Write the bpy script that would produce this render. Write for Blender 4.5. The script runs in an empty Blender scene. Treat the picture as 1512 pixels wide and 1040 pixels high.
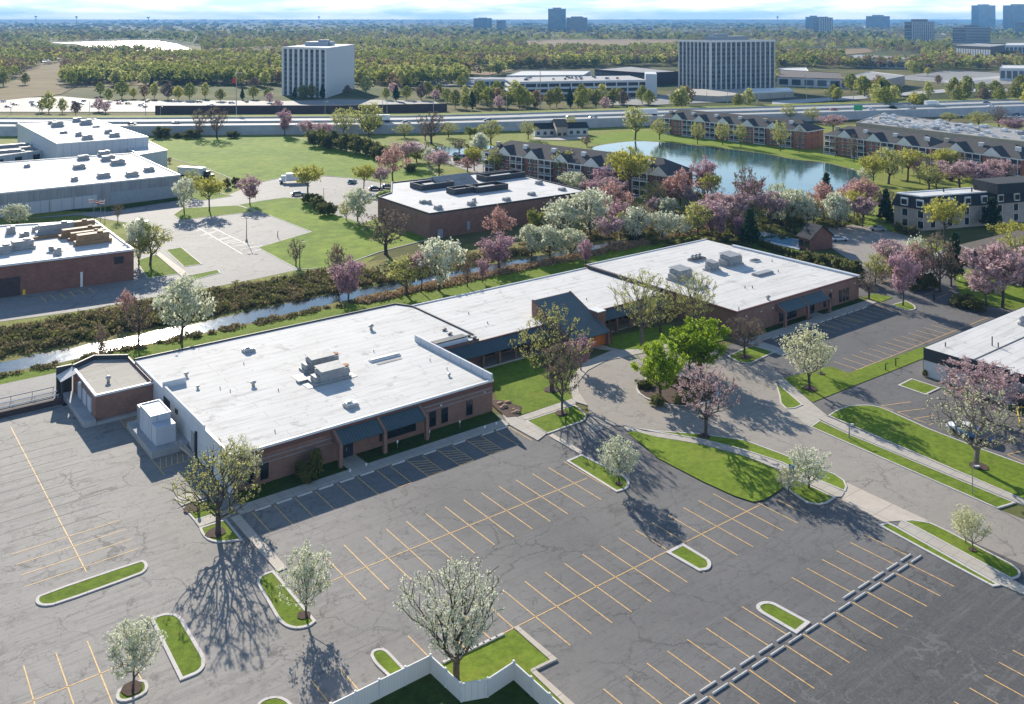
import bpy, bmesh, math, random
import numpy as np
from mathutils import Vector, Matrix
R = math.radians
SC = bpy.context.scene
COL = SC.collection
# ---- survey of the place: camera 60 m up, level, looking along +Y (shift lens) -----------
FOC, CAMH, CX, HY = 1380.0, 60.0, 756.0, 27.0
def G(px, py, z=0.0):
    d = FOC*(CAMH-z)/(py-HY)
    return Vector(((px-CX)*d/FOC, d, z))
def P(pts, z=0.0): return [G(x, y, z) for x, y in pts]
AX = Vector((.7943, .6076, 0)); BX = Vector((-.6076, .7943, 0))
OR = G(731, 607)
def ab(a, b, z=0.0): return Vector((OR.x+AX.x*a+BX.x*b, OR.y+AX.y*a+BX.y*b, z))
def ABP(l, z=0.0): return [ab(a, b, z) for a, b in l]
ROTA = math.atan2(AX.y, AX.x)

# ---- objects ---------------------------------------------------------------------------------
def tag(o, label=None, cat=None, group=None, kind=None):
    if label: o['label'] = label
    if cat: o['category'] = cat
    if group: o['group'] = group
    if kind: o['kind'] = kind
    return o
def empty(name, loc, label, cat, group=None, rz=0.0):
    o = bpy.data.objects.new(name, None); COL.objects.link(o)
    o.location = loc; o.rotation_euler = (0, 0, rz); o.empty_display_size = .5
    return tag(o, label, cat, group)
class MB:
    """collects faces; build() links them as one mesh object"""
    def __init__(s): s.v = []; s.f = []; s.m = []
    def poly(s, pts, mi=0):
        n = len(s.v); s.v += [tuple(p) for p in pts]; s.f.append(tuple(range(n, n+len(pts)))); s.m.append(mi)
    def prism(s, base, z0, z1, mi=0, cap=True, bot=False):
        b = [Vector((p[0], p[1], 0)) for p in base]
        ar = sum(b[i].x*b[(i+1) % len(b)].y-b[(i+1) % len(b)].x*b[i].y for i in range(len(b)))
        if ar < 0: b = b[::-1]
        n = len(s.v); k = len(b)
        s.v += [(p.x, p.y, z0) for p in b]+[(p.x, p.y, z1) for p in b]
        for i in range(k):
            j = (i+1) % k; s.f.append((n+i, n+j, n+k+j, n+k+i)); s.m.append(mi)
        if cap: s.f.append(tuple(range(n+k, n+2*k))); s.m.append(mi)
        if bot: s.f.append(tuple(range(n+k-1, n-1, -1))); s.m.append(mi)
    def box(s, c, sx, sy, sz, rz=0.0, mi=0):
        """box with its bottom centre at c"""
        ca, sa = math.cos(rz), math.sin(rz)
        base = [(c[0]+x*ca-y*sa, c[1]+x*sa+y*ca) for x, y in ((-sx/2, -sy/2), (sx/2, -sy/2), (sx/2, sy/2), (-sx/2, sy/2))]
        s.prism(base, c[2], c[2]+sz, mi, True, True)
    def tube(s, a, b, r0, r1=None, k=8, mi=0, cap=True):
        a = Vector(a); b = Vector(b); r1 = r0 if r1 is None else r1
        d = (b-a).normalized(); u = d.orthogonal().normalized(); w = d.cross(u)
        n = len(s.v)
        for p, r in ((a, r0), (b, r1)):
            for i in range(k):
                t = 2*math.pi*i/k; q = p+u*(r*math.cos(t))+w*(r*math.sin(t)); s.v.append(tuple(q))
        for i in range(k):
            j = (i+1) % k; s.f.append((n+i, n+j, n+k+j, n+k+i)); s.m.append(mi)
        if cap:
            s.f.append(tuple(range(n+k, n+2*k))); s.m.append(mi); s.f.append(tuple(range(n+k-1, n-1, -1))); s.m.append(mi)
    def lathe(s, c, prof, k=12, mi=0):
        n = len(s.v)
        for r, z in prof:
            for i in range(k):
                t = 2*math.pi*i/k; s.v.append((c[0]+r*math.cos(t), c[1]+r*math.sin(t), c[2]+z))
        for q in range(len(prof)-1):
            for i in range(k):
                j = (i+1) % k; s.f.append((n+q*k+i, n+q*k+j, n+q*k+k+j, n+q*k+k+i)); s.m.append(mi)
        q = len(prof)-1; s.f.append(tuple(n+q*k+i for i in range(k))); s.m.append(mi)
    def quadbox(s, p00, p10, p11, p01, n, t, mi=0):
        """slab: quad pushed out along n by t"""
        n = Vector(n)*t; q = [Vector(p) for p in (p00, p10, p11, p01)]; r = [p+n for p in q]
        i = len(s.v); s.v += [tuple(p) for p in q+r]
        for f in ((4, 5, 6, 7), (3, 2, 1, 0), (0, 1, 5, 4), (1, 2, 6, 5), (2, 3, 7, 6), (3, 0, 4, 7)):
            s.f.append(tuple(i+j for j in f)); s.m.append(mi)
    def build(s, name, mats, parent=None, fix=True, smooth=False, loc=None):
        me = bpy.data.meshes.new(name)
        L = Vector(loc) if loc is not None else Vector((0, 0, 0))
        v = s.v
        if loc is not None: v = [(p[0]-L.x, p[1]-L.y, p[2]-L.z) for p in v]
        me.from_pydata(v, [], s.f); 
        mats = mats if isinstance(mats, (list, tuple)) else [mats]
        for m in mats: me.materials.append(m)
        me.polygons.foreach_set('material_index', s.m)
        if smooth: me.polygons.foreach_set('use_smooth', [True]*len(s.f))
        if fix:
            bm = bmesh.new(); bm.from_mesh(me); bmesh.ops.recalc_face_normals(bm, faces=bm.faces); bm.to_mesh(me); bm.free()
        me.update()
        o = bpy.data.objects.new(name, me); COL.objects.link(o)
        if loc is not None: o.location = L
        if parent is not None:
            o.parent = parent
        return o
def child(mb, name, mats, root, smooth=False, fix=True):
    """part in world coordinates under a root Empty/mesh that has a location / z-rotation"""
    M = root_inv(root)
    mb.v = [tuple(M @ Vector(p)) for p in mb.v]
    return mb.build(name, mats, root, fix, smooth)
def root_inv(o):
    M = Matrix.Identity(4); q = o
    while q is not None:
        L = Matrix.Translation(q.location) @ q.rotation_euler.to_matrix().to_4x4() @ Matrix.Diagonal((*q.scale, 1))
        M = L @ M; q = q.parent
    return M.inverted()
def flat(name, pts, mat, z=None, kind='structure'):
    """flat sheet polygon (triangulated), normal up"""
    bm = bmesh.new()
    vs = [bm.verts.new((p[0], p[1], p[2] if z is None else z)) for p in pts]
    f = bm.faces.new(vs)
    f.normal_update()
    if f.normal.z < 0: f.normal_flip()
    bmesh.ops.triangulate(bm, faces=[f])
    me = bpy.data.meshes.new(name); bm.to_mesh(me); bm.free(); me.materials.append(mat)
    o = bpy.data.objects.new(name, me); COL.objects.link(o)
    if kind: o['kind'] = kind
    return o
def chaikin(p, n=2):
    p = [Vector(q) for q in p]
    for _ in range(n):
        r = []
        for i in range(len(p)):
            a, b = p[i], p[(i+1) % len(p)]; r += [a*.75+b*.25, a*.25+b*.75]
        p = r
    return p
def roundc(p, corners, rad=1.5, k=5):
    """round only the listed corners of polygon p"""
    out = []; n = len(p)
    for i in range(n):
        if i not in corners: out.append(Vector(p[i])); continue
        a, b, c = Vector(p[i-1]), Vector(p[i]), Vector(p[(i+1) % n])
        r = min(rad, (a-b).length*.49, (c-b).length*.49)
        s, e = b+(a-b).normalized()*r, b+(c-b).normalized()*r
        for t in range(k+1):
            t /= k; out.append(s*(1-t)**2+b*2*t*(1-t)+e*t*t)
    return out
def inset(p, d):
    """polygon offset inwards by d"""
    p = [Vector((q[0], q[1], 0)) for q in p]; n = len(p)
    ar = sum(p[i].x*p[(i+1) % n].y-p[(i+1) % n].x*p[i].y for i in range(n))
    sg = 1 if ar > 0 else -1; out = []
    for i in range(n):
        e0 = (p[i]-p[i-1]); e1 = (p[(i+1) % n]-p[i])
        n0 = Vector((-e0.y, e0.x, 0)).normalized()*sg; n1 = Vector((-e1.y, e1.x, 0)).normalized()*sg
        m = (n0+n1); 
        if m.length < 1e-6: m = n0
        m = m.normalized(); c = max(.45, m.dot(n0)); out.append(p[i]+m*(d/c))
    return out
def ring(mb, outer, inner, z0, z1):
    n = len(outer)
    for i in range(n):
        j = (i+1) % n; o0, o1, i0, i1 = outer[i], outer[j], inner[i], inner[j]
        mb.poly([(o0.x, o0.y, z1), (o1.x, o1.y, z1), (i1.x, i1.y, z1), (i0.x, i0.y, z1)])
        mb.poly([(o0.x, o0.y, z0), (o1.x, o1.y, z0), (o1.x, o1.y, z1), (o0.x, o0.y, z1)])
        mb.poly([(i0.x, i0.y, z0), (i1.x, i1.y, z0), (i1.x, i1.y, z1), (i0.x, i0.y, z1)])
def island(pts, mat, w=.28, h=.16, kname='kerb', gname='grass_island', kerb=None):
    pts = [Vector((p[0], p[1], 0)) for p in pts]
    mb = MB(); inn = inset(pts, w); ring(mb, pts, inn, -.02, h)
    k = mb.build(kname, kerb or M['kerb']); k['kind'] = 'structure'
    flat(gname, inn, mat, h-.03)
def strip(pts, w, z=0.0):
    """quad list of a band of width w along world polyline"""
    q = []
    for i in range(len(pts)-1):
        a, b = Vector(pts[i]), Vector(pts[i+1]); d = (b-a); d.z = 0; d.normalize(); n = Vector((-d.y, d.x, 0))*w/2
        q.append([a-n, b-n, b+n, a+n])
    return q

# ---- materials ---------------------------------------------------------------------------------
M = {}
class NT:
    def __init__(s, name):
        s.m = bpy.data.materials.new(name); s.m.use_nodes = True; s.t = s.m.node_tree; s.t.nodes.clear()
        s.out = s.n('ShaderNodeOutputMaterial')
    def n(s, typ, **kw):
        x = s.t.nodes.new(typ)
        for k, v in kw.items(): setattr(x, k, v)
        return x
    def l(s, a, b): s.t.links.new(a, b)
    def setv(s, sock, v):
        if hasattr(v, 'is_output'): s.l(v, sock)
        else: sock.default_value = v if not isinstance(v, tuple) or len(v) != 3 or sock.type != 'RGBA' else (*v, 1)
    def pos(s): return s.n('ShaderNodeNewGeometry').outputs['Position']
    def obj(s): return s.n('ShaderNodeTexCoord').outputs['Object']
    def mapping(s, vec, scale=(1, 1, 1), rot=(0, 0, 0), loc=(0, 0, 0)):
        m = s.n('ShaderNodeMapping'); s.l(vec, m.inputs[0]); m.inputs['Scale'].default_value = scale; m.inputs['Rotation'].default_value = rot; m.inputs['Location'].default_value = loc
        return m.outputs[0]
    def noise(s, vec, scale, detail=4, rough=.55, dist=0):
        x = s.n('ShaderNodeTexNoise'); s.l(vec, x.inputs['Vector']); x.inputs['Scale'].default_value = scale; x.inputs['Detail'].default_value = detail
        x.inputs['Roughness'].default_value = rough; x.inputs['Distortion'].default_value = dist
        return x
    def ramp(s, fac, stops):
        r = s.n('ShaderNodeValToRGB'); s.l(fac, r.inputs[0]); e = r.color_ramp.elements
        while len(e) < len(stops): e.new(.5)
        for i, (p, c) in enumerate(stops): e[i].position = p; e[i].color = (*c, 1) if len(c) == 3 else c
        return r.outputs[0]
    def mapr(s, fac, a, b, c=0., d=1.):
        r = s.n('ShaderNodeMapRange'); s.l(fac, r.inputs[0])
        for i, v in enumerate((a, b, c, d)): r.inputs[i+1].default_value = v
        return r.outputs[0]
    def mix(s, fac, a, b, mode='MIX'):
        x = s.n('ShaderNodeMix', data_type='RGBA', blend_type=mode); s.setv(x.inputs[0], fac); s.setv(x.inputs[6], a); s.setv(x.inputs[7], b)
        return x.outputs[2]
    def math(s, op, a, b=None):
        x = s.n('ShaderNodeMath', operation=op); s.setv(x.inputs[0], a)
        if b is not None: s.setv(x.inputs[1], b)
        return x.outputs[0]
    def bump(s, h, strength=.3, dist=.05):
        b = s.n('ShaderNodeBump'); s.l(h, b.inputs['Height']); b.inputs['Strength'].default_value = strength; b.inputs['Distance'].default_value = dist
        return b.outputs[0]
    def bsdf(s, col, rough=.8, metal=0., spec=.3, normal=None):
        p = s.n('ShaderNodeBsdfPrincipled'); s.setv(p.inputs['Base Color'], col); s.setv(p.inputs['Roughness'], rough); s.setv(p.inputs['Metallic'], metal)
        p.inputs['Specular IOR Level'].default_value = spec
        if normal is not None: s.l(normal, p.inputs['Normal'])
        s.l(p.outputs[0], s.out.inputs[0]); return p
def plain(name, col, rough=.7, metal=0., var=.12, scale=1.5, spec=.3, world=True):
    t = NT(name); v = t.pos() if world else t.obj()
    n = t.noise(v, scale, 5, .6).outputs[0]
    c = t.mix(t.mapr(n, .3, .7), tuple(x*(1-var) for x in col), tuple(min(1, x*(1+var)) for x in col))
    t.bsdf(c, rough, metal, spec); M[name] = t.m; return t.m
def rotpos(t): return t.mapping(t.pos(), rot=(0, 0, -ROTA))       # world position turned into the lot's own grid
def asphalt(name, base, light, dark, crack, crackw=.02, crackscale=.11, streak=.5, patch=True, fade=None):
    t = NT(name); p = t.pos(); g = rotpos(t)
    big = t.noise(p, .05, 6, .62).outputs[0]
    c = t.mix(t.mapr(big, .35, .68), base, light)
    if fade:                                                      # old section, its colour also lightened for sun sheen, fading into the newer one
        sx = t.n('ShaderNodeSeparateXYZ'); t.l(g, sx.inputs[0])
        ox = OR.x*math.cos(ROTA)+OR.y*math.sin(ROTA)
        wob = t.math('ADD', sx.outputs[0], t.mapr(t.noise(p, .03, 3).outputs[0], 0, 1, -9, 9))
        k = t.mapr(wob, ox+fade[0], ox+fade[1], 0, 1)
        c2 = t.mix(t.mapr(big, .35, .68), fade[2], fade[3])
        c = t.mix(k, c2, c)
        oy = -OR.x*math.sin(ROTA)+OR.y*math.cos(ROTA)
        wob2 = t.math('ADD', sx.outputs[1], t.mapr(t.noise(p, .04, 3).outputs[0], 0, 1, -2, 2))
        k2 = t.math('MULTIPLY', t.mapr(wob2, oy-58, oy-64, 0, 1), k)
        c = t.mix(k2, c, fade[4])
    st = t.noise(t.mapping(g, scale=(.06, 1.1, 1)), 1.0, 8, .72, .4).outputs[0]
    c = t.mix(t.math('MULTIPLY', t.mapr(st, .5, .66), streak), c, light)
    st2 = t.noise(t.mapping(g, scale=(.09, 1.7, 1), loc=(7, 3, 0)), 1.0, 8, .7, .5).outputs[0]
    c = t.mix(t.math('MULTIPLY', t.mapr(st2, .53, .68), streak*.9), c, dark)
    bl = t.noise(p, .5, 8, .75).outputs[0]
    c = t.mix(t.math('MULTIPLY', t.mapr(bl, .54, .66), .4), c, dark)
    bl2 = t.noise(t.mapping(p, loc=(31, 5, 0)), 1.3, 6, .8).outputs[0]
    c = t.mix(t.math('MULTIPLY', t.mapr(bl2, .56, .7), .5), c, light)
    sp_ = t.noise(t.mapping(p, loc=(3, 55, 0)), .9, 3, .6).outputs[0]
    c = t.mix(t.math('MULTIPLY', t.mapr(sp_, .62, .68), .35), c, tuple(x*.7 for x in dark))
    fine = t.noise(p, 4.0, 5, .8).outputs[0]
    c = t.mix(t.mapr(fine, .45, .7, 0, .4), c, light); c = t.mix(t.mapr(fine, .5, .3, 0, .35), c, dark)
    w = t.noise(p, .22, 5, .65); 
    wv = t.n('ShaderNodeVectorMath', operation='MULTIPLY_ADD'); t.l(w.outputs['Color'], wv.inputs[0]); wv.inputs[1].default_value = (7, 7, 0); t.l(p, wv.inputs[2])
    for sc, wid, am in ((crackscale, crackw, .6), (crackscale*1.7, crackw*1.1, .4), (crackscale*4.2, crackw*1.9, .3)):
        vo = t.n('ShaderNodeTexVoronoi', feature='DISTANCE_TO_EDGE'); t.l(wv.outputs[0], vo.inputs['Vector']); vo.inputs['Scale'].default_value = sc
        gate = t.mapr(t.noise(p, .06*sc/.11, 3).outputs[0], .42, .58)
        k = t.math('MULTIPLY', t.mapr(vo.outputs['Distance'], wid*.35, wid, 1, 0), t.math('MULTIPLY', gate, am))
        c = t.mix(k, c, crack)
    if fade:
        vo = t.n('ShaderNodeTexVoronoi', feature='DISTANCE_TO_EDGE'); t.l(wv.outputs[0], vo.inputs['Vector']); vo.inputs['Scale'].default_value = .42
        gate = t.mapr(t.noise(t.mapping(p, loc=(50, 9, 0)), .12, 4, .6).outputs[0], .42, .6)
        c = t.mix(t.math('MULTIPLY', t.mapr(vo.outputs['Distance'], .012, .04, 1, 0), t.math('MULTIPLY', t.math('MULTIPLY', gate, k2), .5)), c, (.2, .19, .18))
        jy = t.math('ADD', sx.outputs[1], t.mapr(t.noise(p, .12, 4, .6).outputs[0], 0, 1, -.7, .7)); fr = t.math('FRACT', t.math('DIVIDE', jy, 6.1))
        gate2 = t.mapr(t.noise(t.mapping(g, scale=(.03, .2, 1)), 1, 3, .6).outputs[0], .42, .55)
        c = t.mix(t.math('MULTIPLY', t.mapr(fr, .006, .013, 1, 0), t.math('MULTIPLY', gate2, .55)), c, crack)
    t.bsdf(c, .8, 0, .22, t.bump(fine, .3, .03)); M[name] = t.m
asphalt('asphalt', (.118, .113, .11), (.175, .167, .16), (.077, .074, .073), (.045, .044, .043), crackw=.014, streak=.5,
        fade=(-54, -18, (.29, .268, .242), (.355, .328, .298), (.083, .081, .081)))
asphalt('asphalt_dark', (.112, .107, .104), (.16, .153, .147), (.074, .071, .07), (.055, .055, .055), streak=.35)
asphalt('road_asphalt', (.275, .243, .208), (.33, .295, .255), (.205, .182, .158), (.09, .085, .08), crackw=.012, streak=.25)
asphalt('far_asphalt', (.25, .238, .222), (.31, .295, .275), (.19, .18, .17), (.1, .095, .09), streak=.25)
def concrete(name, a, b, joint=1.6, jw=.02, rot=None):
    t = NT(name); p = t.pos(); n = t.noise(p, .5, 6, .65).outputs[0]
    c = t.mix(t.mapr(n, .3, .7), a, b)
    f = t.noise(p, 5, 4, .7).outputs[0]; c = t.mix(t.mapr(f, .5, .8, 0, .3), c, tuple(x*.6 for x in a))
    if joint:
        br = t.n('ShaderNodeTexBrick'); t.l(rotpos(t), br.inputs['Vector']); br.offset = 0; br.inputs['Scale'].default_value = 1
        br.inputs['Brick Width'].default_value = joint; br.inputs['Row Height'].default_value = joint; br.inputs['Mortar Size'].default_value = jw
        c = t.mix(br.outputs['Fac'], c, tuple(x*.45 for x in a))
    t.bsdf(c, .8, 0, .3, t.bump(f, .2, .02)); M[name] = t.m
concrete('concrete', (.38, .345, .295), (.47, .425, .365))
concrete('kerb', (.5, .455, .42), (.62, .57, .53), joint=3)
concrete('apron', (.45, .39, .32), (.54, .47, .39), joint=4.5, jw=.03)
concrete('tan_wall', (.45, .38, .31), (.52, .45, .37), joint=0)
concrete('white_wall', (.55, .56, .57), (.63, .64, .65), joint=0)
concrete('grey_wall', (.3, .3, .3), (.4, .4, .4), joint=0)
concrete('highway_concrete', (.34, .335, .325), (.42, .41, .4), joint=0)
def grass(name, a, b, dry, dryk=.3, sc=1.):
    t = NT(name); p = t.pos(); n = t.noise(p, .16*sc, 7, .7).outputs[0]; f = t.noise(p, 1.1*sc, 6, .8).outputs[0]
    c = t.mix(t.mapr(n, .36, .64), a, b); c = t.mix(t.mapr(f, .48, .68, 0, .6), c, tuple(x*.5 for x in a)); c = t.mix(t.mapr(f, .5, .34, 0, .45), c, tuple(x*1.35 for x in b))
    d = t.noise(t.mapping(rotpos(t), scale=(.25, 1.1, 1)), .35*sc, 7, .75).outputs[0]
    c = t.mix(t.mapr(d, .52, .7, 0, dryk), c, dry)
    d2 = t.noise(t.mapping(p, loc=(9, 2, 0)), .6*sc, 6, .75).outputs[0]; c = t.mix(t.mapr(d2, .62, .72, 0, .6), c, tuple(x*.75 for x in dry))
    f2 = t.noise(p, 9*sc, 3, .8).outputs[0]
    t.bsdf(c, .9, 0, .08, t.bump(f2, .9, .12)); M[name] = t.m
grass('lawn_grass', (.13, .195, .018), (.185, .255, .026), (.28, .26, .06), .45)
grass('lawn_bright', (.155, .225, .02), (.21, .285, .03), (.29, .28, .06), .4)
grass('verge_grass', (.18, .205, .035), (.23, .255, .05), (.34, .28, .1), .6, .3)
grass('field_grass', (.12, .2, .018), (.215, .285, .03), (.28, .27, .06), .5, .25)
grass('rough_grass', (.16, .165, .04), (.24, .22, .065), (.33, .25, .12), .8, .6)
grass('shade_tinted_grass', (.04, .075, .018), (.06, .1, .02), (.12, .09, .04), .5)  # darker copy of the lawn grass, with the shade put into its colour
plain('mulch', (.075, .045, .032), .95, var=.35, scale=3)
def land(name):
    t = NT(name); p = t.pos(); n = t.noise(p, .006, 8, .65).outputs[0]; m = t.noise(p, .0016, 5, .6).outputs[0]
    c = t.ramp(n, [(.3, (.05, .07, .02)), (.45, (.1, .12, .035)), (.55, (.2, .17, .075)), (.68, (.11, .12, .04)), (.8, (.22, .18, .1))])
    c = t.mix(t.mapr(m, .5, .6), c, (.05, .065, .025)); f = t.noise(p, .05, 6, .8).outputs[0]
    c = t.mix(t.mapr(f, .4, .7, 0, .55), c, (.035, .045, .018)); t.bsdf(c, .95, 0, .05); M[name] = t.m
land('land')
def dryfield(name, a, b):
    t = NT(name); p = t.pos(); n = t.noise(p, .02, 7, .7).outputs[0]; c = t.mix(t.mapr(n, .3, .7), a, b)
    f = t.noise(t.mapping(p, scale=(.25, 1, 1)), .05, 6, .75).outputs[0]; c = t.mix(t.mapr(f, .5, .7, 0, .6), c, tuple(x*.6 for x in a)); t.bsdf(c, .95, 0, .05); M[name] = t.m
dryfield('dry_field', (.26, .185, .105), (.34, .25, .145))
dryfield('marsh', (.17, .13, .06), (.26, .2, .1))
def roof(name, a, b, stain, seam=1.9):
    t = NT(name); p = t.pos(); g = rotpos(t); n = t.noise(p, .12, 6, .6).outputs[0]; c = t.mix(t.mapr(n, .3, .7), a, b)
    br = t.n('ShaderNodeTexBrick'); t.l(g, br.inputs['Vector']); br.offset = .5; br.inputs['Scale'].default_value = 1; br.inputs['Brick Width'].default_value = 26
    br.inputs['Row Height'].default_value = seam; br.inputs['Mortar Size'].default_value = .045
    c = t.mix(t.math('MULTIPLY', br.outputs['Fac'], .75), c, stain)
    s = t.noise(t.mapping(g, scale=(.13, .9, 1)), .7, 6, .7).outputs[0]; c = t.mix(t.mapr(s, .53, .7, 0, .65), c, stain)
    s2 = t.noise(p, .35, 5, .75).outputs[0]; c = t.mix(t.mapr(s2, .57, .68, 0, .55), c, tuple(x*.7 for x in stain))
    t.bsdf(c, .8, 0, .12, t.bump(br.outputs['Fac'], .4, .02)); M[name] = t.m
roof('white_roof', (.58, .56, .53), (.66, .64, .61), (.36, .34, .315))
roof('white_roof_far', (.58, .565, .54), (.67, .652, .63), (.43, .415, .395), 3.2)
roof('tan_roof', (.34, .31, .27), (.42, .39, .34), (.2, .18, .16), 3)
roof('gravel_roof', (.3, .29, .28), (.38, .37, .35), (.2, .2, .19), 4)
def brick(name, a, b, mortar, sc=1.0):
    t = NT(name); p = t.pos(); sx = t.n('ShaderNodeSeparateXYZ'); t.l(rotpos(t), sx.inputs[0])
    cx = t.n('ShaderNodeCombineXYZ'); t.l(t.math('ADD', sx.outputs[0], sx.outputs[1]), cx.inputs[0]); t.l(sx.outputs[2], cx.inputs[1])
    br = t.n('ShaderNodeTexBrick'); t.l(cx.outputs[0], br.inputs['Vector']); br.inputs['Scale'].default_value = 1; br.inputs['Brick Width'].default_value = .4*sc; br.inputs['Row Height'].default_value = .14*sc
    br.inputs['Mortar Size'].default_value = .012*sc; br.inputs['Color1'].default_value = (*a, 1); br.inputs['Color2'].default_value = (*b, 1); br.inputs['Mortar'].default_value = (*mortar, 1); br.inputs['Bias'].default_value = -.2
    n = t.noise(p, .6, 6, .7).outputs[0]; c = t.mix(t.mapr(n, .35, .7, 0, .5), br.outputs['Color'], tuple(x*.55 for x in a)); t.bsdf(c, .85, 0, .2); M[name] = t.m
brick('brick', (.25, .13, .095), (.32, .175, .13), (.27, .22, .19))
brick('brick_far', (.24, .1, .075), (.3, .135, .1), (.25, .2, .18), 2)
brick('brick_orange', (.36, .13, .08), (.42, .17, .1), (.34, .24, .18), 2)
brick('brick_pale', (.42, .34, .29), (.5, .42, .36), (.45, .4, .36), 2)
brick('brick_dark', (.075, .055, .055), (.1, .075, .07), (.09, .075, .07), 1.4)
def seam_metal(name, a, b, w=.45):
    t = NT(name); sx = t.n('ShaderNodeSeparateXYZ'); t.l(rotpos(t), sx.inputs[0])
    fr = t.math('FRACT', t.math('DIVIDE', sx.outputs[0], w)); k = t.mapr(fr, .06, .12, 1, 0)
    n = t.noise(t.pos(), .8, 5, .6).outputs[0]; c = t.mix(t.mapr(n, .3, .7), a, b); c = t.mix(k, c, tuple(x*1.8 for x in b)); t.bsdf(c, .42, .3, .5, t.bump(k, .8, .05)); M[name] = t.m
seam_metal('canopy_metal', (.055, .082, .086), (.072, .1, .104))
def corrug(name, a, b, w=.9, vert=True, stain=.4):
    t = NT(name); p = t.pos(); sx = t.n('ShaderNodeSeparateXYZ'); t.l(rotpos(t), sx.inputs[0])
    fr = t.math('FRACT', t.math('DIVIDE', t.math('ADD', sx.outputs[0], sx.outputs[1]), w)); k = t.mapr(fr, .04, .07, 1, 0)
    n = t.noise(t.mapping(p, scale=(1, 1, .25)), .35, 6, .7).outputs[0]; c = t.mix(t.mapr(n, .4, .72, 0, stain), a, b); c = t.mix(k, c, tuple(x*.65 for x in a)); t.bsdf(c, .6, .0, .3); M[name] = t.m
corrug('panel_white', (.5, .53, .57), (.4, .42, .45), 3.)
corrug('panel_grey', (.33, .34, .36), (.2, .2, .21), 3., stain=.9)
corrug('fence_vinyl', (.8, .73, .65), (.68, .62, .55), .3)
plain('white_paint', (.72, .72, .72), .5)
plain('trim_white', (.7, .69, .68), .5)
plain('line_yellow', (.72, .44, .16), .7, var=.28, scale=2.5)
plain('line_white', (.62, .6, .57), .7, var=.25, scale=2.5)
plain('wheelstop', (.6, .56, .52), .8, var=.15)
plain('metal_grey', (.35, .355, .35), .5, .3)
plain('metal_dark', (.05, .052, .055), .5, .4)
plain('unit_grey', (.3, .305, .31), .6, .1, var=.2)
plain('unit_rust', (.3, .13, .06), .8, .1, var=.4)
plain('unit_tan', (.27, .17, .09), .7, .0, var=.25)
plain('curb_blue', (.32, .36, .4), .6)
plain('fascia_dark', (.05, .053, .06), .6)
plain('fascia_brown', (.16, .075, .06), .6)
plain('orange_panel', (.6, .17, .035), .6)
plain('pole_grey', (.33, .33, .33), .5, .5)
plain('pole_dark', (.035, .035, .035), .5, .3)
plain('shingle', (.075, .072, .07), .9, var=.3, scale=2)
plain('shingle_dark', (.035, .038, .042), .9, var=.3, scale=2)
plain('shingle_brown', (.12, .1, .085), .9, var=.25, scale=2)
plain('tyre', (.02, .02, .02), .8)
plain('red_paint', (.45, .04, .04), .5)
plain('green_sign', (.02, .3, .14), .5)
plain('yellow_paint', (.75, .5, .03), .5)
plain('black_rubber', (.025, .025, .027), .8)
plain('asphalt_patch', (.05, .05, .052), .85, var=.2)
plain('barrier', (.42, .44, .47), .8, var=.15, scale=.2)
plain('pool_water_blue', (.12, .3, .4), .15, spec=.5)
plain('banner_blue', (.12, .3, .6), .6)
plain('boulder', (.3, .2, .13), .9, var=.3)
for nm, c in (('car_white', (.75, .75, .75)), ('car_silver', (.42, .43, .45)), ('car_black', (.02, .021, .024)), ('car_blue', (.04, .12, .3)), ('car_red', (.35, .03, .03)), ('car_teal', (.03, .16, .17)), ('car_grey', (.16, .165, .17))):
    t = NT(nm); b = t.bsdf(c, .28, .2 if 'white' not in nm else 0, .5); b.inputs['Coat Weight'].default_value = .6; M[nm] = t.m
def glass(name, a, b, rough=.12, sc=.12):
    t = NT(name); n = t.noise(t.pos(), sc, 2).outputs[0]; c = t.mix(t.mapr(n, .4, .6), a, b); t.bsdf(c, rough, .0, .9); M[name] = t.m
glass('glass_dark', (.012, .016, .02), (.03, .036, .042))
glass('glass_blue', (.02, .055, .075), (.04, .09, .115))
glass('glass_teal', (.02, .075, .1), (.05, .13, .17), .1, .03)
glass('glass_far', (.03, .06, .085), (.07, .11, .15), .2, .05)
def tower_glass(name, a, b, band, fh):
    t = NT(name); p = t.pos(); sx = t.n('ShaderNodeSeparateXYZ'); t.l(p, sx.inputs[0])
    fr = t.math('FRACT', t.math('DIVIDE', sx.outputs[2], fh)); k = t.mapr(fr, .3, .34, 1, 0)
    n = t.noise(t.mapping(p, scale=(.4, .4, .3)), 1, 1).outputs[0]; c = t.mix(t.mapr(n, .42, .58), a, b); c = t.mix(k, c, band); t.bsdf(c, t.math('ADD', t.math('MULTIPLY', k, .4), .15), 0, .7); M[name] = t.m
tower_glass('tower_glass', (.025, .05, .07), (.08, .125, .155), (.1, .125, .145), 3.6)
tower_glass('tower_bands', (.03, .05, .07), (.05, .08, .1), (.4, .4, .4), 3.6)
def water(name, col, sc, st, rough):
    t = NT(name); p = t.pos(); n = t.noise(p, sc, 6, .65, .6).outputs[0]; t.bsdf(col, rough, 0, .6, t.bump(n, st, .3)); M[name] = t.m
water('creek_water', (.035, .045, .047), .5, .1, .11)
water('lake_water', (.03, .09, .078), .12, .12, .08)
water('marsh_water', (.03, .035, .04), .1, .3, .2)
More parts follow.
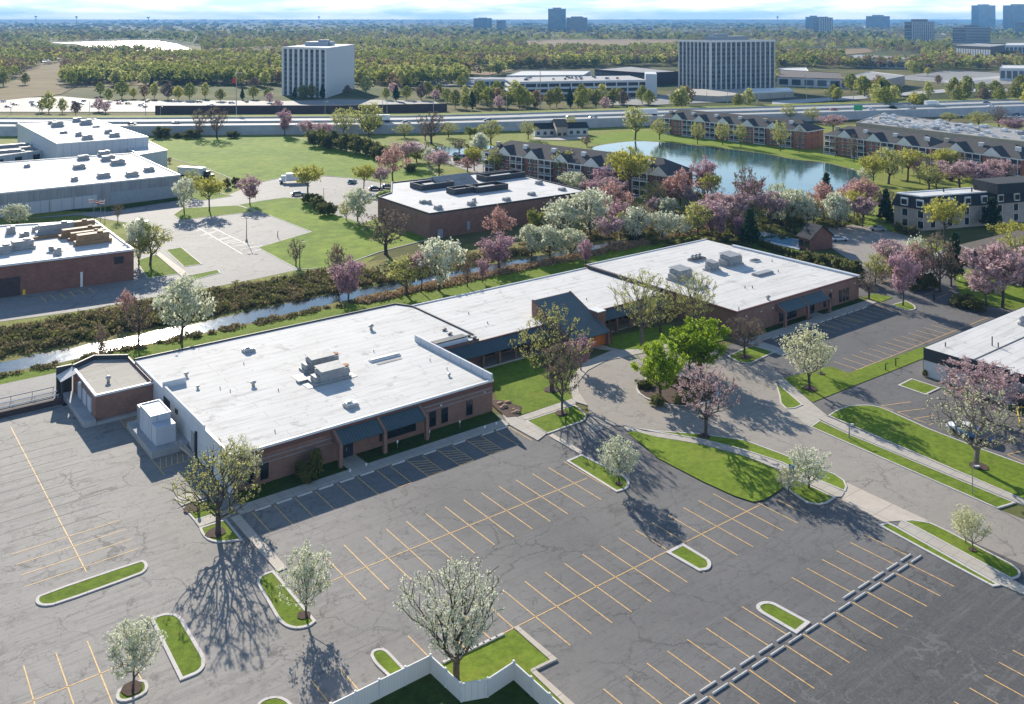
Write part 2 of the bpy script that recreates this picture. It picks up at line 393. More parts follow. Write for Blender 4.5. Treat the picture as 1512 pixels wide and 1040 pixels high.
# foliage: diffuse + translucent leaves, each leaf its own tint
def foliage(name, a, b, trans=.4, ca=None):
    t = NT(name); g = t.n('ShaderNodeNewGeometry'); oi = t.n('ShaderNodeObjectInfo')
    r = t.math('ADD', t.math('MULTIPLY', g.outputs['Random Per Island'], .75), t.math('MULTIPLY', oi.outputs['Random'], .25))
    c = t.mix(r, a, b)
    if ca: c = t.mix(t.mapr(t.noise(t.obj(), .35, 2).outputs[0], .45, .6, 0, .8), c, ca)
    d = t.n('ShaderNodeBsdfDiffuse'); t.l(c, d.inputs[0]); tr = t.n('ShaderNodeBsdfTranslucent'); t.l(c, tr.inputs[0])
    mx = t.n('ShaderNodeMixShader'); mx.inputs[0].default_value = trans; t.l(d.outputs[0], mx.inputs[1]); t.l(tr.outputs[0], mx.inputs[2]); t.l(mx.outputs[0], t.out.inputs[0]); M[name] = t.m
foliage('leaf_white', (.43, .46, .27), (.77, .77, .65), .45)
foliage('leaf_cream', (.42, .43, .2), (.76, .74, .55), .45)
foliage('leaf_pink', (.38, .25, .25), (.62, .47, .47), .42)
foliage('leaf_magenta', (.35, .21, .235), (.55, .38, .42), .42)
foliage('leaf_salmon', (.42, .23, .19), (.6, .4, .35), .42)
foliage('leaf_olive', (.3, .3, .08), (.55, .54, .2), .45)
foliage('leaf_green', (.17, .27, .02), (.36, .46, .045), .5)
foliage('leaf_yellow', (.34, .34, .06), (.52, .48, .12), .45)
foliage('leaf_mid', (.16, .19, .045), (.28, .29, .075), .45, (.28, .24, .1))
foliage('leaf_spring', (.22, .26, .05), (.35, .36, .085), .45, (.2, .2, .06))
foliage('leaf_rust', (.27, .18, .1), (.4, .28, .16), .4, (.2, .17, .07))
foliage('leaf_bare', (.2, .15, .11), (.3, .23, .16), .25)
foliage('leaf_ever', (.028, .055, .025), (.06, .095, .04), .2)
foliage('leaf_shrub', (.1, .115, .035), (.23, .22, .08), .4)
foliage('leaf_brush', (.16, .125, .07), (.36, .29, .16), .35, (.1, .115, .04))
foliage('leaf_dark', (.045, .065, .02), (.09, .12, .035), .3)
foliage('leaf_reed', (.32, .22, .13), (.48, .36, .22), .3)
plain('bark', (.085, .07, .058), .95, var=.3, scale=3, world=False)
plain('bark_pale', (.16, .135, .11), .95, var=.3, scale=3, world=False)
plain('twig', (.14, .11, .085), .95, var=.3, scale=3, world=False)

# ---- camera, light, air ---------------------------------------------------------------------
cam = bpy.data.cameras.new('camera'); co = bpy.data.objects.new('camera', cam); COL.objects.link(co)
co.location = (0, 0, CAMH); co.rotation_euler = (R(90), 0, 0); cam.sensor_width = 36; cam.lens = FOC/1512*36
cam.shift_y = -(520-HY)/1512; cam.clip_start = 1; cam.clip_end = 60000; SC.camera = co
SUNAZ, SUNEL = math.atan2(-.40, 1), R(23.0)
sdir = Vector((math.sin(SUNAZ)*math.cos(SUNEL), math.cos(SUNAZ)*math.cos(SUNEL), math.sin(SUNEL)))
sun = bpy.data.lights.new('sun', 'SUN'); so = bpy.data.objects.new('sun', sun); COL.objects.link(so)
sun.energy = 5.0; sun.angle = R(.5); sun.color = (1, .915, .78); so.rotation_euler = (-sdir).to_track_quat('-Z', 'Y').to_euler(); so.location = sdir*400
w = bpy.data.worlds.new('World'); SC.world = w; w.use_nodes = True; nt = w.node_tree; nt.nodes.clear()
sky = nt.nodes.new('ShaderNodeTexSky'); sky.sky_type = 'NISHITA'; sky.sun_disc = False; sky.sun_elevation = SUNEL; sky.sun_rotation = SUNAZ
sky.altitude = 200; sky.air_density = 1.0; sky.dust_density = .0; sky.ozone_density = 1.6
bg = nt.nodes.new('ShaderNodeBackground'); bg.inputs[1].default_value = .12
wo = nt.nodes.new('ShaderNodeOutputWorld')
tc = nt.nodes.new('ShaderNodeTexCoord'); mp = nt.nodes.new('ShaderNodeMapping'); nt.links.new(tc.outputs['Generated'], mp.inputs[0]); mp.inputs['Scale'].default_value = (3.0, 3.0, 24)
ns = nt.nodes.new('ShaderNodeTexNoise'); nt.links.new(mp.outputs[0], ns.inputs['Vector']); ns.inputs['Scale'].default_value = 2.6; ns.inputs['Detail'].default_value = 8; ns.inputs['Roughness'].default_value = .6
mr = nt.nodes.new('ShaderNodeMapRange'); nt.links.new(ns.outputs[0], mr.inputs[0])
for i, v in enumerate((.40, .60, 0, 1)): mr.inputs[i+1].default_value = v
sp = nt.nodes.new('ShaderNodeSeparateXYZ'); nt.links.new(tc.outputs['Generated'], sp.inputs[0])
ml = nt.nodes.new('ShaderNodeMapRange'); nt.links.new(sp.outputs[2], ml.inputs[0])
for i, v in enumerate((.06, .2, 1, 0)): ml.inputs[i+1].default_value = v
mm = nt.nodes.new('ShaderNodeMath'); mm.operation = 'MULTIPLY'; mm.inputs[0].default_value = .93; nt.links.new(ml.outputs[0], mm.inputs[1])
mx = nt.nodes.new('ShaderNodeMix'); mx.data_type = 'RGBA'; nt.links.new(mm.outputs[0], mx.inputs[0]); nt.links.new(sky.outputs[0], mx.inputs[6])
rc = nt.nodes.new('ShaderNodeMix'); rc.data_type = 'RGBA'; nt.links.new(mr.outputs[0], rc.inputs[0]); rc.inputs[6].default_value = (4.2, 5.9, 7.6, 1); rc.inputs[7].default_value = (9.6, 9.7, 9.8, 1); nt.links.new(rc.outputs[2], mx.inputs[7])
nt.links.new(mx.outputs[2], bg.inputs[0]); nt.links.new(bg.outputs[0], wo.inputs[0])
vs = SC.view_settings; vs.view_transform = 'Standard'; vs.look = 'None'; vs.gamma = 1; vs.use_curve_mapping = False; vs.exposure = 0.75
SC.cycles.max_bounces = 6; SC.cycles.transparent_max_bounces = 6; SC.cycles.volume_bounces = 0
SC.cycles.use_denoising = True
def haze():
    mb = MB(); mb.prism([(-9000, -300), (9000, -300), (9000, 14500), (-9000, 14500)], -3, 135, 0, True, True)
    m = bpy.data.materials.new('haze_air'); m.use_nodes = True; n = m.node_tree; n.nodes.clear(); o = n.nodes.new('ShaderNodeOutputMaterial')
    v = n.nodes.new('ShaderNodeVolumePrincipled'); v.inputs['Density'].default_value = 8e-5; v.inputs['Color'].default_value = (.22, .52, .97, 1); v.inputs['Anisotropy'].default_value = 0
    n.links.new(v.outputs[0], o.inputs['Volume']); h = mb.build('haze', m); h['kind'] = 'stuff'
haze()
# =========================== the setting: ground, roads, lawns ====================================
flat('ground', [(-26000, -400, 0), (26000, -400, 0), (26000, 42000, 0), (-26000, 42000, 0)], M['land'])
def lawn(pts, mat='lawn_grass', z=.12, sm=0, kerb=0, corners=(), rad=1.5, name='lawn'):
    p = [Vector((q[0], q[1], 0)) for q in pts]
    if sm: p = chaikin(p, sm)
    if corners: p = roundc(p, corners, rad)
    if kerb: island(p, M[mat], kerb, .16, 'kerb', name)
    else: flat(name, p, M[mat], z)
# --- near asphalt
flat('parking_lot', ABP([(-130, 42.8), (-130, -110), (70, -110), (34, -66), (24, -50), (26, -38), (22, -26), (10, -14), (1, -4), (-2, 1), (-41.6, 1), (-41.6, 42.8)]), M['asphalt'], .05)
flat('rear_drive', ABP([(-140, 49.3), (-52, 49.3), (-52, 42), (-41, 42), (-41, 57.4), (-140, 57.4)]), M['far_asphalt'], .05)
flat('rear_drive', ABP([(-41, 41), (97.4, 40), (97.4, 52), (-41, 54)]), M['asphalt_dark'], .052)
flat('lawn', ABP([(-41, 54), (97.4, 52), (97.4, 57.4), (-41, 57.4)]), M['lawn_grass'], .058)
flat('east_lot', ABP([(37, -28), (100, -28), (150, -28), (150, 10), (128, 14), (112, 22), (97.4, 57.4), (97.2, -3), (37, -3)]), M['asphalt_dark'], .05)
flat('east_lot_lower', P([(1199, 596), (1363, 531), (1363, 556), (1600, 650), (1650, 760), (1512, 690), (1440, 664), (1371, 638), (1303, 607), (1250, 604), (1222, 617)], 0), M['asphalt_dark'], .055)
rd = [(870, 614), (868, 600), (855, 581), (853, 566), (868, 548), (896, 533), (933, 526), (985, 515), (1040, 517), (1072, 530), (1090, 537), (1107, 539), (1132, 534), (1157, 558), (1146, 566), (1151, 585), (1153, 597), (1162, 606),
      (1195, 631), (1472, 752), (1512, 768), (1760, 880), (1760, 970), (1512, 836), (1400, 785), (1373, 772), (1250, 714), (1233, 701), (1167, 676), (1100, 651), (1034, 641), (950, 636), (930, 633), (911, 629), (870, 640), (863, 628)]
flat('road', P(rd), M['road_asphalt'], .07)
# --- concrete walks
def walk(pts, mat='concrete', z=.16, name='sidewalk'):
    mb = MB(); mb.prism(pts, -.02, z); o = mb.build(name, M[mat]); o['kind'] = 'structure'
walk(ABP([(-42.2, -3.4), (-42.2, -5.4), (-1.2, -5.4), (-1.2, -3.4)]))
walk(ABP([(-43.4, -5.5), (-43.4, -19.2), (-42.3, -19.2), (-42.3, -5.5)]), 'apron')
walk(P([(257, 737), (306, 722), (311, 733), (268.5, 749)]))
walk(P([(287, 771), (325, 759), (335, 756), (341, 763), (294, 780)]))
walk(ABP([(-26.6, -3.42), (-23.8, -3.42), (-23.8, 0), (-26.6, 0)]))
walk(P([(735, 600), (762, 617), (775, 622), (808, 641), (794, 652), (750, 627.5)]))
walk(P([(763, 617.6), (845, 590), (851, 597), (776, 621.6)]), z=.155)
walk(P([(810, 645), (816, 642), (861, 668), (856, 672)]), 'apron')
ro = [(933, 526), (896, 533), (868, 548), (853, 566), (855, 581), (868, 600)]; ri = [(938, 517), (905, 518), (862, 536), (843, 560), (840, 577), (848, 594)]
walk(P(ro+ri[::-1]), z=.15)
walk(P([(905, 518.5), (872, 514), (862, 512), (884, 508), (900, 514), (915, 517.5)]), z=.15)
walk(P([(933, 525.8), (938, 517.5), (985, 509), (1045, 511), (1040, 516.8), (985, 514.8)]), z=.15)
walk(ABP([(57, -3.2), (57, -5.3), (96, -5.3), (96, -3.2)]))
walk(ABP([(76.5, -3.2), (80.2, -3.2), (80.2, -.1), (76.5, -.1)]), z=.15)
walk(ABP([(57.1, -3.2), (57.1, -12.4), (54.2, -12.4), (54.2, -1.6), (56, -1.6)]), z=.15)
walk(P([(920, 629), (952, 638.5), (970, 640.7), (1034, 651), (1100, 667.6), (1154, 685.6), (1247, 728.4), (1243, 735), (1234, 735), (1150, 695), (1100, 675), (1036, 657.5), (973, 647.3), (925, 637)]))
walk(P([(1250, 713.6), (1373, 771), (1330, 770), (1305, 772), (1242.6, 739)]), 'apron', .09, 'driveway_apron')
walk(P([(1160.6, 605.5), (1174, 604.5), (1186, 599.5), (1152, 569), (1147, 562.5), (1157, 558.5), (1199, 596), (1222, 615), (1210, 621), (1194, 631)]), 'concrete', .09, 'driveway_apron')
walk(P([(1220, 616), (1253, 630), (1512, 740.5), (1650, 800), (1650, 806), (1499, 742.5), (1253, 641), (1210, 620.5)]))
walk(P([(1325.5, 779), (1330, 771), (1346, 777.5), (1494, 857.5), (1512, 867), (1640, 930), (1640, 944), (1512, 880), (1479, 866)]))
# --- lawns (raised a little behind their kerbs)
lawn(ABP([(-41.2, 0), (-41.2, -3.4), (-26.62, -3.4), (-26.62, 0)]), 'shade_tinted_grass', .14)
lawn(ABP([(-23.78, 0), (-23.78, -3.4), (-1.2, -3.4), (-.6, 0)]), 'shade_tinted_grass', .14)
lawn(P([(270, 751), (313, 736), (325, 755), (325, 758.6), (287, 770.5)]), kerb=.2)
lawn(P([(294, 781), (334, 768), (359, 799), (323, 803), (308, 800), (298, 791)]), kerb=.28, corners=(3, 4, 5), rad=1)
lawn(P([(52, 888), (57, 880), (205, 830), (214, 829), (219, 836), (216, 844), (207, 850), (82, 895), (64, 897), (54, 894)]), kerb=.32, sm=1)
lawn(P([(221, 915), (243, 907), (260, 908), (268, 913), (303, 972), (303, 986), (294, 996), (266, 1007)]), kerb=.34, corners=(1, 2, 3, 4, 5, 6), rad=1.2)
lawn(P([(170, 1030), (176, 1018), (205, 1006), (216, 1006), (220, 1016), (216, 1026), (190, 1038), (174, 1038)]), kerb=.28, sm=1)
lawn(P([(378, 861), (384, 851), (404, 844), (467, 919), (457, 927), (438, 931), (421, 927), (410, 917)]), kerb=.3, corners=(0, 1, 4, 5, 6, 7), rad=1)
lawn(P([(546, 968), (552, 961), (565, 959), (573, 963), (608, 1000), (585, 1012), (552, 981)]), kerb=.28, corners=(0, 1, 2, 3, 6), rad=.9)
lawn(P([(374, 1052), (384, 1035), (408, 1029), (424, 1034), (470, 1085), (410, 1095)]), kerb=.28, corners=(0, 1, 2, 3), rad=1)
lawn(P([(836, 682), (859, 672), (924, 705), (930, 713), (928, 723), (910, 728)]), kerb=.34, corners=(2, 3, 4), rad=1.4)
lawn(P([(983, 817), (1008, 804), (1048, 828), (1051, 836), (1047, 843), (1032, 845)]), kerb=.4, corners=(2, 3, 4), rad=1.2)
lawn(P([(1115, 896), (1124, 890), (1140, 890), (1197, 921), (1176, 938), (1120, 905)]), kerb=.4, corners=(0, 1, 2, 5), rad=1.1)
lawn(P([(776, 622.6), (849, 598.8), (867, 614), (864, 622), (808, 642)]), kerb=.25, corners=(2, 3), rad=1.6)
lawn(P([(730, 573), (707, 549), (780, 529), (880, 507), (862, 536), (843, 560), (840, 577), (847, 589), (762, 616.4), (735, 600)]))
lawn(P([(900, 513.5), (884, 507), (905, 498), (985, 480), (1010, 484), (1085, 500), (1050, 507), (985, 508.6), (938, 517), (915, 517)]))
lawn(P([(1074, 527), (1108, 511), (1146, 520), (1108, 538), (1090, 536)]), kerb=.25)
lawn(ABP([(57, 0), (57, -3.2), (76.4, -3.2), (76.4, 0)]), 'shade_tinted_grass', .14)
lawn(ABP([(80.3, 0), (80.3, -3.2), (95.8, -3.2), (95.6, 0)]), 'shade_tinted_grass', .14)
lawn(P([(1275, 440), (1290, 434), (1319, 440), (1300, 447)]))
lawn(P([(1315, 451.5), (1338, 445), (1351, 452), (1353, 458), (1340, 460)]), kerb=.28, corners=(2, 3, 4), rad=1)
lawn(P([(1157.5, 559.5), (1227, 542), (1252.6, 552), (1363, 513), (1420, 496), (1512, 468), (1512, 472), (1363, 530.5), (1200, 595)]), 'lawn_grass')
lawn(P([(1325.5, 570), (1345.6, 560), (1389, 574), (1367, 584.5)]), kerb=.3)
lawn(P([(1222.5, 615), (1236, 606), (1252.6, 600), (1283, 599), (1303, 603), (1371, 634), (1446, 663), (1512, 687), (1640, 740), (1640, 795), (1512, 740)]), kerb=.22, corners=(1, 2, 3, 4), rad=2)
lawn(P([(1196, 631.5), (1210, 622), (1253, 642), (1500, 744), (1472.5, 752.5)]), kerb=.22)
lawn(P([(1145, 566.5), (1152, 570), (1185.6, 599), (1174, 604), (1160.6, 605), (1152, 596.5), (1150.5, 585)]), kerb=.22)
lawn(P([(932, 632.5), (969, 637.5), (1034, 641.5), (1100, 651), (1167, 676), (1233, 701.5), (1247, 711), (1251, 720), (1248, 727.5), (1200, 707), (1154, 684.5), (1100, 666.5), (1034, 650), (970, 639.7)]), 'lawn_bright', kerb=.22)
lawn(P([(926, 640), (937, 638.5), (973, 648), (1036, 658.5), (1100, 676), (1149, 696), (1156, 722), (1129, 740), (1112, 743), (1084, 734), (1036, 712), (973, 679)]), 'lawn_bright', .18)
lawn(P([(1160, 722), (1172, 707), (1234, 736), (1222, 744), (1209, 747), (1190, 743)]), kerb=.24)
lawn(P([(1331, 770.5), (1346, 769), (1373, 773), (1400, 785.5), (1500, 838), (1508, 848), (1505, 854), (1494, 857), (1346, 777)]), kerb=.22, corners=(4, 5, 6), rad=1)
lawn(P([(1297, 777), (1310, 772.5), (1325, 779.5), (1478, 866), (1466, 868), (1361, 812)]), kerb=.3)
lawn(P([(648, 984), (762, 930), (817, 975), (784, 991), (800, 1006), (850, 1060), (850, 1090), (681, 1060), (636, 1000)]), 'lawn_bright')
walk(P([(758, 929), (765, 927), (823, 976), (813, 978)]), 'apron', .2)
walk(P([(783, 992), (818, 974.5), (823, 976.5), (785, 995)]), 'apron', .22)
walk(P([(783, 994), (790, 991), (862, 1055), (846, 1055)]), 'apron', .2)
mb = MB()
for i in range(9):                                                # broken kerb stones along the edge of this lawn
    t = .1+i*.085; a = G(648, 984)*(1-t)+G(762, 930)*t; mb.box((a.x, a.y, .05), .9, .3, .2, ROTA+random.Random(i).uniform(-.06, .06))
o = mb.build('kerb', M['kerb']); o['kind'] = 'structure'
flat('lawn', P([(200, 1230), (450, 1090), (560, 1034), (635.4, 996), (681, 1039), (720, 1032), (758, 1006), (870, 1110), (950, 1230)]), M['shade_tinted_grass'], .13)
# roundabout island
c = G(1000, 577); isl = [(c.x+6.6*math.cos(t*math.pi/12), c.y+6.2*math.sin(t*math.pi/12), 0) for t in range(24)]
island(isl, M['mulch'], .3, .2, 'kerb', 'planting_bed')
# mulch rings at the trunks
for px, py, r in ((318, 789, 1.15), (815, 577, 1.3), (829, 612, 1.0), (914, 716, .5), (1196, 575, 1.2), (1445, 690, 1.3), (449, 911, .7), (195, 1019, .9), (1436, 814, .45), (1100, 528, 1.1), (1213, 553, .6), (1040, 646, .9), (284, 752, 1.1)):
    q = G(px, py); rr = random.Random(int(px)); flat('mulch_ring', [(q.x+r*rr.uniform(.85, 1.15)*math.cos(t*.524), q.y+r*rr.uniform(.85, 1.15)*math.sin(t*.524), 0) for t in range(12)], M['mulch'], .2)
lawn(ABP([(-.2, -3.2), (.4, .2), (1.2, 3.5), (2.8, 2.5), (4, -1.5), (1.6, -4)]), 'mulch', .2, name='planting_bed')
# --- parking marks
W = .11
def mark(name, segs, mat, z=.066):
    mb = MB()
    for a, b in segs:
        for q in strip([a, b], W): mb.poly([(p.x, p.y, z) for p in q])
    o = mb.build(name, M[mat]); o['kind'] = 'structure'
S = []; st = 2.743
def abl(a0, b0, a1, b1): S.append((ab(a0, b0), ab(a1, b1)))
abl(-43.4, -24.2, -2.9, -24.2)
for k in range(14):
    a = -38.0+k*st
    if a < -1.5: abl(a, -18.9, a-.1, -29.3)
abl(-40.75, -19, -40.8, -21.5)
abl(-31.2, -42.1, 9.4, -42.1)
for k in range(-3, 14):
    a = -26.0+k*st
    abl(a+.1, -36.8, a, -42.1 if k < 0 else (-47.4 if not (-6.2 < a < -3) else -42.1))
for a in (-37.6, -40.4, -44.9, -47.7): abl(a, -36.8, a, -41.6)
abl(12.2, -42.3, 12.2, -47)
for k in range(16):
    a = 13.7-k*st
    if not (-6.5 < a < -2.4): abl(a, -53.6, a, -58.9)
for k in range(16):
    a = 12.3-k*st; abl(a, -59.9, a-.05, -65)
for k in range(-5, 9):
    a = 1.4+k*st; abl(a, -73.4, a, -78.8)
for k in range(-2, 12): abl(-24+k*st, -90, -24+k*st, -95)
# front row with hatched bays
for a in (-40.8, -38.05, -35.3, -32.55, -29.5, -26.55, -23.65, -21.65, -19.05, -16.65, -14.1, -11.75, -9.2, -6.75, -4.2, -1.8): abl(a, -5.75, a-.05, -11.3)
for a0, a1 in ((-19.05, -16.65), (-14.1, -11.75), (-9.2, -6.75)):
    for k in range(6): abl(a0, -6.2-k*.85, a1, -7.6-k*.72)
    abl(a0, -11.2, a1, -11.2)
abl(-23.65, -11.3, -21.65, -11.3)
# hatching round the dock
for k in range(7): abl(-46.2+k*.75, 12.4, -45.4+k*.75, 15.2)
abl(-46.4, 12.3, -41.6, 12.3); abl(-46.4, 10, -46.4, 32)
for k in range(5): abl(-46.3, 28.1+k*.8, -43, 30+k*.8)
# east lot
for k in range(15): abl(59.1+k*2.69, -19.5, 59.1+k*2.69, -24.1)
abl(57, -24.2, 105, -24.2)
for k in range(16): abl(60+k*2.45, -5.6, 60+k*2.45, -11)
for k in range(5):
    abl(73.4+k*.5, -6+k*-.9, 75.6+k*.02, -6.6+k*-.9); abl(80.8, -6.4-k*.85, 82.9, -7.8-k*.72)
for x0, y0, x1, y1 in ((1301, 600, 1345, 594), (1325, 609, 1366, 604), (1349, 619, 1380, 614), (1301, 600, 1320, 607), (1325, 609, 1344, 617), (1349, 619, 1368, 625), (1372, 628, 1378, 626), (1455, 662, 1507, 651), (1487, 672, 1512, 666), (1487, 672, 1512, 683),
                       (1300, 419, 1316, 413), (1345, 432, 1357, 428), (1366, 436, 1380, 430), (1383, 441, 1400, 434), (1402, 445, 1408, 435)):
    S.append((G(x0, y0), G(x1, y1)))
mark('parking_marking', S, 'line_yellow')
S = []                                                             # left lot: one long centre line with faint bays
abl(-59.8, 38.5, -59.8, -6.6)
mark('parking_marking', S, 'line_yellow')
S = []
for k in range(4): abl(-65.6, -5.5+k*2.5, -54.1, -5.4+k*2.5)
abl(-77, -24.2, -58, -24.2)
for k in range(7):
    abl(-62.5-k*2.76, -18.7, -62.8-k*2.76, -29.5)
abl(-59.9, -21, -59.9, -28); 
mark('parking_marking', S, 'line_yellow')
t = NT('line_faded'); n = t.noise(t.pos(), 1.1, 5, .7).outputs[0]; t.bsdf(t.mix(t.mapr(n, .4, .62), (.26, .25, .23), (.46, .34, .2)), .85, 0, .2); M['line_faded'] = t.m
S = []
for k in range(4, 15): abl(-65.6, -5.5+k*2.6, -54.1, -5.4+k*2.6)
for k in range(6): abl(-48.5, 3+k*2.7, -43.5, 3+k*2.7)
mark('parking_marking', S, 'line_faded')
S = []
for k in range(12):
    a = 68+k*2.9
abl(1.2, -10, 1.2, -10.1)
for k in range(9):                                                 # far-left lot bays and its curved line
    p0 = G(296+k*11.5, 349-0.4*k+k*3.4); p1 = G(318+k*11.5, 343+k*3.4); S.append((p0, p1))
    S.append((G(278+k*11, 337+k*4.6), G(300+k*11, 332+k*4.6)))
S.append((G(283, 331), G(358, 376))); S.append((G(300, 330), G(366, 362)))
W = .22
mark('parking_marking', S, 'line_white', .09)
W = .11
# --- wheel stops: every one a thing
proto = None
def wheelstop(a, b, lab, grp, ln=1.85, col='wheelstop'):
    mb = MB(); h = .15; w0, w1 = .17, .11
    L = ln/2
    pts = []
    for x, s in ((-L, .82), (-L+.06, 1), (L-.06, 1), (L, .82)):
        pts.append([(x, -w0/2*s, 0), (x, w0/2*s, 0), (x, w1/2*s, h*s), (x, -w1/2*s, h*s)])
    for i in range(3):
        for j in range(4): mb.poly([pts[i][j], pts[i][(j+1) % 4], pts[i+1][(j+1) % 4], pts[i+1][j]])
    mb.poly(pts[0]); mb.poly(pts[3])
    key = ('ws', ln, col)
    if key not in CACHE:
        o = mb.build('wheel_stop', M[col]); CACHE[key] = o
    else:
        o = CACHE[key].copy(); COL.objects.link(o)
    o.location = ab(a, b, .05); o.rotation_euler = (0, 0, ROTA)
    tag(o, lab, 'wheel stop', grp); return o
CACHE = {}
for k in range(14):
    if 13.7-(k+.5)*st > -1.2 or 13.7-(k+.5)*st < -7.5:
        wheelstop(13.7-(k+.5)*st+.75, -58.75-.35, 'concrete wheel stop in the upper line of the long double row on the dark lot', 'wheel stops in the upper line of the double row', 2.1)
for k in range(15):
    wheelstop(13.7-(k+.5)*st+1.4, -59.95, 'concrete wheel stop in the lower line of the long double row on the dark lot', 'wheel stops in the lower line of the double row', 2.1)
fa = [-40.8, -38.05, -35.3, -32.55, -29.5, -26.55, -23.65, -21.65, -19.05, -16.65, -14.1, -11.75, -9.2, -6.75, -4.2, -1.8]
for i in range(15):
    if i in (6, 8, 10, 12): continue
    wheelstop((fa[i]+fa[i+1])/2, -5.72, 'pale wheel stop in the shade along the sidewalk of the white-roofed brick building', 'wheel stops along the front sidewalk', 2.0)
for k in range(0, 13, 1):
    wheelstop(61.2+k*2.45, -5.7, 'pale wheel stop by the sidewalk of the far wing of the brick building', 'wheel stops along the far wing', 1.9)
# --- creek, banks
rr = random.Random(3)
lo, hi = [], []
a = -150.0
while a < 175:
    w0 = 63.4+1.3*math.sin(a*.06)+rr.uniform(-.5, .5); w1 = 69.0+1.0*math.sin(a*.045+1)+rr.uniform(-.6, .6)
    if a < -35: w0 -= 1.0*min(1, (-35-a)/20); w1 += .6
    lo.append(ab(a, w0)); hi.append(ab(a, w1)); a += 3
flat('creek', lo+hi[::-1], M['creek_water'], .06)
flat('creek_bank', ABP([(-150, 57.4), (175, 57.4), (175, 61), (-150, 61)]), M['lawn_grass'], .055)
flat('creek_bank', ABP([(-150, 61), (175, 61), (175, 66), (-150, 66)]), M['rough_grass'], .05)
flat('creek_bank', ABP([(-160, 66), (190, 66), (190, 89), (-160, 89)]), M['rough_grass'], .045)
flat('creek_bank', ABP([(-170, 88.5), (26, 88.5), (32, 93), (-170, 93.5)]), M['verge_grass'], .06)
# --- the ground beyond the creek
flat('ground', P([(-420, 478), (0, 477), (210, 443), (440, 399), (560, 372), (640, 352), (900, 300), (1340, 335), (1512, 300), (1900, 330), (1900, 178), (-300, 200)]), M['verge_grass'], .02)
flat('yard', P([(-300, 480), (0, 476), (126, 459), (208, 443.5), (204, 405), (0, 430), (-300, 440)]), M['far_asphalt'], .1)
flat('parking_lot', P([(20, 325), (150, 312), (255, 297), (330, 291), (380, 271), (413, 264), (480, 261), (520, 264), (547, 268), (590, 276), (640, 300), (600, 340), (590, 345), (560, 330), (535, 330), (500, 318), (470, 305), (450, 293), (420, 292), (380, 297.5), (380, 311.5), (460, 343), (380, 366), (440, 399), (380, 412), (299, 427.5), (208, 443), (196, 420), (190, 330), (120, 318)]), M['far_asphalt'], .08)
L2 = lambda pts, m='lawn_grass', k=.25: lawn(P(pts), m, kerb=k)
L2([(220, 207), (380, 201), (435, 203), (460, 209), (498, 220), (536, 228), (561, 233), (630, 245), (648, 262), (620, 280), (585, 270), (545, 266), (480, 260.5), (413, 263.5), (380, 270.5), (352, 269), (300, 247), (250, 234), (222, 222)], 'field_grass')
L2([(350, 303.5), (380, 298), (420, 292.5), (449, 293.5), (469, 305.5), (499, 318.5), (534, 330.5), (557, 322), (590, 335), (634, 352), (626, 356), (560, 373), (500, 395), (440, 399), (380, 366.5), (459, 343), (380, 312)], 'field_grass')
L2([(255, 318), (266, 326), (380, 313), (352, 304), (270, 308)])
L2([(244, 370), (268, 366), (299, 391), (271, 395)]); L2([(276, 408), (322, 399), (326, 404), (284, 415)]); L2([(200, 386), (234, 375), (268, 405), (217, 412)])
walk(P([(229, 376), (236, 374), (280, 407), (271, 412)]), 'apron', .24)
L2([(258, 290), (300, 280), (345, 290), (300, 297)])
L2([(590, 275), (560, 283), (548, 293), (570, 297), (640, 290), (640, 275)])
lawn(P([(55, 312), (150, 308), (262, 292), (262, 297), (160, 313)]), 'shade_tinted_grass', .2)
flat('road', P([(612, 208), (650, 224), (720, 246), (745, 262), (735, 268), (690, 252), (630, 232), (600, 214)]), M['far_asphalt'], .08)
# lake and its shore
lk = [(872, 222), (878, 216.5), (911, 211.5), (936, 209), (966, 210), (1011, 214), (1062, 219), (1140, 229), (1170, 236.6), (1215, 240), (1250, 249), (1272, 256), (1272, 266), (1252, 278), (1200, 290), (1140, 296), (1060, 294), (1000, 275), (930, 246)]
lkp = chaikin(P(lk), 2)
flat('lake_shore', inset(lkp, -2.2), M['rough_grass'], .14)
flat('lake', lkp, M['lake_water'], .18)
flat('lawn', chaikin(P([(862, 205), (905, 196), (960, 193), (1010, 200), (1100, 210), (1190, 222), (1260, 232), (1300, 245), (1290, 268), (1230, 285), (1272, 256), (1250, 247), (1170, 234), (1062, 217), (966, 208), (911, 210), (880, 215)]), 1), M['lawn_bright'], .1)
flat('pond', chaikin(P([(640, 214), (690, 221), (722, 214), (740, 222), (730, 236), (690, 240), (655, 228)]), 2), M['lake_water'], .12)
# lot by the apartments on the right, its entrance and lawns
flat('parking_lot', chaikin(P([(1190, 342), (1207, 334), (1262, 331), (1328, 345), (1352, 352), (1400, 372), (1420, 398), (1330, 402), (1272, 396), (1235, 372)]), 1), M['road_asphalt'], .09)
L2([(1338, 360), (1352, 354), (1400, 368), (1380, 374)]); L2([(1332, 377), (1350, 371), (1385, 382), (1360, 388)])
lawn(P([(1230, 330), (1290, 318), (1345, 338), (1330, 345), (1262, 330.5)]), 'lawn_bright', .1); lawn(P([(1107, 346), (1200, 332), (1235, 350), (1235, 352), (1200, 336)]), 'lawn_bright', .1)
lawn(P([(1405, 402), (1440, 396), (1512, 400), (1512, 460), (1440, 450), (1420, 440)]), 'lawn_grass', .1)
lawn(P([(1080, 357), (1110, 350), (1180, 366), (1180, 374), (1130, 372)]), 'lawn_grass', .1)
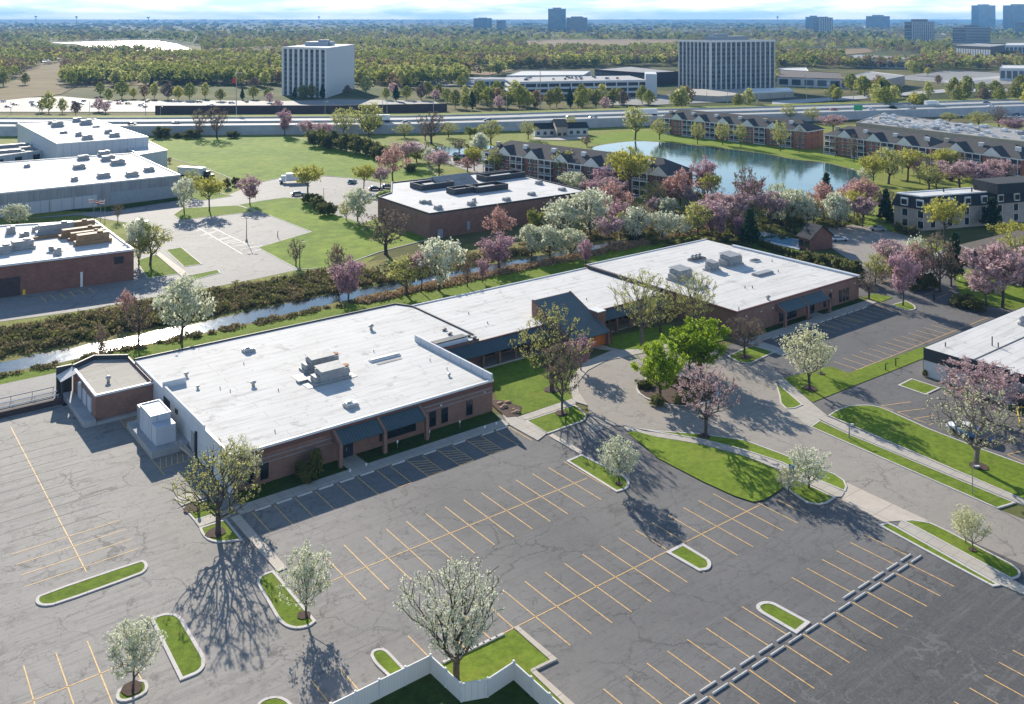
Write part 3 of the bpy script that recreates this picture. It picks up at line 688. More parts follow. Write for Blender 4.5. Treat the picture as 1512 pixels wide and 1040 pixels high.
# highway on its low embankment
HWL = [(-700, 184), (-300, 187.5), (0, 189.5), (200, 189), (400, 187.5), (600, 186), (760, 182), (900, 177), (1000, 174), (1132, 171), (1250, 167), (1400, 162.5), (1512, 158.5), (1900, 148)]
near = [G(x, y, 4) for x, y in HWL]
def off(l, d):
    out = []
    for i, p in enumerate(l):
        a = l[max(0, i-1)]; b = l[min(len(l)-1, i+1)]; t = (b-a); t.z = 0; t.normalize(); out.append(p+Vector((-t.y, t.x, 0))*d)
    return out
far = off(near, 44)
def band(name, l0, l1, mat, z):
    mb = MB()
    for i in range(len(l0)-1): mb.poly([(l0[i].x, l0[i].y, z), (l0[i+1].x, l0[i+1].y, z), (l1[i+1].x, l1[i+1].y, z), (l1[i].x, l1[i].y, z)])
    o = mb.build(name, M[mat]); o['kind'] = 'structure'
band('embankment', near, off(near, 62), 'verge_grass', 3.95)
band('highway', off(near, 1), off(near, 17), 'highway_concrete', 4.05); band('highway', off(near, 22), off(near, 40), 'highway_concrete', 4.05)
def wallrun(name, l, h0, h1, th, mat, lab, cat, side=1):
    mb = MB(); l2 = off(l, th)
    for i in range(len(l)-1):
        a, b, c_, d = l[i], l[i+1], l2[i+1], l2[i]
        mb.prism([a, b, c_, d], h0, h1)
    return tag(mb.build(name, M[mat]), lab, cat)
wallrun('retaining_wall', off(near, -.5), 0, 5.0, .5, 'barrier', 'long pale grey concrete wall along the near edge of the highway', 'wall')
wallrun('median_barrier', off(near, 19), 4, 5.1, .5, 'barrier', 'low concrete median barrier between the two highway carriageways', 'barrier')
wallrun('guard_rail', off(near, 41.5), 4, 4.9, .3, 'barrier', 'low barrier along the far side of the highway', 'barrier')
# slope down behind the highway
mb = MB(); s0, s1 = off(near, 62), off(near, 80)
for i in range(len(s0)-1): mb.poly([(s0[i].x, s0[i].y, 3.95), (s0[i+1].x, s0[i+1].y, 3.95), (s1[i+1].x, s1[i+1].y, 0), (s1[i].x, s1[i].y, 0)])
o = mb.build('embankment', M['verge_grass']); o['kind'] = 'structure'
# paved yards, fields and water far out
def far_flat(name, pts, mat, z): flat(name, P(pts), M[mat], z)
far_flat('parking_lot', [(-300, 152), (0, 147), (90, 143), (170, 150), (300, 149), (420, 150), (500, 147), (640, 150), (660, 158), (500, 164), (230, 166), (0, 166), (-300, 172)], 'far_asphalt', .3)
far_flat('parking_lot', [(620, 120), (700, 114), (760, 116), (760, 124), (700, 128), (630, 128)], 'far_asphalt', .3)
far_flat('parking_lot', [(900, 146), (1000, 140), (1150, 138), (1180, 144), (1100, 150), (960, 156), (900, 156)], 'far_asphalt', .3)
far_flat('parking_lot', [(1310, 116), (1400, 104), (1470, 108), (1512, 112), (1700, 120), (1700, 128), (1400, 124)], 'far_asphalt', .3)
far_flat('road', [(1140, 150), (1300, 140), (1400, 132), (1512, 132), (1700, 130), (1700, 134), (1512, 136), (1400, 137), (1300, 145), (1140, 156)], 'highway_concrete', .35)
far_flat('road', [(1390, 120), (1512, 110), (1700, 104), (1700, 107), (1512, 113), (1400, 124)], 'highway_concrete', .45)
far_flat('field', [(768, 62), (820, 59), (1004, 58.5), (1004, 66), (990, 70), (900, 72), (790, 70)], 'dry_field', .8)
far_flat('field', [(-200, 150), (0, 132), (40, 110), (95, 93), (180, 84), (380, 95), (420, 120), (110, 130), (90, 140), (-100, 160)], 'marsh', .4)
far_flat('field', [(-300, 108), (0, 100), (80, 80), (200, 72), (380, 66), (440, 64), (440, 74), (300, 82), (150, 92), (80, 108), (0, 118), (-300, 140)], 'marsh', .5)
far_flat('marsh_water', [(75, 64), (150, 62), (230, 60.5), (262, 66), (272, 70), (286, 74), (265, 76.5), (200, 76), (190, 72), (130, 71.5), (115, 66)], 'marsh_water', 1.1)
far_flat('path', [(0, 101), (30, 96), (90, 85), (190, 71.5), (194, 72.5), (95, 87.5), (33, 99), (0, 105)], 'highway_concrete', 1.2)
far_flat('field', [(1150, 74), (1280, 72), (1290, 78), (1220, 84), (1150, 80)], 'dry_field', .8)
far_flat('field', [(640, 106), (720, 98), (760, 104), (720, 112)], 'dry_field', .5)
far_flat('parking_lot', [(1462, 166), (1512, 160), (1600, 166), (1600, 186), (1512, 180)], 'far_asphalt', .1)
# =========================== the white-roofed brick building ======================================
def bld(name, c, label, cat='building', group=None): return empty(name, c, label, cat, group)
root = bld('brick_building', ab(0, 0), 'long low brick building with three flat white roofs and a dark sloping metal entrance')
def wall_with(mb, p0, p1, z0, z1): mb.prism([p0, p1, p1+Vector((0, .01, 0)), p0+Vector((0, .01, 0))], z0, z1)
# walls
H1, H2, H3 = 4.75, 4.2, 4.7
mb = MB(); mb.prism(ABP([(-41, 0), (-.5, 0), (-.5, 42), (-41, 42)]), 0, H1, cap=False); mb.prism(ABP([(-.6, 16.6), (8.8, 16.6), (8.8, 40.6), (-.6, 40.6)]), 0, H1-.05, cap=False)
mb.prism(ABP([(8.7, 18.6), (55, 18.6), (55, 40.4), (8.7, 40.4)]), 0, H2, cap=False); mb.prism(ABP([(55.5, -1.3), (95.6, -1.3), (95.6, 41), (55.5, 41)]), 0, H3, cap=False)
child(mb, 'wall', M['brick'], root)
mb = MB(); mb.prism(ABP([(-41.35, -.03), (-41.0, -.03), (-41.0, 42), (-41.35, 42)]), 0, H1+.02); w = child(mb, 'wall', M['white_wall'], root); w['label'] = 'white painted end wall'
# roofs
r1 = MB(); r1.poly([tuple(p) for p in ABP([(-41.2, 0), (-.6, 0), (-.6, 16.6), (8.8, 16.6), (8.8, 38.5), (7, 41.9), (-41.2, 41.9)], H1)]); roof1 = child(r1, 'roof', M['white_roof'], root); roof1['label'] = 'white flat roof of the near wing'
r2 = MB(); r2.poly([tuple(p) for p in ABP([(8.8, 16.6), (55.4, 16.6), (55.4, 40.6), (8.8, 40.6)], H2)]); roof2 = child(r2, 'roof', M['white_roof'], root); roof2['label'] = 'white flat roof of the middle wing'
r3 = MB(); r3.poly([tuple(p) for p in ABP([(55.5, -1.2), (95.5, -1.2), (95.5, 41), (55.5, 41)], H3)]); roof3 = child(r3, 'roof', M['white_roof'], root); roof3['label'] = 'white flat roof of the far wing'
def curbrun(pts, w, z0, z1, name, mat, par=root, closed=False):
    mb = MB(); n = len(pts)
    for i in range(n if closed else n-1):
        a, b = ab(*pts[i]), ab(*pts[(i+1) % n]); d = (b-a).normalized(); nn = Vector((-d.y, d.x, 0))*w/2
        mb.prism([a-nn-d*w/2*.98, b-nn+d*w/2*.98, b+nn+d*w/2*.98, a+nn-d*w/2*.98], z0+i*.002, z1+i*.003)
    return child(mb, name, M[mat], par)
curbrun([(-41.2, 27.5), (-41.2, -.02), (-.5, -.02)], .3, H1-.1, H1+.2, 'parapet', 'trim_white')
curbrun([(-41.2, 42), (7, 42), (8.9, 38.6), (8.9, 18.4), (7.9, 16.6)], .25, H1-.2, H1+.25, 'parapet', 'fascia_dark')
curbrun([(-.62, 22), (-.62, .1)], .32, H1-.1, H1+1.05, 'parapet', 'panel_white'); curbrun([(-.45, 22), (-.45, .1)], .12, H1-.2, H1+1.0, 'parapet', 'fascia_brown')
curbrun([(-41.2, 27.5), (-38, 27.5)], .25, H1, H1+.9, 'parapet', 'white_wall'); curbrun([(-41.22, 27.4), (-41.22, 10)], .28, H1+.2, H1+.55, 'parapet', 'white_wall')
curbrun([(55.5, 41), (55.5, -1.25), (95.6, -1.25)], .28, H3-.1, H3+.22, 'parapet', 'fascia_brown'); curbrun([(95.4, -1.1), (95.4, 32)], .9, H3-.1, H3+.4, 'parapet', 'panel_white'); curbrun([(55.5, 41), (95.6, 41)], .25, H3-.1, H3+.2, 'parapet', 'trim_white')
curbrun([(55.2, 18), (55.2, 40)], .3, H2, H3+.2, 'parapet', 'fascia_dark'); curbrun([(8.8, 40.6), (55, 40.6)], .25, H2-.1, H2+.2, 'parapet', 'trim_white')
curbrun([(8.9, 16.55), (24.3, 16.55)], .25, H2-.25, H2+.12, 'fascia', 'fascia_brown'); curbrun([(34.5, 16.55), (55.3, 16.55)], .25, H2-.25, H2+.12, 'fascia', 'fascia_brown')
curbrun([(-41, -.07), (-.45, -.07)], .1, H1-.75, H1-.1, 'fascia', 'fascia_brown')
for z in (3.35, 2.75):
    curbrun([(-41, -.1), (-27.4, -.1)], .06, z, z+.07, 'trim', 'curb_blue'); curbrun([(-13.2, -.1), (-.6, -.1)], .06, z+.35, z+.42, 'trim', 'curb_blue')
def slope(a0, a1, b0, z0, b1, z1, th=.14, name='canopy', par=root, mat='canopy_metal'):
    mb = MB(); p = [ab(a0, b0, z0), ab(a1, b0, z0), ab(a1, b1, z1), ab(a0, b1, z1)]; n = (p[1]-p[0]).cross(p[3]-p[0]).normalized(); n = n if n.z > 0 else -n
    mb.quadbox(*p, n, th); return child(mb, name, M[mat], par)
# front canopies on brick piers
for a0, a1 in ((-26.9, -20.7), (-20.1, -13.9)):
    slope(a0, a1, -.15, 4.15, -2.3, 3.0)
for a in (-27.15, -20.4, -13.6):
    mb = MB(); mb.prism(ABP([(a-.25, -2.35), (a+.25, -2.35), (a+.25, -1.85), (a-.25, -1.85)]), 0, 3.1); mb.prism(ABP([(a-.22, -1.9), (a+.22, -1.9), (a+.22, 0), (a-.22, 0)]), 2.9, 3.3)
    p = [ab(a-.22, -2.33, 3.1), ab(a-.22, -2.33, 3.25), ab(a-.22, -.1, 4.4), ab(a-.22, -.1, 3.1)]; q = [v+AX*.44 for v in p]
    for i in range(4): mb.poly([p[i], p[(i+1) % 4], q[(i+1) % 4], q[i]])
    mb.poly(p); mb.poly(q); child(mb, 'pier', M['brick'], root)
for a0, a1 in ((67.6, 74.3), (74.9, 81.6)): slope(a0, a1, -1.45, 4.1, -3.5, 2.9)
for a in (67.3, 74.6, 81.9):
    mb = MB(); mb.prism(ABP([(a-.25, -3.6), (a+.25, -3.6), (a+.25, -3.1), (a-.25, -3.1)]), 0, 3.0)
    p = [ab(a-.2, -3.5, 2.7), ab(a-.2, -3.5, 3.1), ab(a-.2, -1.35, 4.3), ab(a-.2, -1.35, 2.7)]; q = [v+AX*.4 for v in p]
    for i in range(4): mb.poly([p[i], p[(i+1) % 4], q[(i+1) % 4], q[i]])
    mb.poly(p); mb.poly(q); child(mb, 'pier', M['brick'], root)
# middle wing canopy, columns, kerb
slope(-.3, 24.3, 16.7, H2-.1, 14.4, 2.55); slope(34.6, 55.3, 16.7, H2-.1, 14.6, 2.7)
for a in (1.5, 5, 8.5, 12, 15.5, 19, 22.3, 36.5, 40, 43.5, 47, 50.5, 54):
    mb = MB(); mb.prism(ABP([(a-.2, 14.8), (a+.2, 14.8), (a+.2, 15.2), (a-.2, 15.2)]), 0, 2.85); child(mb, 'column', M['brick'], root)
mb = MB(); mb.prism(ABP([(-.3, 14.5), (23.2, 14.5), (23.2, 14.75), (-.3, 14.75)]), 0, .35); child(mb, 'plinth', M['concrete'], root)
mb = MB(); mb.prism(ABP([(-.3, 15.2), (23.2, 15.2), (23.2, 18.5), (-.3, 18.5)]), 0, .1); mb.prism(ABP([(34.5, 15.2), (55, 15.2), (55, 18.5), (34.5, 18.5)]), 0, .1); child(mb, 'porch', M['concrete'], root)
def win(a0, a1, b, z0, z1, par=root, facing=(0, -1), name='window', gl='glass_dark'):
    """window in a wall that runs along A at b, facing -B"""
    n = facing[1]; mb = MB(); mb.prism(ABP([(a0, b+.02*n*-1), (a1, b+.02*n*-1), (a1, b+.05*n), (a0, b+.05*n)]), z0, z1); w = child(mb, name, M[gl], par)
    fb = MB()
    for x0, x1, y0, y1 in ((a0-.06, a0, z0-.06, z1+.06), (a1, a1+.06, z0-.06, z1+.06), (a0, a1, z0-.06, z0), (a0, a1, z1, z1+.06)):
        fb.prism(ABP([(x0, b+.02*n*-1), (x1, b+.02*n*-1), (x1, b+.08*n), (x0, b+.08*n)]), y0, y1)
    f = child(fb, 'frame', M['metal_dark'], root); f.parent = w; return w
for a in (-38.8, -36.9, -11.3, -9.2, -4.8): win(a-.5, a+.5, 0, .7, 2.75)
win(-20, -14.2, 0, .9, 2.5); 
for a in (82.9, 84.8, 88.4, 89.7, 91, ): win(a, a+.75, -1.3, .6, 3.0)
win(68.2, 73.6, -1.3, .5, 2.5)
for a in np.arange(0.5, 22.5, 3.5): win(a, a+2.6, 18.6, .5, 2.3)
for a in np.arange(35, 54, 3.5): win(a, a+2.6, 18.6, .5, 2.3)
mb = MB(); mb.prism(ABP([(-26.4, -.1), (-24.2, -.1), (-24.2, 0), (-26.4, 0)]), .05, 2.4); d = child(mb, 'door', M['glass_dark'], root); mb = MB(); mb.box(ab(-25.2, -.14, 1.0), .05, .06, .5, ROTA); h = child(mb, 'handle', M['metal_grey'], root); h.parent = d
mb = MB(); mb.prism(ABP([(77.1, -1.4), (79.6, -1.4), (79.6, -1.3), (77.1, -1.3)]), .05, 2.4); d = child(mb, 'door', M['glass_dark'], root)
# end-wall door, vent
mb = MB(); mb.prism(ABP([(-41.45, 13.4), (-41.36, 13.4), (-41.36, 14.6), (-41.45, 14.6)]), .2, 3.0); child(mb, 'door', M['grey_wall'], root)
mb = MB(); mb.prism(ABP([(-41.6, 12.3), (-41.36, 12.3), (-41.36, 12.7), (-41.6, 12.7)]), .1, 3.6); child(mb, 'downpipe', M['metal_dark'], root)
mb = MB(); mb.prism(ABP([(-41.5, 20.5), (-41.36, 20.5), (-41.36, 21.4), (-41.5, 21.4)]), 3.2, 3.8); child(mb, 'vent', M['metal_dark'], root)
mb = MB(); mb.prism(ABP([(-41.45, 24), (-41.36, 24), (-41.36, 26.8), (-41.45, 26.8)]), 1.0, 3.9); child(mb, 'door', M['metal_dark'], root)
# entrance wedge: brick fins carrying a steep metal roof
def fin(a, th, b0, z0, b1, z1):
    p = [ab(a, b0, 0), ab(a, b0, z0), ab(a, b1, z1), ab(a, b1, 0)]; q = [v+AX*th for v in p]; mb = MB()
    for i in range(4): mb.poly([p[i], p[(i+1) % 4], q[(i+1) % 4], q[i]])
    mb.poly(p); mb.poly(q); return child(mb, 'fin_wall', M['brick'], root)
fin(24.4, .45, 10.6, 2.6, 21.6, 7.3); fin(33.6, .45, 10.6, 2.6, 21.6, 7.3)
slope(24.85, 33.6, 21.5, 7.0, 10.2, 2.35, .2)
mb = MB(); mb.prism(ABP([(24.85, 21.4), (33.6, 21.4), (33.6, 21.7), (24.85, 21.7)]), H2, 7.15); child(mb, 'fin_wall', M['brick'], root)
mb = MB(); mb.prism(ABP([(34.05, 13.8), (36, 13.8), (36, 16.4), (34.05, 16.4)]), 0, 5.0); child(mb, 'pier', M['brick'], root); mb = MB(); mb.prism(ABP([(34.0, 13.75), (36.05, 13.75), (36.05, 16.45), (34.0, 16.45)]), 5.0, 5.12); child(mb, 'coping', M['trim_white'], root)
mb = MB(); mb.prism(ABP([(29.4, 11.2), (33.5, 11.2), (33.5, 11.5), (29.4, 11.5)]), 0, 2.6); d = child(mb, 'entrance_panel', M['orange_panel'], root); d['label'] = 'bright orange entrance panel'
mb = MB(); mb.prism(ABP([(24.9, 11.4), (29.3, 11.4), (29.3, 11.6), (24.9, 11.6)]), 0, 2.6); child(mb, 'door', M['glass_dark'], root)
mb = MB(); mb.tube(ab(32.9, 10.5, 0), ab(32.9, 10.5, 2.6), .12); mb.tube(ab(34.3, 10.5, 0), ab(34.3, 10.5, 2.6), .12); child(mb, 'column', M['fascia_brown'], root)
# roof equipment
def rtu(a, b, l, w_, h, par, z, mat='unit_grey', curb=.35, rot=0.0):
    root_ = par; mb = MB(); c = ab(a, b, z); rz = ROTA+rot
    mb.box((c.x, c.y, z), l+.5, w_+.4, curb, rz); mb.box((c.x, c.y, z+curb), l*.72, w_, h, rz)
    ex = Vector((math.cos(rz), math.sin(rz), 0)); ey = Vector((-ex.y, ex.x, 0)); q = c+ex*(l*.40)
    mb.box((q.x, q.y, z+curb), l*.2, w_*.92, h*.82, rz)
    q = c-ex*(l*.42); mb.box((q.x, q.y, z+curb), l*.16, w_*.8, h*.55, rz)
    p0 = c-ex*l*.36-ey*(w_*.62)+Vector((0, 0, curb+h)); p1 = c+ex*l*.36-ey*(w_*.62)+Vector((0, 0, curb+h)); p2 = c+ex*l*.36+ey*(w_*.62)+Vector((0, 0, curb+h+.25)); p3 = c-ex*l*.36+ey*(w_*.62)+Vector((0, 0, curb+h+.25))
    mb.quadbox(p0, p1, p2, p3, (0, 0, 1), .08)
    for k in range(4):
        t = -.3+k*.2; q = c+ex*l*t; mb.box((q.x-ey.x*(w_*.5+.02), q.y-ey.y*(w_*.5+.02), z+curb+.1), .05, .06, h-.2, rz)
    u = child(mb, 'air_conditioner', M[mat], root_)
    f = MB()
    for k in (.3, .46):
        q = c+ex*l*k; f.lathe((q.x, q.y, z+curb+h*.82), [(w_*.3, 0), (w_*.3, .12), (w_*.22, .14)], 10)
    child(f, 'fan', M['unit_rust'], root_)
    if root_ is not root: u2 = f
    return u
def mushroom(a, b, par, z, r=.35, h=.6, mat='metal_grey'):
    mb = MB(); c = ab(a, b, z); mb.lathe(c, [(r*.55, 0), (r*.55, h*.55), (r, h*.6), (r*.95, h*.85), (r*.3, h)], 10); return child(mb, 'vent', M[mat], par)
def hatchbox(a, b, l, w_, h, par, z, mat='metal_dark', trim='trim_white', nm='skylight'):
    mb = MB(); mb.box(ab(a, b, z), l+.25, w_+.25, h*.7, ROTA); k = child(mb, 'roof_curb', M[trim], par); mb = MB(); mb.box(ab(a, b, z+h*.7), l, w_, h*.3, ROTA); s_ = child(mb, nm, M[mat], par); return s_
def rooftop(px, py, z):                                              # photo survey -> lot grid on a roof
    p = G(px, py, z)-Vector((OR.x, OR.y, 0)); return p.x*AX.x+p.y*AX.y, p.x*BX.x+p.y*BX.y
a, b = rooftop(486, 560, H1); rtu(a, b-.2, 5.6, 2.1, 1.5, roof1, H1); a2, b2 = rooftop(484, 541, H1); rtu(a2-1.2, b2+.3, 5.6, 2.0, 1.5, roof1, H1)
mb = MB(); c_ = ab(a-.2, b+1.6, H1); mb.box((c_.x, c_.y, H1), 8.6, 1.0, .35, ROTA); c_ = ab(a-.1, b+1.4, H1); mb.box((c_.x, c_.y, H1), 8.2, 6.2, .06, ROTA); child(mb, 'roof_curb', M['unit_grey'], roof1)
for px, py, r, h in ((548, 487, .5, 1.0), (374, 570, .45, .8), (275, 556, .4, .7), (292, 574, .3, .5), (663, 556, .3, .5)):
    a_, b_ = rooftop(px, py, H1); mushroom(a_, b_, roof1, H1, r, h)
for px, py in ((367, 519), (518, 600)):
    a_, b_ = rooftop(px, py, H1); hatchbox(a_, b_, 1.6, 1.3, .6, roof1, H1, 'trim_white', 'metal_grey', 'fan_housing'); mushroom(a_-.2, b_, roof1, H1+.6, .5, .3)
a_, b_ = rooftop(568, 529, H1); hatchbox(a_, b_, 5.2, .7, .35, roof1, H1, 'metal_grey', 'trim_white'); 
a_, b_ = rooftop(575, 534, H1); mb = MB(); mb.box(ab(a_, b_, H1), 4.4, .6, .05, ROTA); child(mb, 'roof_patch', M['tan_roof'], roof1)
a_, b_ = rooftop(663, 505, H1); hatchbox(a_, b_, 6.4, 1.5, .55, roof1, H1, 'metal_dark', 'trim_white')
for px, py in ((656, 488), (664, 494), (692, 497), (700, 500)):
    a_, b_ = rooftop(px, py, H1); mushroom(a_, b_, roof1, H1, .5, .35, 'metal_dark')
for px, py in ((552, 520), (325, 574), (411, 577), (340, 578), (635, 533), (660, 546), (406, 638), (360, 478+60)):
    a_, b_ = rooftop(px, py, H1); mb = MB(); mb.tube(ab(a_, b_, H1), ab(a_, b_, H1+.35), .06); child(mb, 'vent_pipe', M['metal_dark'], roof1)
for px, py in ((692, 464), (720, 478), (866, 443)):
    a_, b_ = rooftop(px, py, H2); mb = MB(); mb.tube(ab(a_, b_, H2), ab(a_, b_, H2+.35), .08); child(mb, 'vent_pipe', M['metal_dark'], roof2)
a_, b_ = rooftop(1004, 412, H3); rtu(a_, b_, 5.2, 2.6, 1.8, roof3, H3); a_, b_ = rooftop(1078, 391, H3); rtu(a_, b_, 5.2, 2.8, 1.9, roof3, H3); a_, b_ = rooftop(1051, 399, H3); rtu(a_, b_, 2.8, 1.9, 1.4, roof3, H3)
a_, b_ = rooftop(1029, 384, H3); hatchbox(a_, b_, 4.2, 1.6, .5, roof3, H3, 'metal_dark', 'unit_grey'); 
for k in range(3): mushroom(a_-1.2+k*1.2, b_+.3, roof3, H3+.4, .45, .9)
a_, b_ = rooftop(1030, 425, H3); hatchbox(a_, b_, 3.6, 2.2, .5, roof3, H3, 'unit_grey', 'metal_grey', 'duct')
a_, b_ = rooftop(1126, 405, H3); hatchbox(a_, b_, 5.0, 1.6, .5, roof3, H3, 'metal_grey', 'unit_grey'); a_, b_ = rooftop(1115, 386, H3); hatchbox(a_, b_, 1.9, 1.3, .4, roof3, H3, 'metal_dark', 'trim_white')
for px, py in ((1100, 426), (1111, 426), (1149, 402), (1091, 458), (1140, 387)):
    a_, b_ = rooftop(px, py, H3); mb = MB(); mb.tube(ab(a_, b_, H3), ab(a_, b_, H3+.5), .09); child(mb, 'vent_pipe', M['metal_dark'], roof3)
a_, b_ = rooftop(1134, 443, H3); mushroom(a_, b_, roof3, H3, .5, .9)
# small lamps on the walls
for a in (-18, -15.5, -9.9, -2):
    mb = MB(); mb.box(ab(a, -.12, 3.3), .22, .14, .2, ROTA); child(mb, 'wall_lamp', M['trim_white'], root)
for a in (58, 62.5, 66, 85.5, 94): 
    mb = MB(); mb.box(ab(a, -1.42, 3.5), .25, .14, .22, ROTA); child(mb, 'wall_lamp', M['trim_white'], root)

# --------------------------- brick annex with the dock doors -------------------------------------
an = bld('loading_annex', ab(-45.6, 39), 'small brick annex with a tan gravel roof and three white doors')
mb = MB(); mb.prism(ABP([(-49.7, 32.1), (-41.4, 32.1), (-41.4, 45.5), (-46, 48.6), (-49.7, 46)]), 0, 4.2, cap=False); child(mb, 'wall', M['brick'], an)
mb = MB(); mb.poly([tuple(p) for p in ABP([(-49.5, 32.2), (-41.5, 32.2), (-41.5, 45.4), (-46, 48.4), (-49.5, 45.9)], 4.02)]); ar = child(mb, 'roof', M['tan_roof'], an)
def anrun(pts, w, z0, z1, name, mat): return curbrun(pts, w, z0, z1, name, mat, an)
anrun([(-49.6, 45.9), (-49.6, 32.2), (-41.5, 32.2)], .3, 4.0, 4.3, 'parapet', 'trim_white'); anrun([(-41.5, 32.4), (-41.5, 45.5)], .25, 4.0, 4.45, 'parapet', 'fascia_brown'); anrun([(-41.6, 45.4), (-46, 48.4), (-49.6, 46)], .3, 4.0, 4.75, 'parapet', 'fascia_dark')
mushroom(*rooftop(160, 563, 4.1), ar, 4.05, .42, .9)
for b0 in (34.2, 37.1, 40.2):
    mb = MB(); mb.prism(ABP([(-49.85, b0), (-49.7, b0), (-49.7, b0+2.1), (-49.85, b0+2.1)]), 1.0, 3.2); child(mb, 'door', M['panel_white'], an)
mb = MB(); mb.lathe(ab(-50.0, 40, 3.55), [(.05, -.1), (.3, 0), (.25, .25), (.1, .35)], 8); child(mb, 'wall_lamp', M['trim_white'], an)
mb = MB(); mb.prism(ABP([(-51.4, 31.4), (-49.75, 31.4), (-49.75, 45), (-51.4, 45)]), 0, .95); mb.prism(ABP([(-49.7, 31.4), (-41.4, 31.4), (-41.4, 32.05), (-49.7, 32.05)]), 0, .5); child(mb, 'dock_platform', M['grey_wall'], an)
hd = MB()
hd.prism(ABP([(-52, 46.6), (-49.75, 46.6), (-49.75, 47.0), (-52, 47.0)]), 0, 4.6); hd.prism(ABP([(-52, 43.2), (-51.7, 43.2), (-51.7, 43.6), (-52, 43.6)]), 0, 3.4); child(hd, 'porch_wall', M['fascia_dark'], an)
for k in range(9):
    mb = MB(); p = [ab(-49.8, 43.2+k*.38, 4.2), ab(-52.1, 43.2+k*.38, 3.3), ab(-52.1, 43.4+k*.38, 3.3), ab(-49.8, 43.4+k*.38, 4.2)]; mb.quadbox(*p, (0, 0, 1), .08); child(mb, 'roof_slat', M['trim_white'], an)
mb = MB(); mb.prism(ABP([(-51.8, 46.2), (-49.9, 46.2), (-49.9, 46.5), (-51.8, 46.5)]), 0, 2.4); child(mb, 'door', M['metal_dark'], an)

# --------------------------- compactor, dock, rails -------------------------------------
dk = MB(); dk.prism(ABP([(-46.4, 15.6), (-41.4, 15.6), (-41.4, 27.6), (-46.4, 27.6)]), 0, 1.0); o = tag(dk.build('loading_dock', M['grey_wall']), 'raised grey concrete loading dock under the white steel container', 'dock')
ct = empty('steel_container', ab(-44.1, 20.5, 1.0), 'tall white steel container with a stepped top on the loading dock', 'container')
mb = MB(); mb.prism(ABP([(-45.5, 19.1), (-42.8, 19.1), (-42.8, 24.4), (-45.5, 24.4)]), 1.01, 4.35, bot=True); child(mb, 'body', M['panel_white'], ct)
mb = MB(); mb.prism(ABP([(-45.4, 17.1), (-42.7, 17.1), (-42.7, 19.08), (-45.4, 19.08)]), 1.01, 3.5, bot=True); child(mb, 'hopper', M['panel_white'], ct)
mb = MB()
for q in ([(-45.55, 19.05), (-45.4, 19.05), (-45.4, 24.4), (-45.55, 24.4)], [(-42.9, 19.05), (-42.75, 19.05), (-42.75, 24.4), (-42.9, 24.4)], [(-45.4, 19.05), (-42.9, 19.05), (-42.9, 19.2), (-45.4, 19.2)], [(-45.4, 24.25), (-42.9, 24.25), (-42.9, 24.4), (-45.4, 24.4)]): mb.prism(ABP(q), 4.35, 4.5)
child(mb, 'rim', M['trim_white'], ct); mb = MB(); mb.prism(ABP([(-45.3, 24.45), (-43.4, 24.45), (-43.4, 26.6), (-45.3, 26.6)]), 1.0, 3.6); child(mb, 'chute', M['unit_grey'], ct)
for q in (0, 1):
    mb = MB(); mb.tube(ab(-42.9+q*.6, 16.6, .95), ab(-41.9+q*.3, 14.2, .12), .22); mb.tube(ab(-41.9+q*.3, 14.2, .12), ab(-41.8+q*.1, 11.6, .12), .2)
    tag(mb.build('drain_hose', M['tan_wall']), ('tan ribbed hose running down from the loading dock, outer of the pair', 'tan ribbed hose running down from the loading dock, nearer the white wall')[q], 'hose')
mb = MB(); mb.prism(ABP([(-140, 42.9), (-51.8, 42.9), (-51.8, 43.5), (-140, 43.5)]), 0, .9); rw = tag(mb.build('retaining_wall', M['brick_dark']), 'low dark brick retaining wall beside the pale rear drive', 'wall')
for k, b in enumerate((45.2, 46.6, 48.4)):
    mb = MB(); mb.tube(ab(-140, b, .75+.12*k), ab(-51.9, b, .75+.12*k), .09)
    for j in range(30): mb.tube(ab(-140+j*3.03, b, 0), ab(-140+j*3.03, b, .8+.12*k), .05, k=5)
    tag(mb.build('guard_rail', M['trim_white' if k < 2 else 'metal_grey']), ('white pipe rail nearest the dark retaining wall left of the annex', 'white pipe rail in the middle of three left of the annex', 'grey pipe rail along the edge of the pale rear drive')[k], 'railing')
flat('ramp', ABP([(-140, 43.5), (-52, 43.5), (-52, 49.3), (-140, 49.3)]), M['asphalt_dark'], .06)
# vinyl fence at the bottom
fp = [(330, 1150), (450, 1090), (560, 1034), (635.4, 996), (681, 1039), (720, 1032), (758.4, 1006), (870, 1110), (930, 1170)]
fw = P(fp); fr = empty('privacy_fence', fw[3], 'white vinyl privacy fence zigzagging round dark shaded grass', 'fence')
for i in range(len(fw)-1):
    a, b = fw[i], fw[i+1]; d = (b-a).normalized(); n = Vector((-d.y, d.x, 0)); L = (b-a).length; k = max(1, round(L/2.5))
    mb = MB(); mb.prism([a+d*.08-n*.025, b-d*.08-n*.025, b-d*.08+n*.025, a+d*.08+n*.025], .02, 1.68); p_ = child(mb, 'panel', M['fence_vinyl'], fr)
    mb = MB(); mb.prism([a+d*.08-n*.06, b-d*.08-n*.06, b-d*.08+n*.06, a+d*.08+n*.06], 1.68, 1.76); child(mb, 'rail', M['trim_white'], fr)
    for j in range(k):
        q = a+(b-a)*j/k; mb = MB(); mb.box((q.x, q.y, 0), .14, .14, 1.84, math.atan2(d.y, d.x)); mb.box((q.x, q.y, 1.84), .19, .19, .05, math.atan2(d.y, d.x)); child(mb, 'post', M['trim_white'], fr)
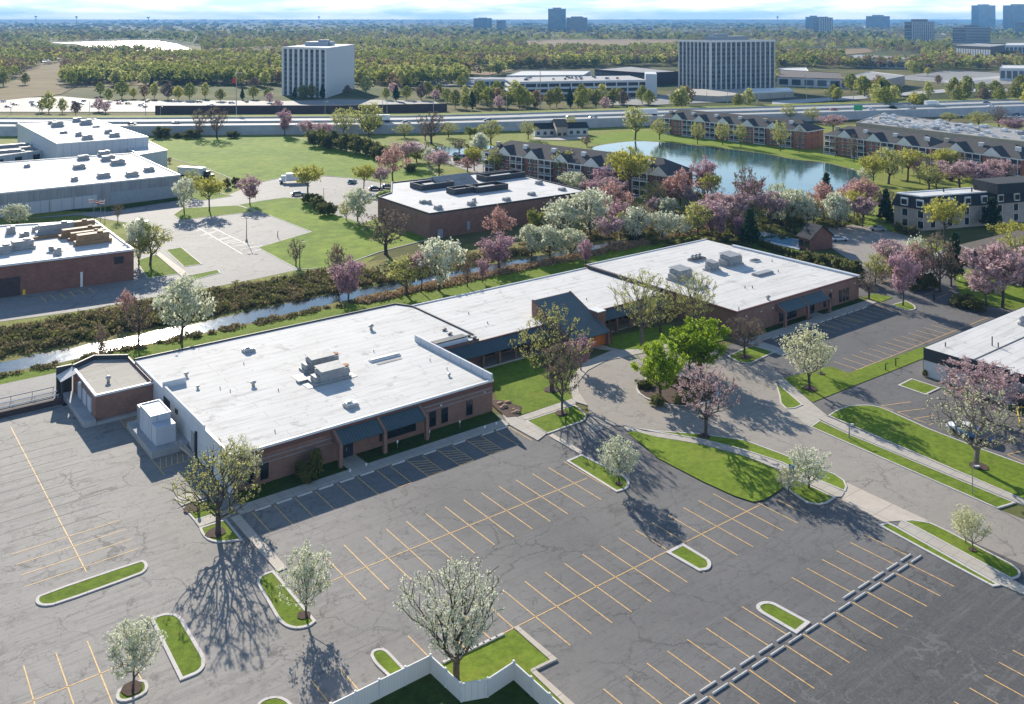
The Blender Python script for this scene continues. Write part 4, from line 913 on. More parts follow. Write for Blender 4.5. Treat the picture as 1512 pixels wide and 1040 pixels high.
# right-hand neighbour
nb = bld('low_building', ab(80, -50), 'white-roofed building with a dark fascia over a pale lower wall at the right edge')
base = [(65.5, -32.4), (132, -32.4), (132, -95), (64.6, -95), (64.6, -52), (66.4, -52), (66.4, -46.8), (64.6, -46.8), (64.6, -40.2), (65.5, -40.2)]
mb = MB(); mb.prism(ABP(base), 0, 2.7, cap=False); child(mb, 'wall', M['white_wall'], nb)
mb = MB(); mb.prism([p for p in inset(ABP(base), -.06)], 2.7, 4.75, cap=False); child(mb, 'fascia', M['fascia_dark'], nb)
mb = MB(); mb.prism(ABP([(64.5, -46.8), (64.8, -46.8), (64.8, -40.1), (64.5, -40.1)]), 4.7, 5.45); mb.prism(ABP([(64.8, -40.4), (132, -40.4), (132, -40.1), (64.8, -40.1)]), 4.7, 4.74); child(mb, 'parapet', M['fascia_dark'], nb)
mb = MB(); mb.poly([tuple(p) for p in ABP(base, 4.7)]); nr = child(mb, 'roof', M['white_roof'], nb)
mb = MB(); mb.prism(ABP([(64.2, -60), (64.6, -60), (64.6, -47.2), (64.2, -47.2)]), 3.4, 3.9); child(mb, 'canopy', M['curb_blue'], nb)
for b0 in (-50.5, -56, -61.5): 
    mb = MB(); mb.prism(ABP([(64.45, b0), (64.6, b0), (64.6, b0+3), (64.45, b0+3)]), .2, 2.5); child(mb, 'window', M['glass_dark'], nb)
mb = MB(); mb.prism(ABP([(65.38, -37.5), (65.5, -37.5), (65.5, -36.3), (65.38, -36.3)]), .1, 2.2); child(mb, 'door', M['grey_wall'], nb)
for px, py, h in ((1396, 512, .7), (1465, 511, 1.6), (1474, 513, .8)):
    q = G(px, py, 4.7); mb = MB(); mb.tube(q, q+Vector((0, 0, h)), .1); child(mb, 'vent_pipe', M['metal_dark'], nr)
q = G(1510, 480, 4.7); mb = MB(); mb.lathe(q, [(.9, 0), (.9, .5), (.6, .9), (.6, 1.4), (.3, 1.6)], 10); child(mb, 'fan', M['unit_grey'], nr)
# =========================== trees ================================================================
def grow(rng, H, cb, rx, n=170, bf=.5, shape='round', trunk_r=.16, lean=0., stems=1, step=.8, shell=2.4, droop=0.):
    """skeleton that fills a crown envelope: nodes, parents, radii"""
    N = [np.array([0., 0, 0])]; PA = [-1]; PL = [0.]
    tops = []
    for s in range(stems):
        ang = 2*math.pi*s/max(1, stems)+rng.random(); sp = 0 if stems == 1 else .35
        cur = 0; k = max(2, int((cb+.25*(H-cb))/.6)); d = np.array([math.cos(ang)*sp+lean, math.sin(ang)*sp, 1.])
        for i in range(k):
            p = N[cur]+d*.6+rng.normal(0, .045, 3)*np.array([1, 1, .3]); N.append(p); PA.append(cur); PL.append(PL[cur]+.6); cur = len(N)-1
    v = rng.normal(size=(n, 3)); v /= np.linalg.norm(v, axis=1)[:, None]
    r = rng.random(n)**(1/shell); q = v*r[:, None]
    z = (q[:, 2]+1)/2
    if shape == 'vase': w = .42+.62*np.minimum(1, z*1.5)
    elif shape == 'cone': w = 1.15*(1-z)+.05
    elif shape == 'oval': w = .8+.25*np.sin(np.pi*np.minimum(1, z*1.2))
    elif shape == 'umbrella': w = .6+.55*np.sqrt(np.clip(z, 0, 1)); z = .25+.75*z
    else: w = np.ones(n)
    lob = 1+.16*np.sin(3*np.arctan2(q[:, 1], q[:, 0])+rng.random()*6)+.12*np.sin(5*q[:, 2]+rng.random()*6)
    A = np.stack([q[:, 0]*rx*w*lob+lean*H*.6, q[:, 1]*rx*w*lob, cb+z*(H-cb)-droop*(q[:, 0]**2+q[:, 1]**2)*(H-cb)*.3], 1)
    base = np.array([lean*cb, 0, cb*.8]); order = np.argsort(np.linalg.norm(A-base, axis=1))
    NA = np.zeros((n*14+400, 3)); L = len(N); NA[:L] = N; PLA = np.zeros(len(NA)); PLA[:L] = PL
    nocon = max(1, int(cb*.75/.6))
    for i in order:
        d = np.linalg.norm(NA[:L]-A[i], axis=1); c = d+bf*PLA[:L]+np.maximum(0, NA[:L, 2]-A[i][2]-.2)*1.4
        c[:nocon] += 50; j = int(np.argmin(c)); a = NA[j].copy(); D = d[j]; k = max(1, int(D/step))
        for t in range(1, k+1):
            f = t/k; p = a+(A[i]-a)*f; p[2] += math.sin(f*math.pi)*D*.08; p = p+rng.normal(0, .04*min(1.5, D), 3)*(t < k)
            if L >= len(NA): break
            NA[L] = p; PA.append(j); PLA[L] = PLA[j]+D/k; j = L; L += 1
    PA = np.array(PA[:L]); NA = NA[:L]
    rad = np.zeros(L); cnt = np.bincount(PA[PA >= 0], minlength=L); P_ = 2.25
    for i in range(L-1, 0, -1):
        if cnt[i] == 0: rad[i] = .014**P_
        rad[PA[i]] += rad[i]
    rad = rad**(1/P_); rad *= trunk_r/rad[0]; rad = np.maximum(rad, .011)
    rad[0] *= 1.35
    return NA, PA, rad, cnt
def tubes(NA, PA, rad, rmin=.0, fat=1.):
    V = []; F = []
    for i in range(1, len(NA)):
        r1 = rad[i]*fat; 
        if r1 < rmin: continue
        j = PA[i]; r0 = min(rad[j]*fat, r1*1.35) if j else rad[j]*fat
        a, b = NA[j], NA[i]; d = b-a; l = np.linalg.norm(d)
        if l < 1e-4: continue
        d = d/l; u = np.cross(d, [.3, .5, .81]); u /= np.linalg.norm(u)+1e-9; w_ = np.cross(d, u); k = 7 if r1 > .07 else (4 if r1 > .03 else 3); n = len(V)
        for p, r in ((a-d*r0*.2, r0), (b, r1)):
            for t in range(k):
                th = 2*math.pi*t/k; V.append(p+u*(r*math.cos(th))+w_*(r*math.sin(th)))
        for t in range(k): F.append((n+t, n+(t+1) % k, n+k+(t+1) % k, n+k+t))
    return V, F
def leafquads(rng, C, size, aspect=1.5, flatz=0.):
    n = len(C); u = rng.normal(size=(n, 3)); u /= np.linalg.norm(u, axis=1)[:, None]; t = rng.normal(size=(n, 3)); w_ = np.cross(u, t); w_ /= np.linalg.norm(w_, axis=1)[:, None]
    s = size*(.6+.8*rng.random(n))[:, None]; u = u*s*aspect/2; w_ = w_*s/2
    V = np.concatenate([C-u, C+w_*1.0-u*.1, C+u, C-w_*1.0+u*.1], 1).reshape(-1, 3)
    return V
def mesh_from(name, parts):
    """parts: list of (V, F or None for quads, material)"""
    vs = []; fs = []; mi = []; off_ = 0; me = bpy.data.meshes.new(name)
    for k, (V, F, m) in enumerate(parts):
        V = np.asarray(V, dtype=np.float32).reshape(-1, 3)
        if F is None: F = [(4*i, 4*i+1, 4*i+2, 4*i+3) for i in range(len(V)//4)]
        vs.append(V); fs += [tuple(x+off_ for x in f) for f in F]; mi += [k]*len(F); off_ += len(V); me.materials.append(m)
    me.from_pydata(np.concatenate(vs).tolist(), [], fs); me.polygons.foreach_set('material_index', mi); me.update(); return me
def treeproto(seed, H, cb, rx, leaf, bark='bark', n=170, nleaf=4500, lsize=.16, spread=.28, rmax=.035, **kw):
    """(trunk mesh, crown mesh) of nominal height H and crown radius rx"""
    rng = np.random.default_rng(seed); fat = kw.pop('fat', 1.); rmin = kw.pop('rmin', 0.); clump = kw.pop('clump', 0.); flz = kw.pop('leafz', 0.)
    NA, PA, rad, cnt = grow(rng, H, cb, rx, n, **kw)
    V, F = tubes(NA, PA, rad, rmin, fat)
    tm = mesh_from('trunk', [(V, F, M[bark])])
    rmax = max(rmax, float(np.quantile(rad[8:], .6)))
    tips = np.where((rad <= rmax) & (np.arange(len(NA)) > 8) & (NA[:, 2] > cb*.75))[0]
    if clump:                                                   # some twigs carry many leaves, others few
        wgt = rng.random(len(tips))**clump; wgt /= wgt.sum(); pick = rng.choice(tips, nleaf, p=wgt)
    else: pick = rng.choice(tips, nleaf)
    f = rng.random(nleaf)[:, None]; C = NA[pick]*(1-f)+NA[PA[pick]]*f+rng.normal(0, spread, (nleaf, 3))*np.array([1, 1, .8])
    C[:, 2] = np.maximum(C[:, 2], .3)
    cm = mesh_from('crown', [(leafquads(rng, C, lsize), None, M[leaf])])
    return tm, cm, H, rx
TP = {}
def TR(key, *a, **k): TP[key] = treeproto(*a, **k)
# near, finely built
TR('white_big', 11, 11, 2.4, 4.7, 'leaf_white', n=460, nleaf=7600, lsize=.125, spread=.17, bf=.8, shape='vase', trunk_r=.3, rmax=.04, clump=.9)
TR('white_round', 12, 7, 1.9, 2.8, 'leaf_white', n=260, nleaf=5200, lsize=.135, spread=.15, bf=.6, shape='oval', trunk_r=.12, rmax=.035, clump=.6)
TR('white_round_b', 13, 7, 1.7, 2.9, 'leaf_white', n=240, nleaf=4600, lsize=.14, spread=.15, bf=.65, shape='round', trunk_r=.12, rmax=.035, clump=.8)
TR('white_young', 14, 5.5, 1.5, 2.1, 'leaf_cream', n=150, nleaf=2300, lsize=.13, spread=.16, bf=.5, shape='round', trunk_r=.07, rmax=.03, clump=.6)
TR('bud_big', 15, 11, 2.4, 5.4, 'leaf_olive', n=560, nleaf=3000, lsize=.135, spread=.14, bf=.5, shape='round', trunk_r=.33, rmax=.03, clump=1.0)
TR('bud_tall', 16, 14, 3.4, 6, 'leaf_olive', bark='bark_pale', n=520, nleaf=3600, lsize=.17, spread=.24, bf=.65, shape='vase', trunk_r=.33, rmax=.04, clump=1.3)
TR('bud_oval', 17, 10, 2.3, 3.6, 'leaf_cream', n=320, nleaf=4200, lsize=.17, spread=.2, bf=.55, shape='oval', trunk_r=.19, rmax=.04, clump=.8)
TR('green_a', 18, 9, 1.7, 4.2, 'leaf_green', n=240, nleaf=7500, lsize=.22, spread=.24, bf=.55, shape='round', trunk_r=.2, rmax=.05, clump=1.7)
TR('green_b', 19, 10, 1.9, 4.0, 'leaf_green', n=260, nleaf=7500, lsize=.22, spread=.24, bf=.6, shape='vase', trunk_r=.2, rmax=.05, clump=1.7)
TR('pink_sparse', 20, 10.5, 2.6, 4.6, 'leaf_pink', n=420, nleaf=3600, lsize=.16, spread=.13, bf=.45, shape='round', trunk_r=.25, rmax=.03, clump=1.3)
TR('pinkgrey', 21, 9.5, 2.6, 3.6, 'leaf_bare', n=380, nleaf=3000, lsize=.16, spread=.18, bf=.45, shape='round', trunk_r=.19, rmax=.035, clump=.8)
TR('bare_big', 22, 12, 2.6, 6.2, 'leaf_cream', bark='bark_pale', n=460, nleaf=1500, lsize=.16, spread=.18, bf=.4, shape='vase', trunk_r=.32, rmax=.035, clump=2.)
TR('red_dense', 23, 9, 2.2, 4.8, 'leaf_pink', n=380, nleaf=5200, lsize=.19, spread=.2, bf=.5, shape='round', trunk_r=.2, rmax=.035, clump=.8)
# middle distance
TR('m_white', 31, 9, 1.6, 4.2, 'leaf_white', n=130, nleaf=2900, lsize=.31, spread=.32, bf=.6, shape='vase', trunk_r=.2, step=1.1, rmin=.016)
TR('m_white2', 32, 9, 1.8, 4.2, 'leaf_white', n=120, nleaf=2500, lsize=.33, spread=.4, bf=.5, shape='round', trunk_r=.2, step=1.1, rmin=.016)
TR('m_pink', 33, 8, 1.7, 3.8, 'leaf_pink', n=140, nleaf=2400, lsize=.29, spread=.32, bf=.5, shape='umbrella', trunk_r=.17, step=1.1, rmin=.014)
TR('m_pink2', 34, 9, 1.8, 3.6, 'leaf_magenta', n=130, nleaf=2300, lsize=.3, spread=.35, bf=.55, shape='vase', trunk_r=.17, step=1.1, rmin=.014)
TR('m_salmon', 35, 10, 2.4, 4, 'leaf_salmon', n=150, nleaf=2200, lsize=.3, spread=.35, bf=.5, shape='oval', trunk_r=.2, step=1.1, rmin=.014)
TR('m_bare', 36, 12, 2.5, 4.6, 'leaf_bare', n=210, nleaf=900, lsize=.3, spread=.3, bf=.5, shape='vase', trunk_r=.24, step=1.1, fat=1.25)
TR('m_bud', 37, 10, 2.2, 4.4, 'leaf_olive', n=180, nleaf=1600, lsize=.3, spread=.38, bf=.5, shape='round', trunk_r=.24, step=1.1, rmin=.014, clump=.7)
TR('m_bud2', 38, 11, 2.4, 4.2, 'leaf_olive', n=190, nleaf=1900, lsize=.3, spread=.38, bf=.6, shape='vase', trunk_r=.24, step=1.1, rmin=.014, clump=.7)
TR('m_green', 39, 9, 1.8, 4.2, 'leaf_spring', n=130, nleaf=2700, lsize=.38, spread=.42, bf=.5, shape='round', trunk_r=.22, step=1.2, rmin=.018, clump=.6)
TR('m_yellow', 40, 9, 2.2, 4.6, 'leaf_yellow', n=150, nleaf=2200, lsize=.32, spread=.36, bf=.5, shape='umbrella', trunk_r=.22, step=1.2, rmin=.018, clump=.6)
TR('m_ever', 41, 11, .8, 2.8, 'leaf_ever', n=190, nleaf=4200, lsize=.42, spread=.28, bf=.25, shape='cone', trunk_r=.18, step=1.2, rmin=.02, rmax=.08, droop=.3)
TR('m_shrub', 42, 3, .3, 2.0, 'leaf_shrub', bark='twig', n=60, nleaf=1700, lsize=.3, spread=.25, bf=.3, shape='round', trunk_r=.06, step=1.0, rmin=.014)
TR('m_twig', 43, 4, .4, 2.4, 'leaf_bare', bark='twig', n=150, nleaf=700, lsize=.22, spread=.22, bf=.3, shape='vase', trunk_r=.08, step=.8, stems=3, fat=1.2)
def tree(px, py, top, wd, key, label, cat='tree', group=None, name=None, rz=None, z=0.):
    """tree whose foot stands at the surveyed point; its height and crown width as surveyed"""
    tm, cm, H, rx = TP[key]; p = G(px, py, z); h = (py-top)*p.y/FOC; wm = wd*p.y/FOC
    nm = name or {'white': 'blossom_tree', 'pink': 'blossom_tree', 'ever': 'conifer', 'bare': 'bare_tree', 'bud': 'budding_tree', 'green': 'leafy_tree', 'salmon': 'blossom_tree', 'red': 'blossom_tree', 'yellow': 'leafy_tree', 'shrub': 'shrub', 'twig': 'shrub'}.get(next((k for k in ('white', 'pink', 'ever', 'bare', 'bud', 'green', 'salmon', 'red', 'yellow', 'shrub', 'twig') if k in key), ''), 'tree')
    if name is None and 'shrub' in nm: cat = 'shrub'
    r = empty(nm, p, label, cat, group, rz if rz is not None else (px*7.13+py*3.7) % 6.28)
    r.scale = (wm/(2*rx), wm/(2*rx), h/H)
    a = bpy.data.objects.new('trunk', tm); COL.objects.link(a); a.parent = r
    b = bpy.data.objects.new('crown', cm); COL.objects.link(b); b.parent = r
    return r
T = tree
# ---- the near ones
T(322, 789, 655, 128, 'bud_big', 'wide olive-budding tree with a thick dark trunk at the near left corner of the building')
T(352, 742, 640, 62, 'bud_oval', 'twiggy budding tree close against the corner of the white painted end wall')
T(196, 1021, 908, 84, 'white_round', 'round white blossom tree in the tiny mulched island at the lower left')
T(453, 913, 804, 80, 'white_round_b', 'white blossom tree at the lower tip of the kerbed island beside the tan strip')
T(673, 1006, 831, 158, 'white_big', 'largest white blossom tree, many stems, just behind the white privacy fence')
T(914, 718, 643, 68, 'white_round', 'white blossom tree on the long kerbed island below the roundabout')
T(1194, 722, 660, 66, 'white_round_b', 'fuller white blossom tree by the driveway apron, right of its smaller neighbour', rz=2)
T(1164, 728, 690, 46, 'white_young', 'small low white blossom tree beside the fuller one at the tip of the big lawn')
T(1425, 803, 748, 40, 'white_young', 'slim cream blossom tree on the street verge, left one of two close together', rz=1)
T(1436, 816, 752, 52, 'white_young', 'slim cream blossom tree on the street verge, right one of two close together')
T(1442, 692, 562, 150, 'bare_big', 'big spreading tree with pale bare limbs and few cream blossoms on the right-hand verge')
T(1452, 618, 534, 128, 'red_dense', 'reddish pink blossom tree in front of the dark-fascia building at the right edge')
T(1195, 576, 473, 72, 'bud_oval', 'cream-green budding tree on the grass strip between the east lot and the street')
T(1212, 553, 500, 36, 'bud_oval', 'slender young tree behind the cream-green tree by the east lot')
T(1100, 529, 467, 62, 'pinkgrey', 'small brown round-headed tree at the corner of the far wing sidewalk')
T(975, 588, 500, 78, 'green_a', 'bright green leafy tree at the left in the round planting bed')
T(1035, 556, 468, 86, 'green_b', 'tallest bright green leafy tree at the back of the round planting bed')
T(1018, 548, 476, 60, 'green_a', 'bright green leafy tree half hidden between its neighbours behind the planting bed', rz=3)
T(1042, 645, 536, 92, 'pink_sparse', 'sparse pink blossom tree by the walk below the roundabout, with a long branching shadow')
T(948, 511, 399, 104, 'bud_tall', 'tall pale-limbed budding tree in front of the middle wing right of the entrance')
T(1024, 494, 402, 88, 'bud_tall', 'tall budding tree at the inner corner of the far wing', rz=2.2)
T(975, 492, 430, 62, 'bud_big', 'low dark budding tree between two tall ones by the middle wing')
T(815, 579, 447, 112, 'bud_big', 'broad olive budding tree left of the dark entrance roof')
T(831, 613, 502, 62, 'pinkgrey', 'thin pinkish grey tree in the mulched corner lawn by the roundabout')
T(858, 548, 496, 44, 'm_pink2', 'small magenta blossom tree beside the entrance walk')
T(268, 506, 404, 78, 'm_white2', 'tall whitish green tree on the near bank of the creek, far from the others')
T(205, 505, 438, 52, 'm_bare', 'dark bare tree standing by the glinting creek')
T(186, 470, 428, 26, 'm_salmon', 'little reddish sapling among the dark brush of the far creek bank')
T(150, 532, 478, 20, 'm_twig', 'thin bare sapling left of the dark bare tree by the creek', cat='tree', name='sapling')
# ---- along the creek and behind the brick building
ck = [(515, 447, 380, 54, 'm_pink2', 'purple blossom tree on the near creek bank, nearest the near wing'),
 (600, 437, 378, 68, 'm_bud2', 'olive green tree at the creek, left of the big white blossom tree'),
 (648, 430, 351, 78, 'm_white', 'big white blossom tree at the creek below the corner of the brick warehouse'),
 (622, 432, 372, 40, 'm_pink', 'pink blossom tree squeezed behind the olive and the big white trees'),
 (690, 424, 376, 26, 'm_bare', 'slim bare tree right of the big white tree at the creek'),
 (712, 418, 380, 22, 'm_pink2', 'slim magenta tree on the near bank, right of the slim bare tree'),
 (737, 396, 345, 62, 'm_pink2', 'broad purple-pink tree across the creek under the right end of the warehouse front'),
 (737, 362, 306, 42, 'm_salmon', 'salmon blossom tree against the long front of the brick warehouse'),
 (790, 350, 307, 28, 'm_green', 'small bright green tree beside the front of the brick warehouse'),
 (785, 378, 332, 50, 'm_white', 'white blossom tree in the group by the creek, leftmost of the front rank'),
 (812, 382, 332, 58, 'm_white2', 'white blossom tree in the group by the creek, middle of the front rank'),
 (842, 380, 338, 50, 'm_white', 'white blossom tree in the group by the creek, right of the front rank'),
 (828, 352, 292, 64, 'm_white2', 'taller white blossom tree rising behind the front rank by the creek'),
 (872, 350, 278, 68, 'm_white', 'tallest white blossom tree of the creek group, right behind the warehouse end'),
 (900, 367, 318, 44, 'm_pink', 'grey-pink tree at the creek between two groups of white blossom'),
 (937, 358, 304, 46, 'm_white2', 'pale greyish white blossom tree right of the grey-pink creek tree'),
 (978, 356, 312, 48, 'm_white', 'pure white blossom tree at the creek, left one of a close pair'),
 (1003, 352, 316, 42, 'm_white2', 'pure white blossom tree at the creek, right one of a close pair'),
 (985, 326, 292, 42, 'm_white', 'white blossom tree on the slope above the pure white pair'),
 (865, 396, 352, 22, 'm_pink2', 'small pink tree at the water between the white creek trees'),
 (905, 332, 268, 50, 'm_salmon', 'rusty orange tree before the near apartment block'),
 (1050, 346, 296, 56, 'm_pink', 'dusty pink tree at the creek behind the far wing roof, left of two'),
 (1088, 340, 286, 58, 'm_pink', 'bright pink tree at the creek behind the far wing roof, right of two'),
 (1105, 334, 244, 56, 'm_bare', 'tall bare tree by the lake shore above the pink creek trees'),
 (1107, 363, 308, 34, 'm_ever', 'dark slim evergreen at the corner beyond the far wing roof'),
 (1148, 335, 282, 40, 'm_white2', 'white blossom tree left of the salmon tree by the lake, front left of three'),
 (1172, 334, 280, 42, 'm_white', 'white blossom tree left of the salmon tree by the lake, front middle of three'),
 (1192, 336, 288, 34, 'm_white2', 'white blossom tree left of the salmon tree by the lake, front right of three'),
 (1216, 330, 268, 48, 'm_salmon', 'salmon pink tree with a dark trunk above the pool house'),
 (1220, 300, 254, 26, 'm_ever', 'dark conifer on the lake shore behind the salmon tree'),
 (1275, 322, 262, 62, 'm_salmon', 'spreading rose and olive tree left of the dark conifer by the apartments'),
 (1308, 330, 278, 26, 'm_ever', 'very dark conifer at the left end of the mansard apartments'),
 (930, 300, 218, 64, 'm_yellow', 'tall yellow-green tree in front of the near apartment block roof'),
 (838, 272, 220, 44, 'm_bud', 'olive tree in front of the near apartment block, left of the yellow-green one'),
 (893, 288, 246, 48, 'm_pink2', 'magenta tree in front of the near apartment block'),
 (965, 308, 268, 40, 'm_bud', 'olive tree by the right end of the near apartment block, left of the salmon one'),
 (1005, 308, 250, 44, 'm_salmon', 'pale salmon tree under the right gable of the near apartment block'),
 (1040, 294, 232, 40, 'm_pink2', 'pink tree hugging the end wall of the near apartment block'),
 (785, 262, 226, 34, 'm_pink2', 'pink tree behind the warehouse roof, left of the yellow-orange one'),
 (766, 262, 228, 36, 'm_salmon', 'orange-pink tree behind the warehouse roof, leftmost of three'),
 (735, 253, 222, 40, 'm_white2', 'pale green-white tree at the left end of the near apartment block'),
 (843, 284, 254, 38, 'm_white', 'white blossom shrub-like tree tucked before the near apartment block')]
for t in ck: T(*t)
# ---- on and round the far-left lawns
lf = [(498, 428, 358, 38, 'm_twig', 'leafless twiggy bush at the right tip of the centre lawn'),
 (437, 394, 352, 30, 'm_bare', 'small bare tree between the two lamp posts on the centre lawn'),
 (570, 376, 308, 82, 'm_bare', 'wide bare tree in front of the corner of the brick warehouse'),
 (528, 328, 278, 46, 'm_white', 'white-green blossom tree on the slope left of the brick warehouse'),
 (511, 326, 296, 26, 'm_bud', 'small olive tree leaning against the white-green tree left of the warehouse'),
 (454, 292, 244, 50, 'm_yellow', 'yellow-green tree on the tip of the centre lawn by the turning circle'),
 (537, 281, 243, 34, 'm_yellow', 'yellow-green tree beside the turning circle, left of a pink one'),
 (562, 279, 247, 32, 'm_pink', 'pink tree beside the turning circle at the warehouse back corner'),
 (580, 268, 214, 44, 'm_salmon', 'tall rusty pink tree at the edge of the big green field'),
 (369, 303, 258, 36, 'm_pink2', 'solitary magenta blossom tree between the road and the tan lot'),
 (309, 312, 262, 44, 'm_yellow', 'peach-yellow budding tree on the strip behind the tan lot'),
 (272, 315, 262, 36, 'm_white', 'white blossom tree in front of the long white warehouse corner'),
 (283, 290, 250, 26, 'm_bud', 'sparse budding tree behind the white tree at the warehouse corner'),
 (222, 392, 326, 60, 'm_bud2', 'large green-white tree at the corner of the brick building on the left'),
 (205, 392, 322, 46, 'm_white', 'white blossom tree overlapping the large green-white tree on the left'),
 (174, 326, 300, 18, 'm_bare', 'very small bare tree near the three flags'),
 (24, 336, 300, 42, 'm_white2', 'rounded white blossom tree behind the roof at the left edge'),
 (2, 320, 292, 24, 'm_bud', 'olive tree cut off by the left edge above the brick roof'),
 (545, 210, 150, 54, 'm_bud2', 'large olive tree at the far right corner of the green field'),
 (508, 200, 158, 38, 'm_bud', 'budding tree at the back of the green field, beside the large olive one'),
 (548, 198, 172, 30, 'm_green', 'rounded green tree by the highway wall at the field corner'),
 (420, 200, 161, 26, 'm_pink2', 'narrow magenta tree at the back edge of the green field'),
 (455, 206, 178, 34, 'm_pink', 'purple-pink tree in the hedge row behind the field, leftmost'),
 (478, 211, 180, 30, 'm_pink2', 'purple-pink tree in the hedge row behind the field, second'),
 (320, 204, 156, 38, 'm_bare', 'leafless dark tree at the left back of the green field, tall one'),
 (295, 203, 160, 30, 'm_bare', 'leafless thin tree left of the tall leafless one behind the field'),
 (637, 213, 164, 50, 'm_bare', 'wide leafless tree by the small pond near the highway'),
 (628, 208, 180, 26, 'm_bare', 'smaller leafless tree left of the wide one by the pond'),
 (597, 203, 182, 30, 'm_bud', 'low olive tree left of the pond, near the highway wall'),
 (662, 203, 180, 28, 'm_bud', 'low olive tree right of the wide leafless one, near the highway wall'),
 (694, 204, 186, 20, 'm_green', 'small green tree before the highway wall right of the pond'),
 (725, 214, 176, 40, 'm_bud2', 'dark-stemmed budding tree by the end of the pond'),
 (600, 246, 208, 44, 'm_pink', 'rose tree above the warehouse roof, nearest the field'),
 (615, 240, 218, 36, 'm_green', 'green bushy tree between the rose tree and the road'),
 (648, 256, 225, 38, 'm_pink', 'rose-red tree behind the warehouse roof beside the road'),
 (690, 254, 232, 34, 'm_salmon', 'brown-pink tree behind the warehouse roof near the apartment gable'),
 (780, 206, 178, 26, 'm_bud', 'dark budding tree left of the clubhouse'),
 (842, 192, 170, 18, 'm_bud', 'small olive tree behind the clubhouse roof'),
 (938, 207, 156, 44, 'm_bud2', 'tall budding tree on the lake lawn, leftmost of two before the far apartments'),
 (974, 207, 174, 28, 'm_bud', 'budding tree on the lake lawn beside the left end of the far apartments'),
 (1030, 213, 180, 22, 'm_bud', 'slim tree on the lake lawn before the far apartments, second from left'),
 (1067, 214, 180, 24, 'm_bud', 'slim tree on the lake lawn before the far apartments, third from left'),
 (1094, 218, 182, 20, 'm_bud2', 'slim tree on the lake lawn before the far apartments, fourth from left'),
 (1152, 224, 178, 26, 'm_bud', 'slim tree on the lake lawn by the brick gable end'),
 (1180, 226, 186, 16, 'm_bare', 'thin bare tree on the lake lawn under the brick gable end'),
 (1234, 233, 200, 16, 'm_bare', 'thin bare tree on the lake lawn by the long far apartments, left of two'),
 (1261, 240, 198, 20, 'm_bare', 'thin bare tree on the lake lawn by the long far apartments, right of two'),
 (1340, 268, 220, 54, 'm_yellow', 'lime green tree between the lake and the mansard apartments'),
 (1312, 272, 216, 58, 'm_bud2', 'tall olive tree beside the lime green one at the lake end'),
 (1290, 280, 228, 40, 'm_yellow', 'yellow budding tree at the lake end with a leaning bare branch'),
 (1372, 282, 240, 44, 'm_bud', 'brownish olive tree behind the mansard roof'),
 (1418, 282, 236, 66, 'm_pink', 'broad rose blossom tree before the long far apartments, left of two'),
 (1455, 286, 244, 50, 'm_pink2', 'broad rose blossom tree before the long far apartments, right of two'),
 (1230, 195, 170, 42, 'm_pink', 'pale pink round tree between the two far apartment blocks'),
 (1395, 360, 292, 62, 'm_yellow', 'yellow-brown tree against the front of the mansard apartments'),
 (1465, 338, 290, 34, 'm_ever', 'dark fir against the front of the mansard apartments'),
 (1410, 414, 342, 34, 'm_ever', 'dark fir by the entrance of the apartment lot, nearest the hip-roofed house'),
 (1388, 432, 340, 50, 'm_bare', 'pale bare tree leaning over the lot entrance, left of the dark fir'),
 (1333, 452, 366, 48, 'm_pink2', 'magenta-topped tree on the kerbed tip at the end of the east lot'),
 (1283, 442, 400, 42, 'm_bare', 'small bare tree at the right end of the far wing'),
 (1480, 455, 362, 100, 'm_pink', 'very large pink blossom tree before the hip-roofed house'),
 (1455, 458, 400, 60, 'm_pink', 'pink blossom tree in front of the very large one, lower and to its left'),
 (1495, 380, 328, 60, 'm_yellow', 'yellow-olive tree by the roof of the hip-roofed house'),
 (1322, 398, 372, 30, 'm_twig', 'twiggy bush on the edge of the apartment lot'),
 (1165, 180, 152, 22, 'm_bud', 'dark tree on the highway verge above the far apartments, left'),
 (1200, 182, 158, 24, 'm_bud', 'olive tree on the highway verge above the far apartments, middle'),
 (1318, 170, 156, 30, 'm_ever', 'dark clump-like evergreen at the near edge of the highway'),
 (1402, 180, 166, 30, 'm_bud2', 'budding tree between the two paved lots near the highway'),
 (1475, 190, 156, 32, 'm_bare', 'bare tree behind the parked cars near the highway'),
 (1445, 186, 164, 40, 'm_bud', 'olive tree behind the parked cars near the highway'),
 (1498, 194, 174, 50, 'm_pink2', 'magenta tree row end behind the parked cars at the right edge')]
for t in lf: T(*t)
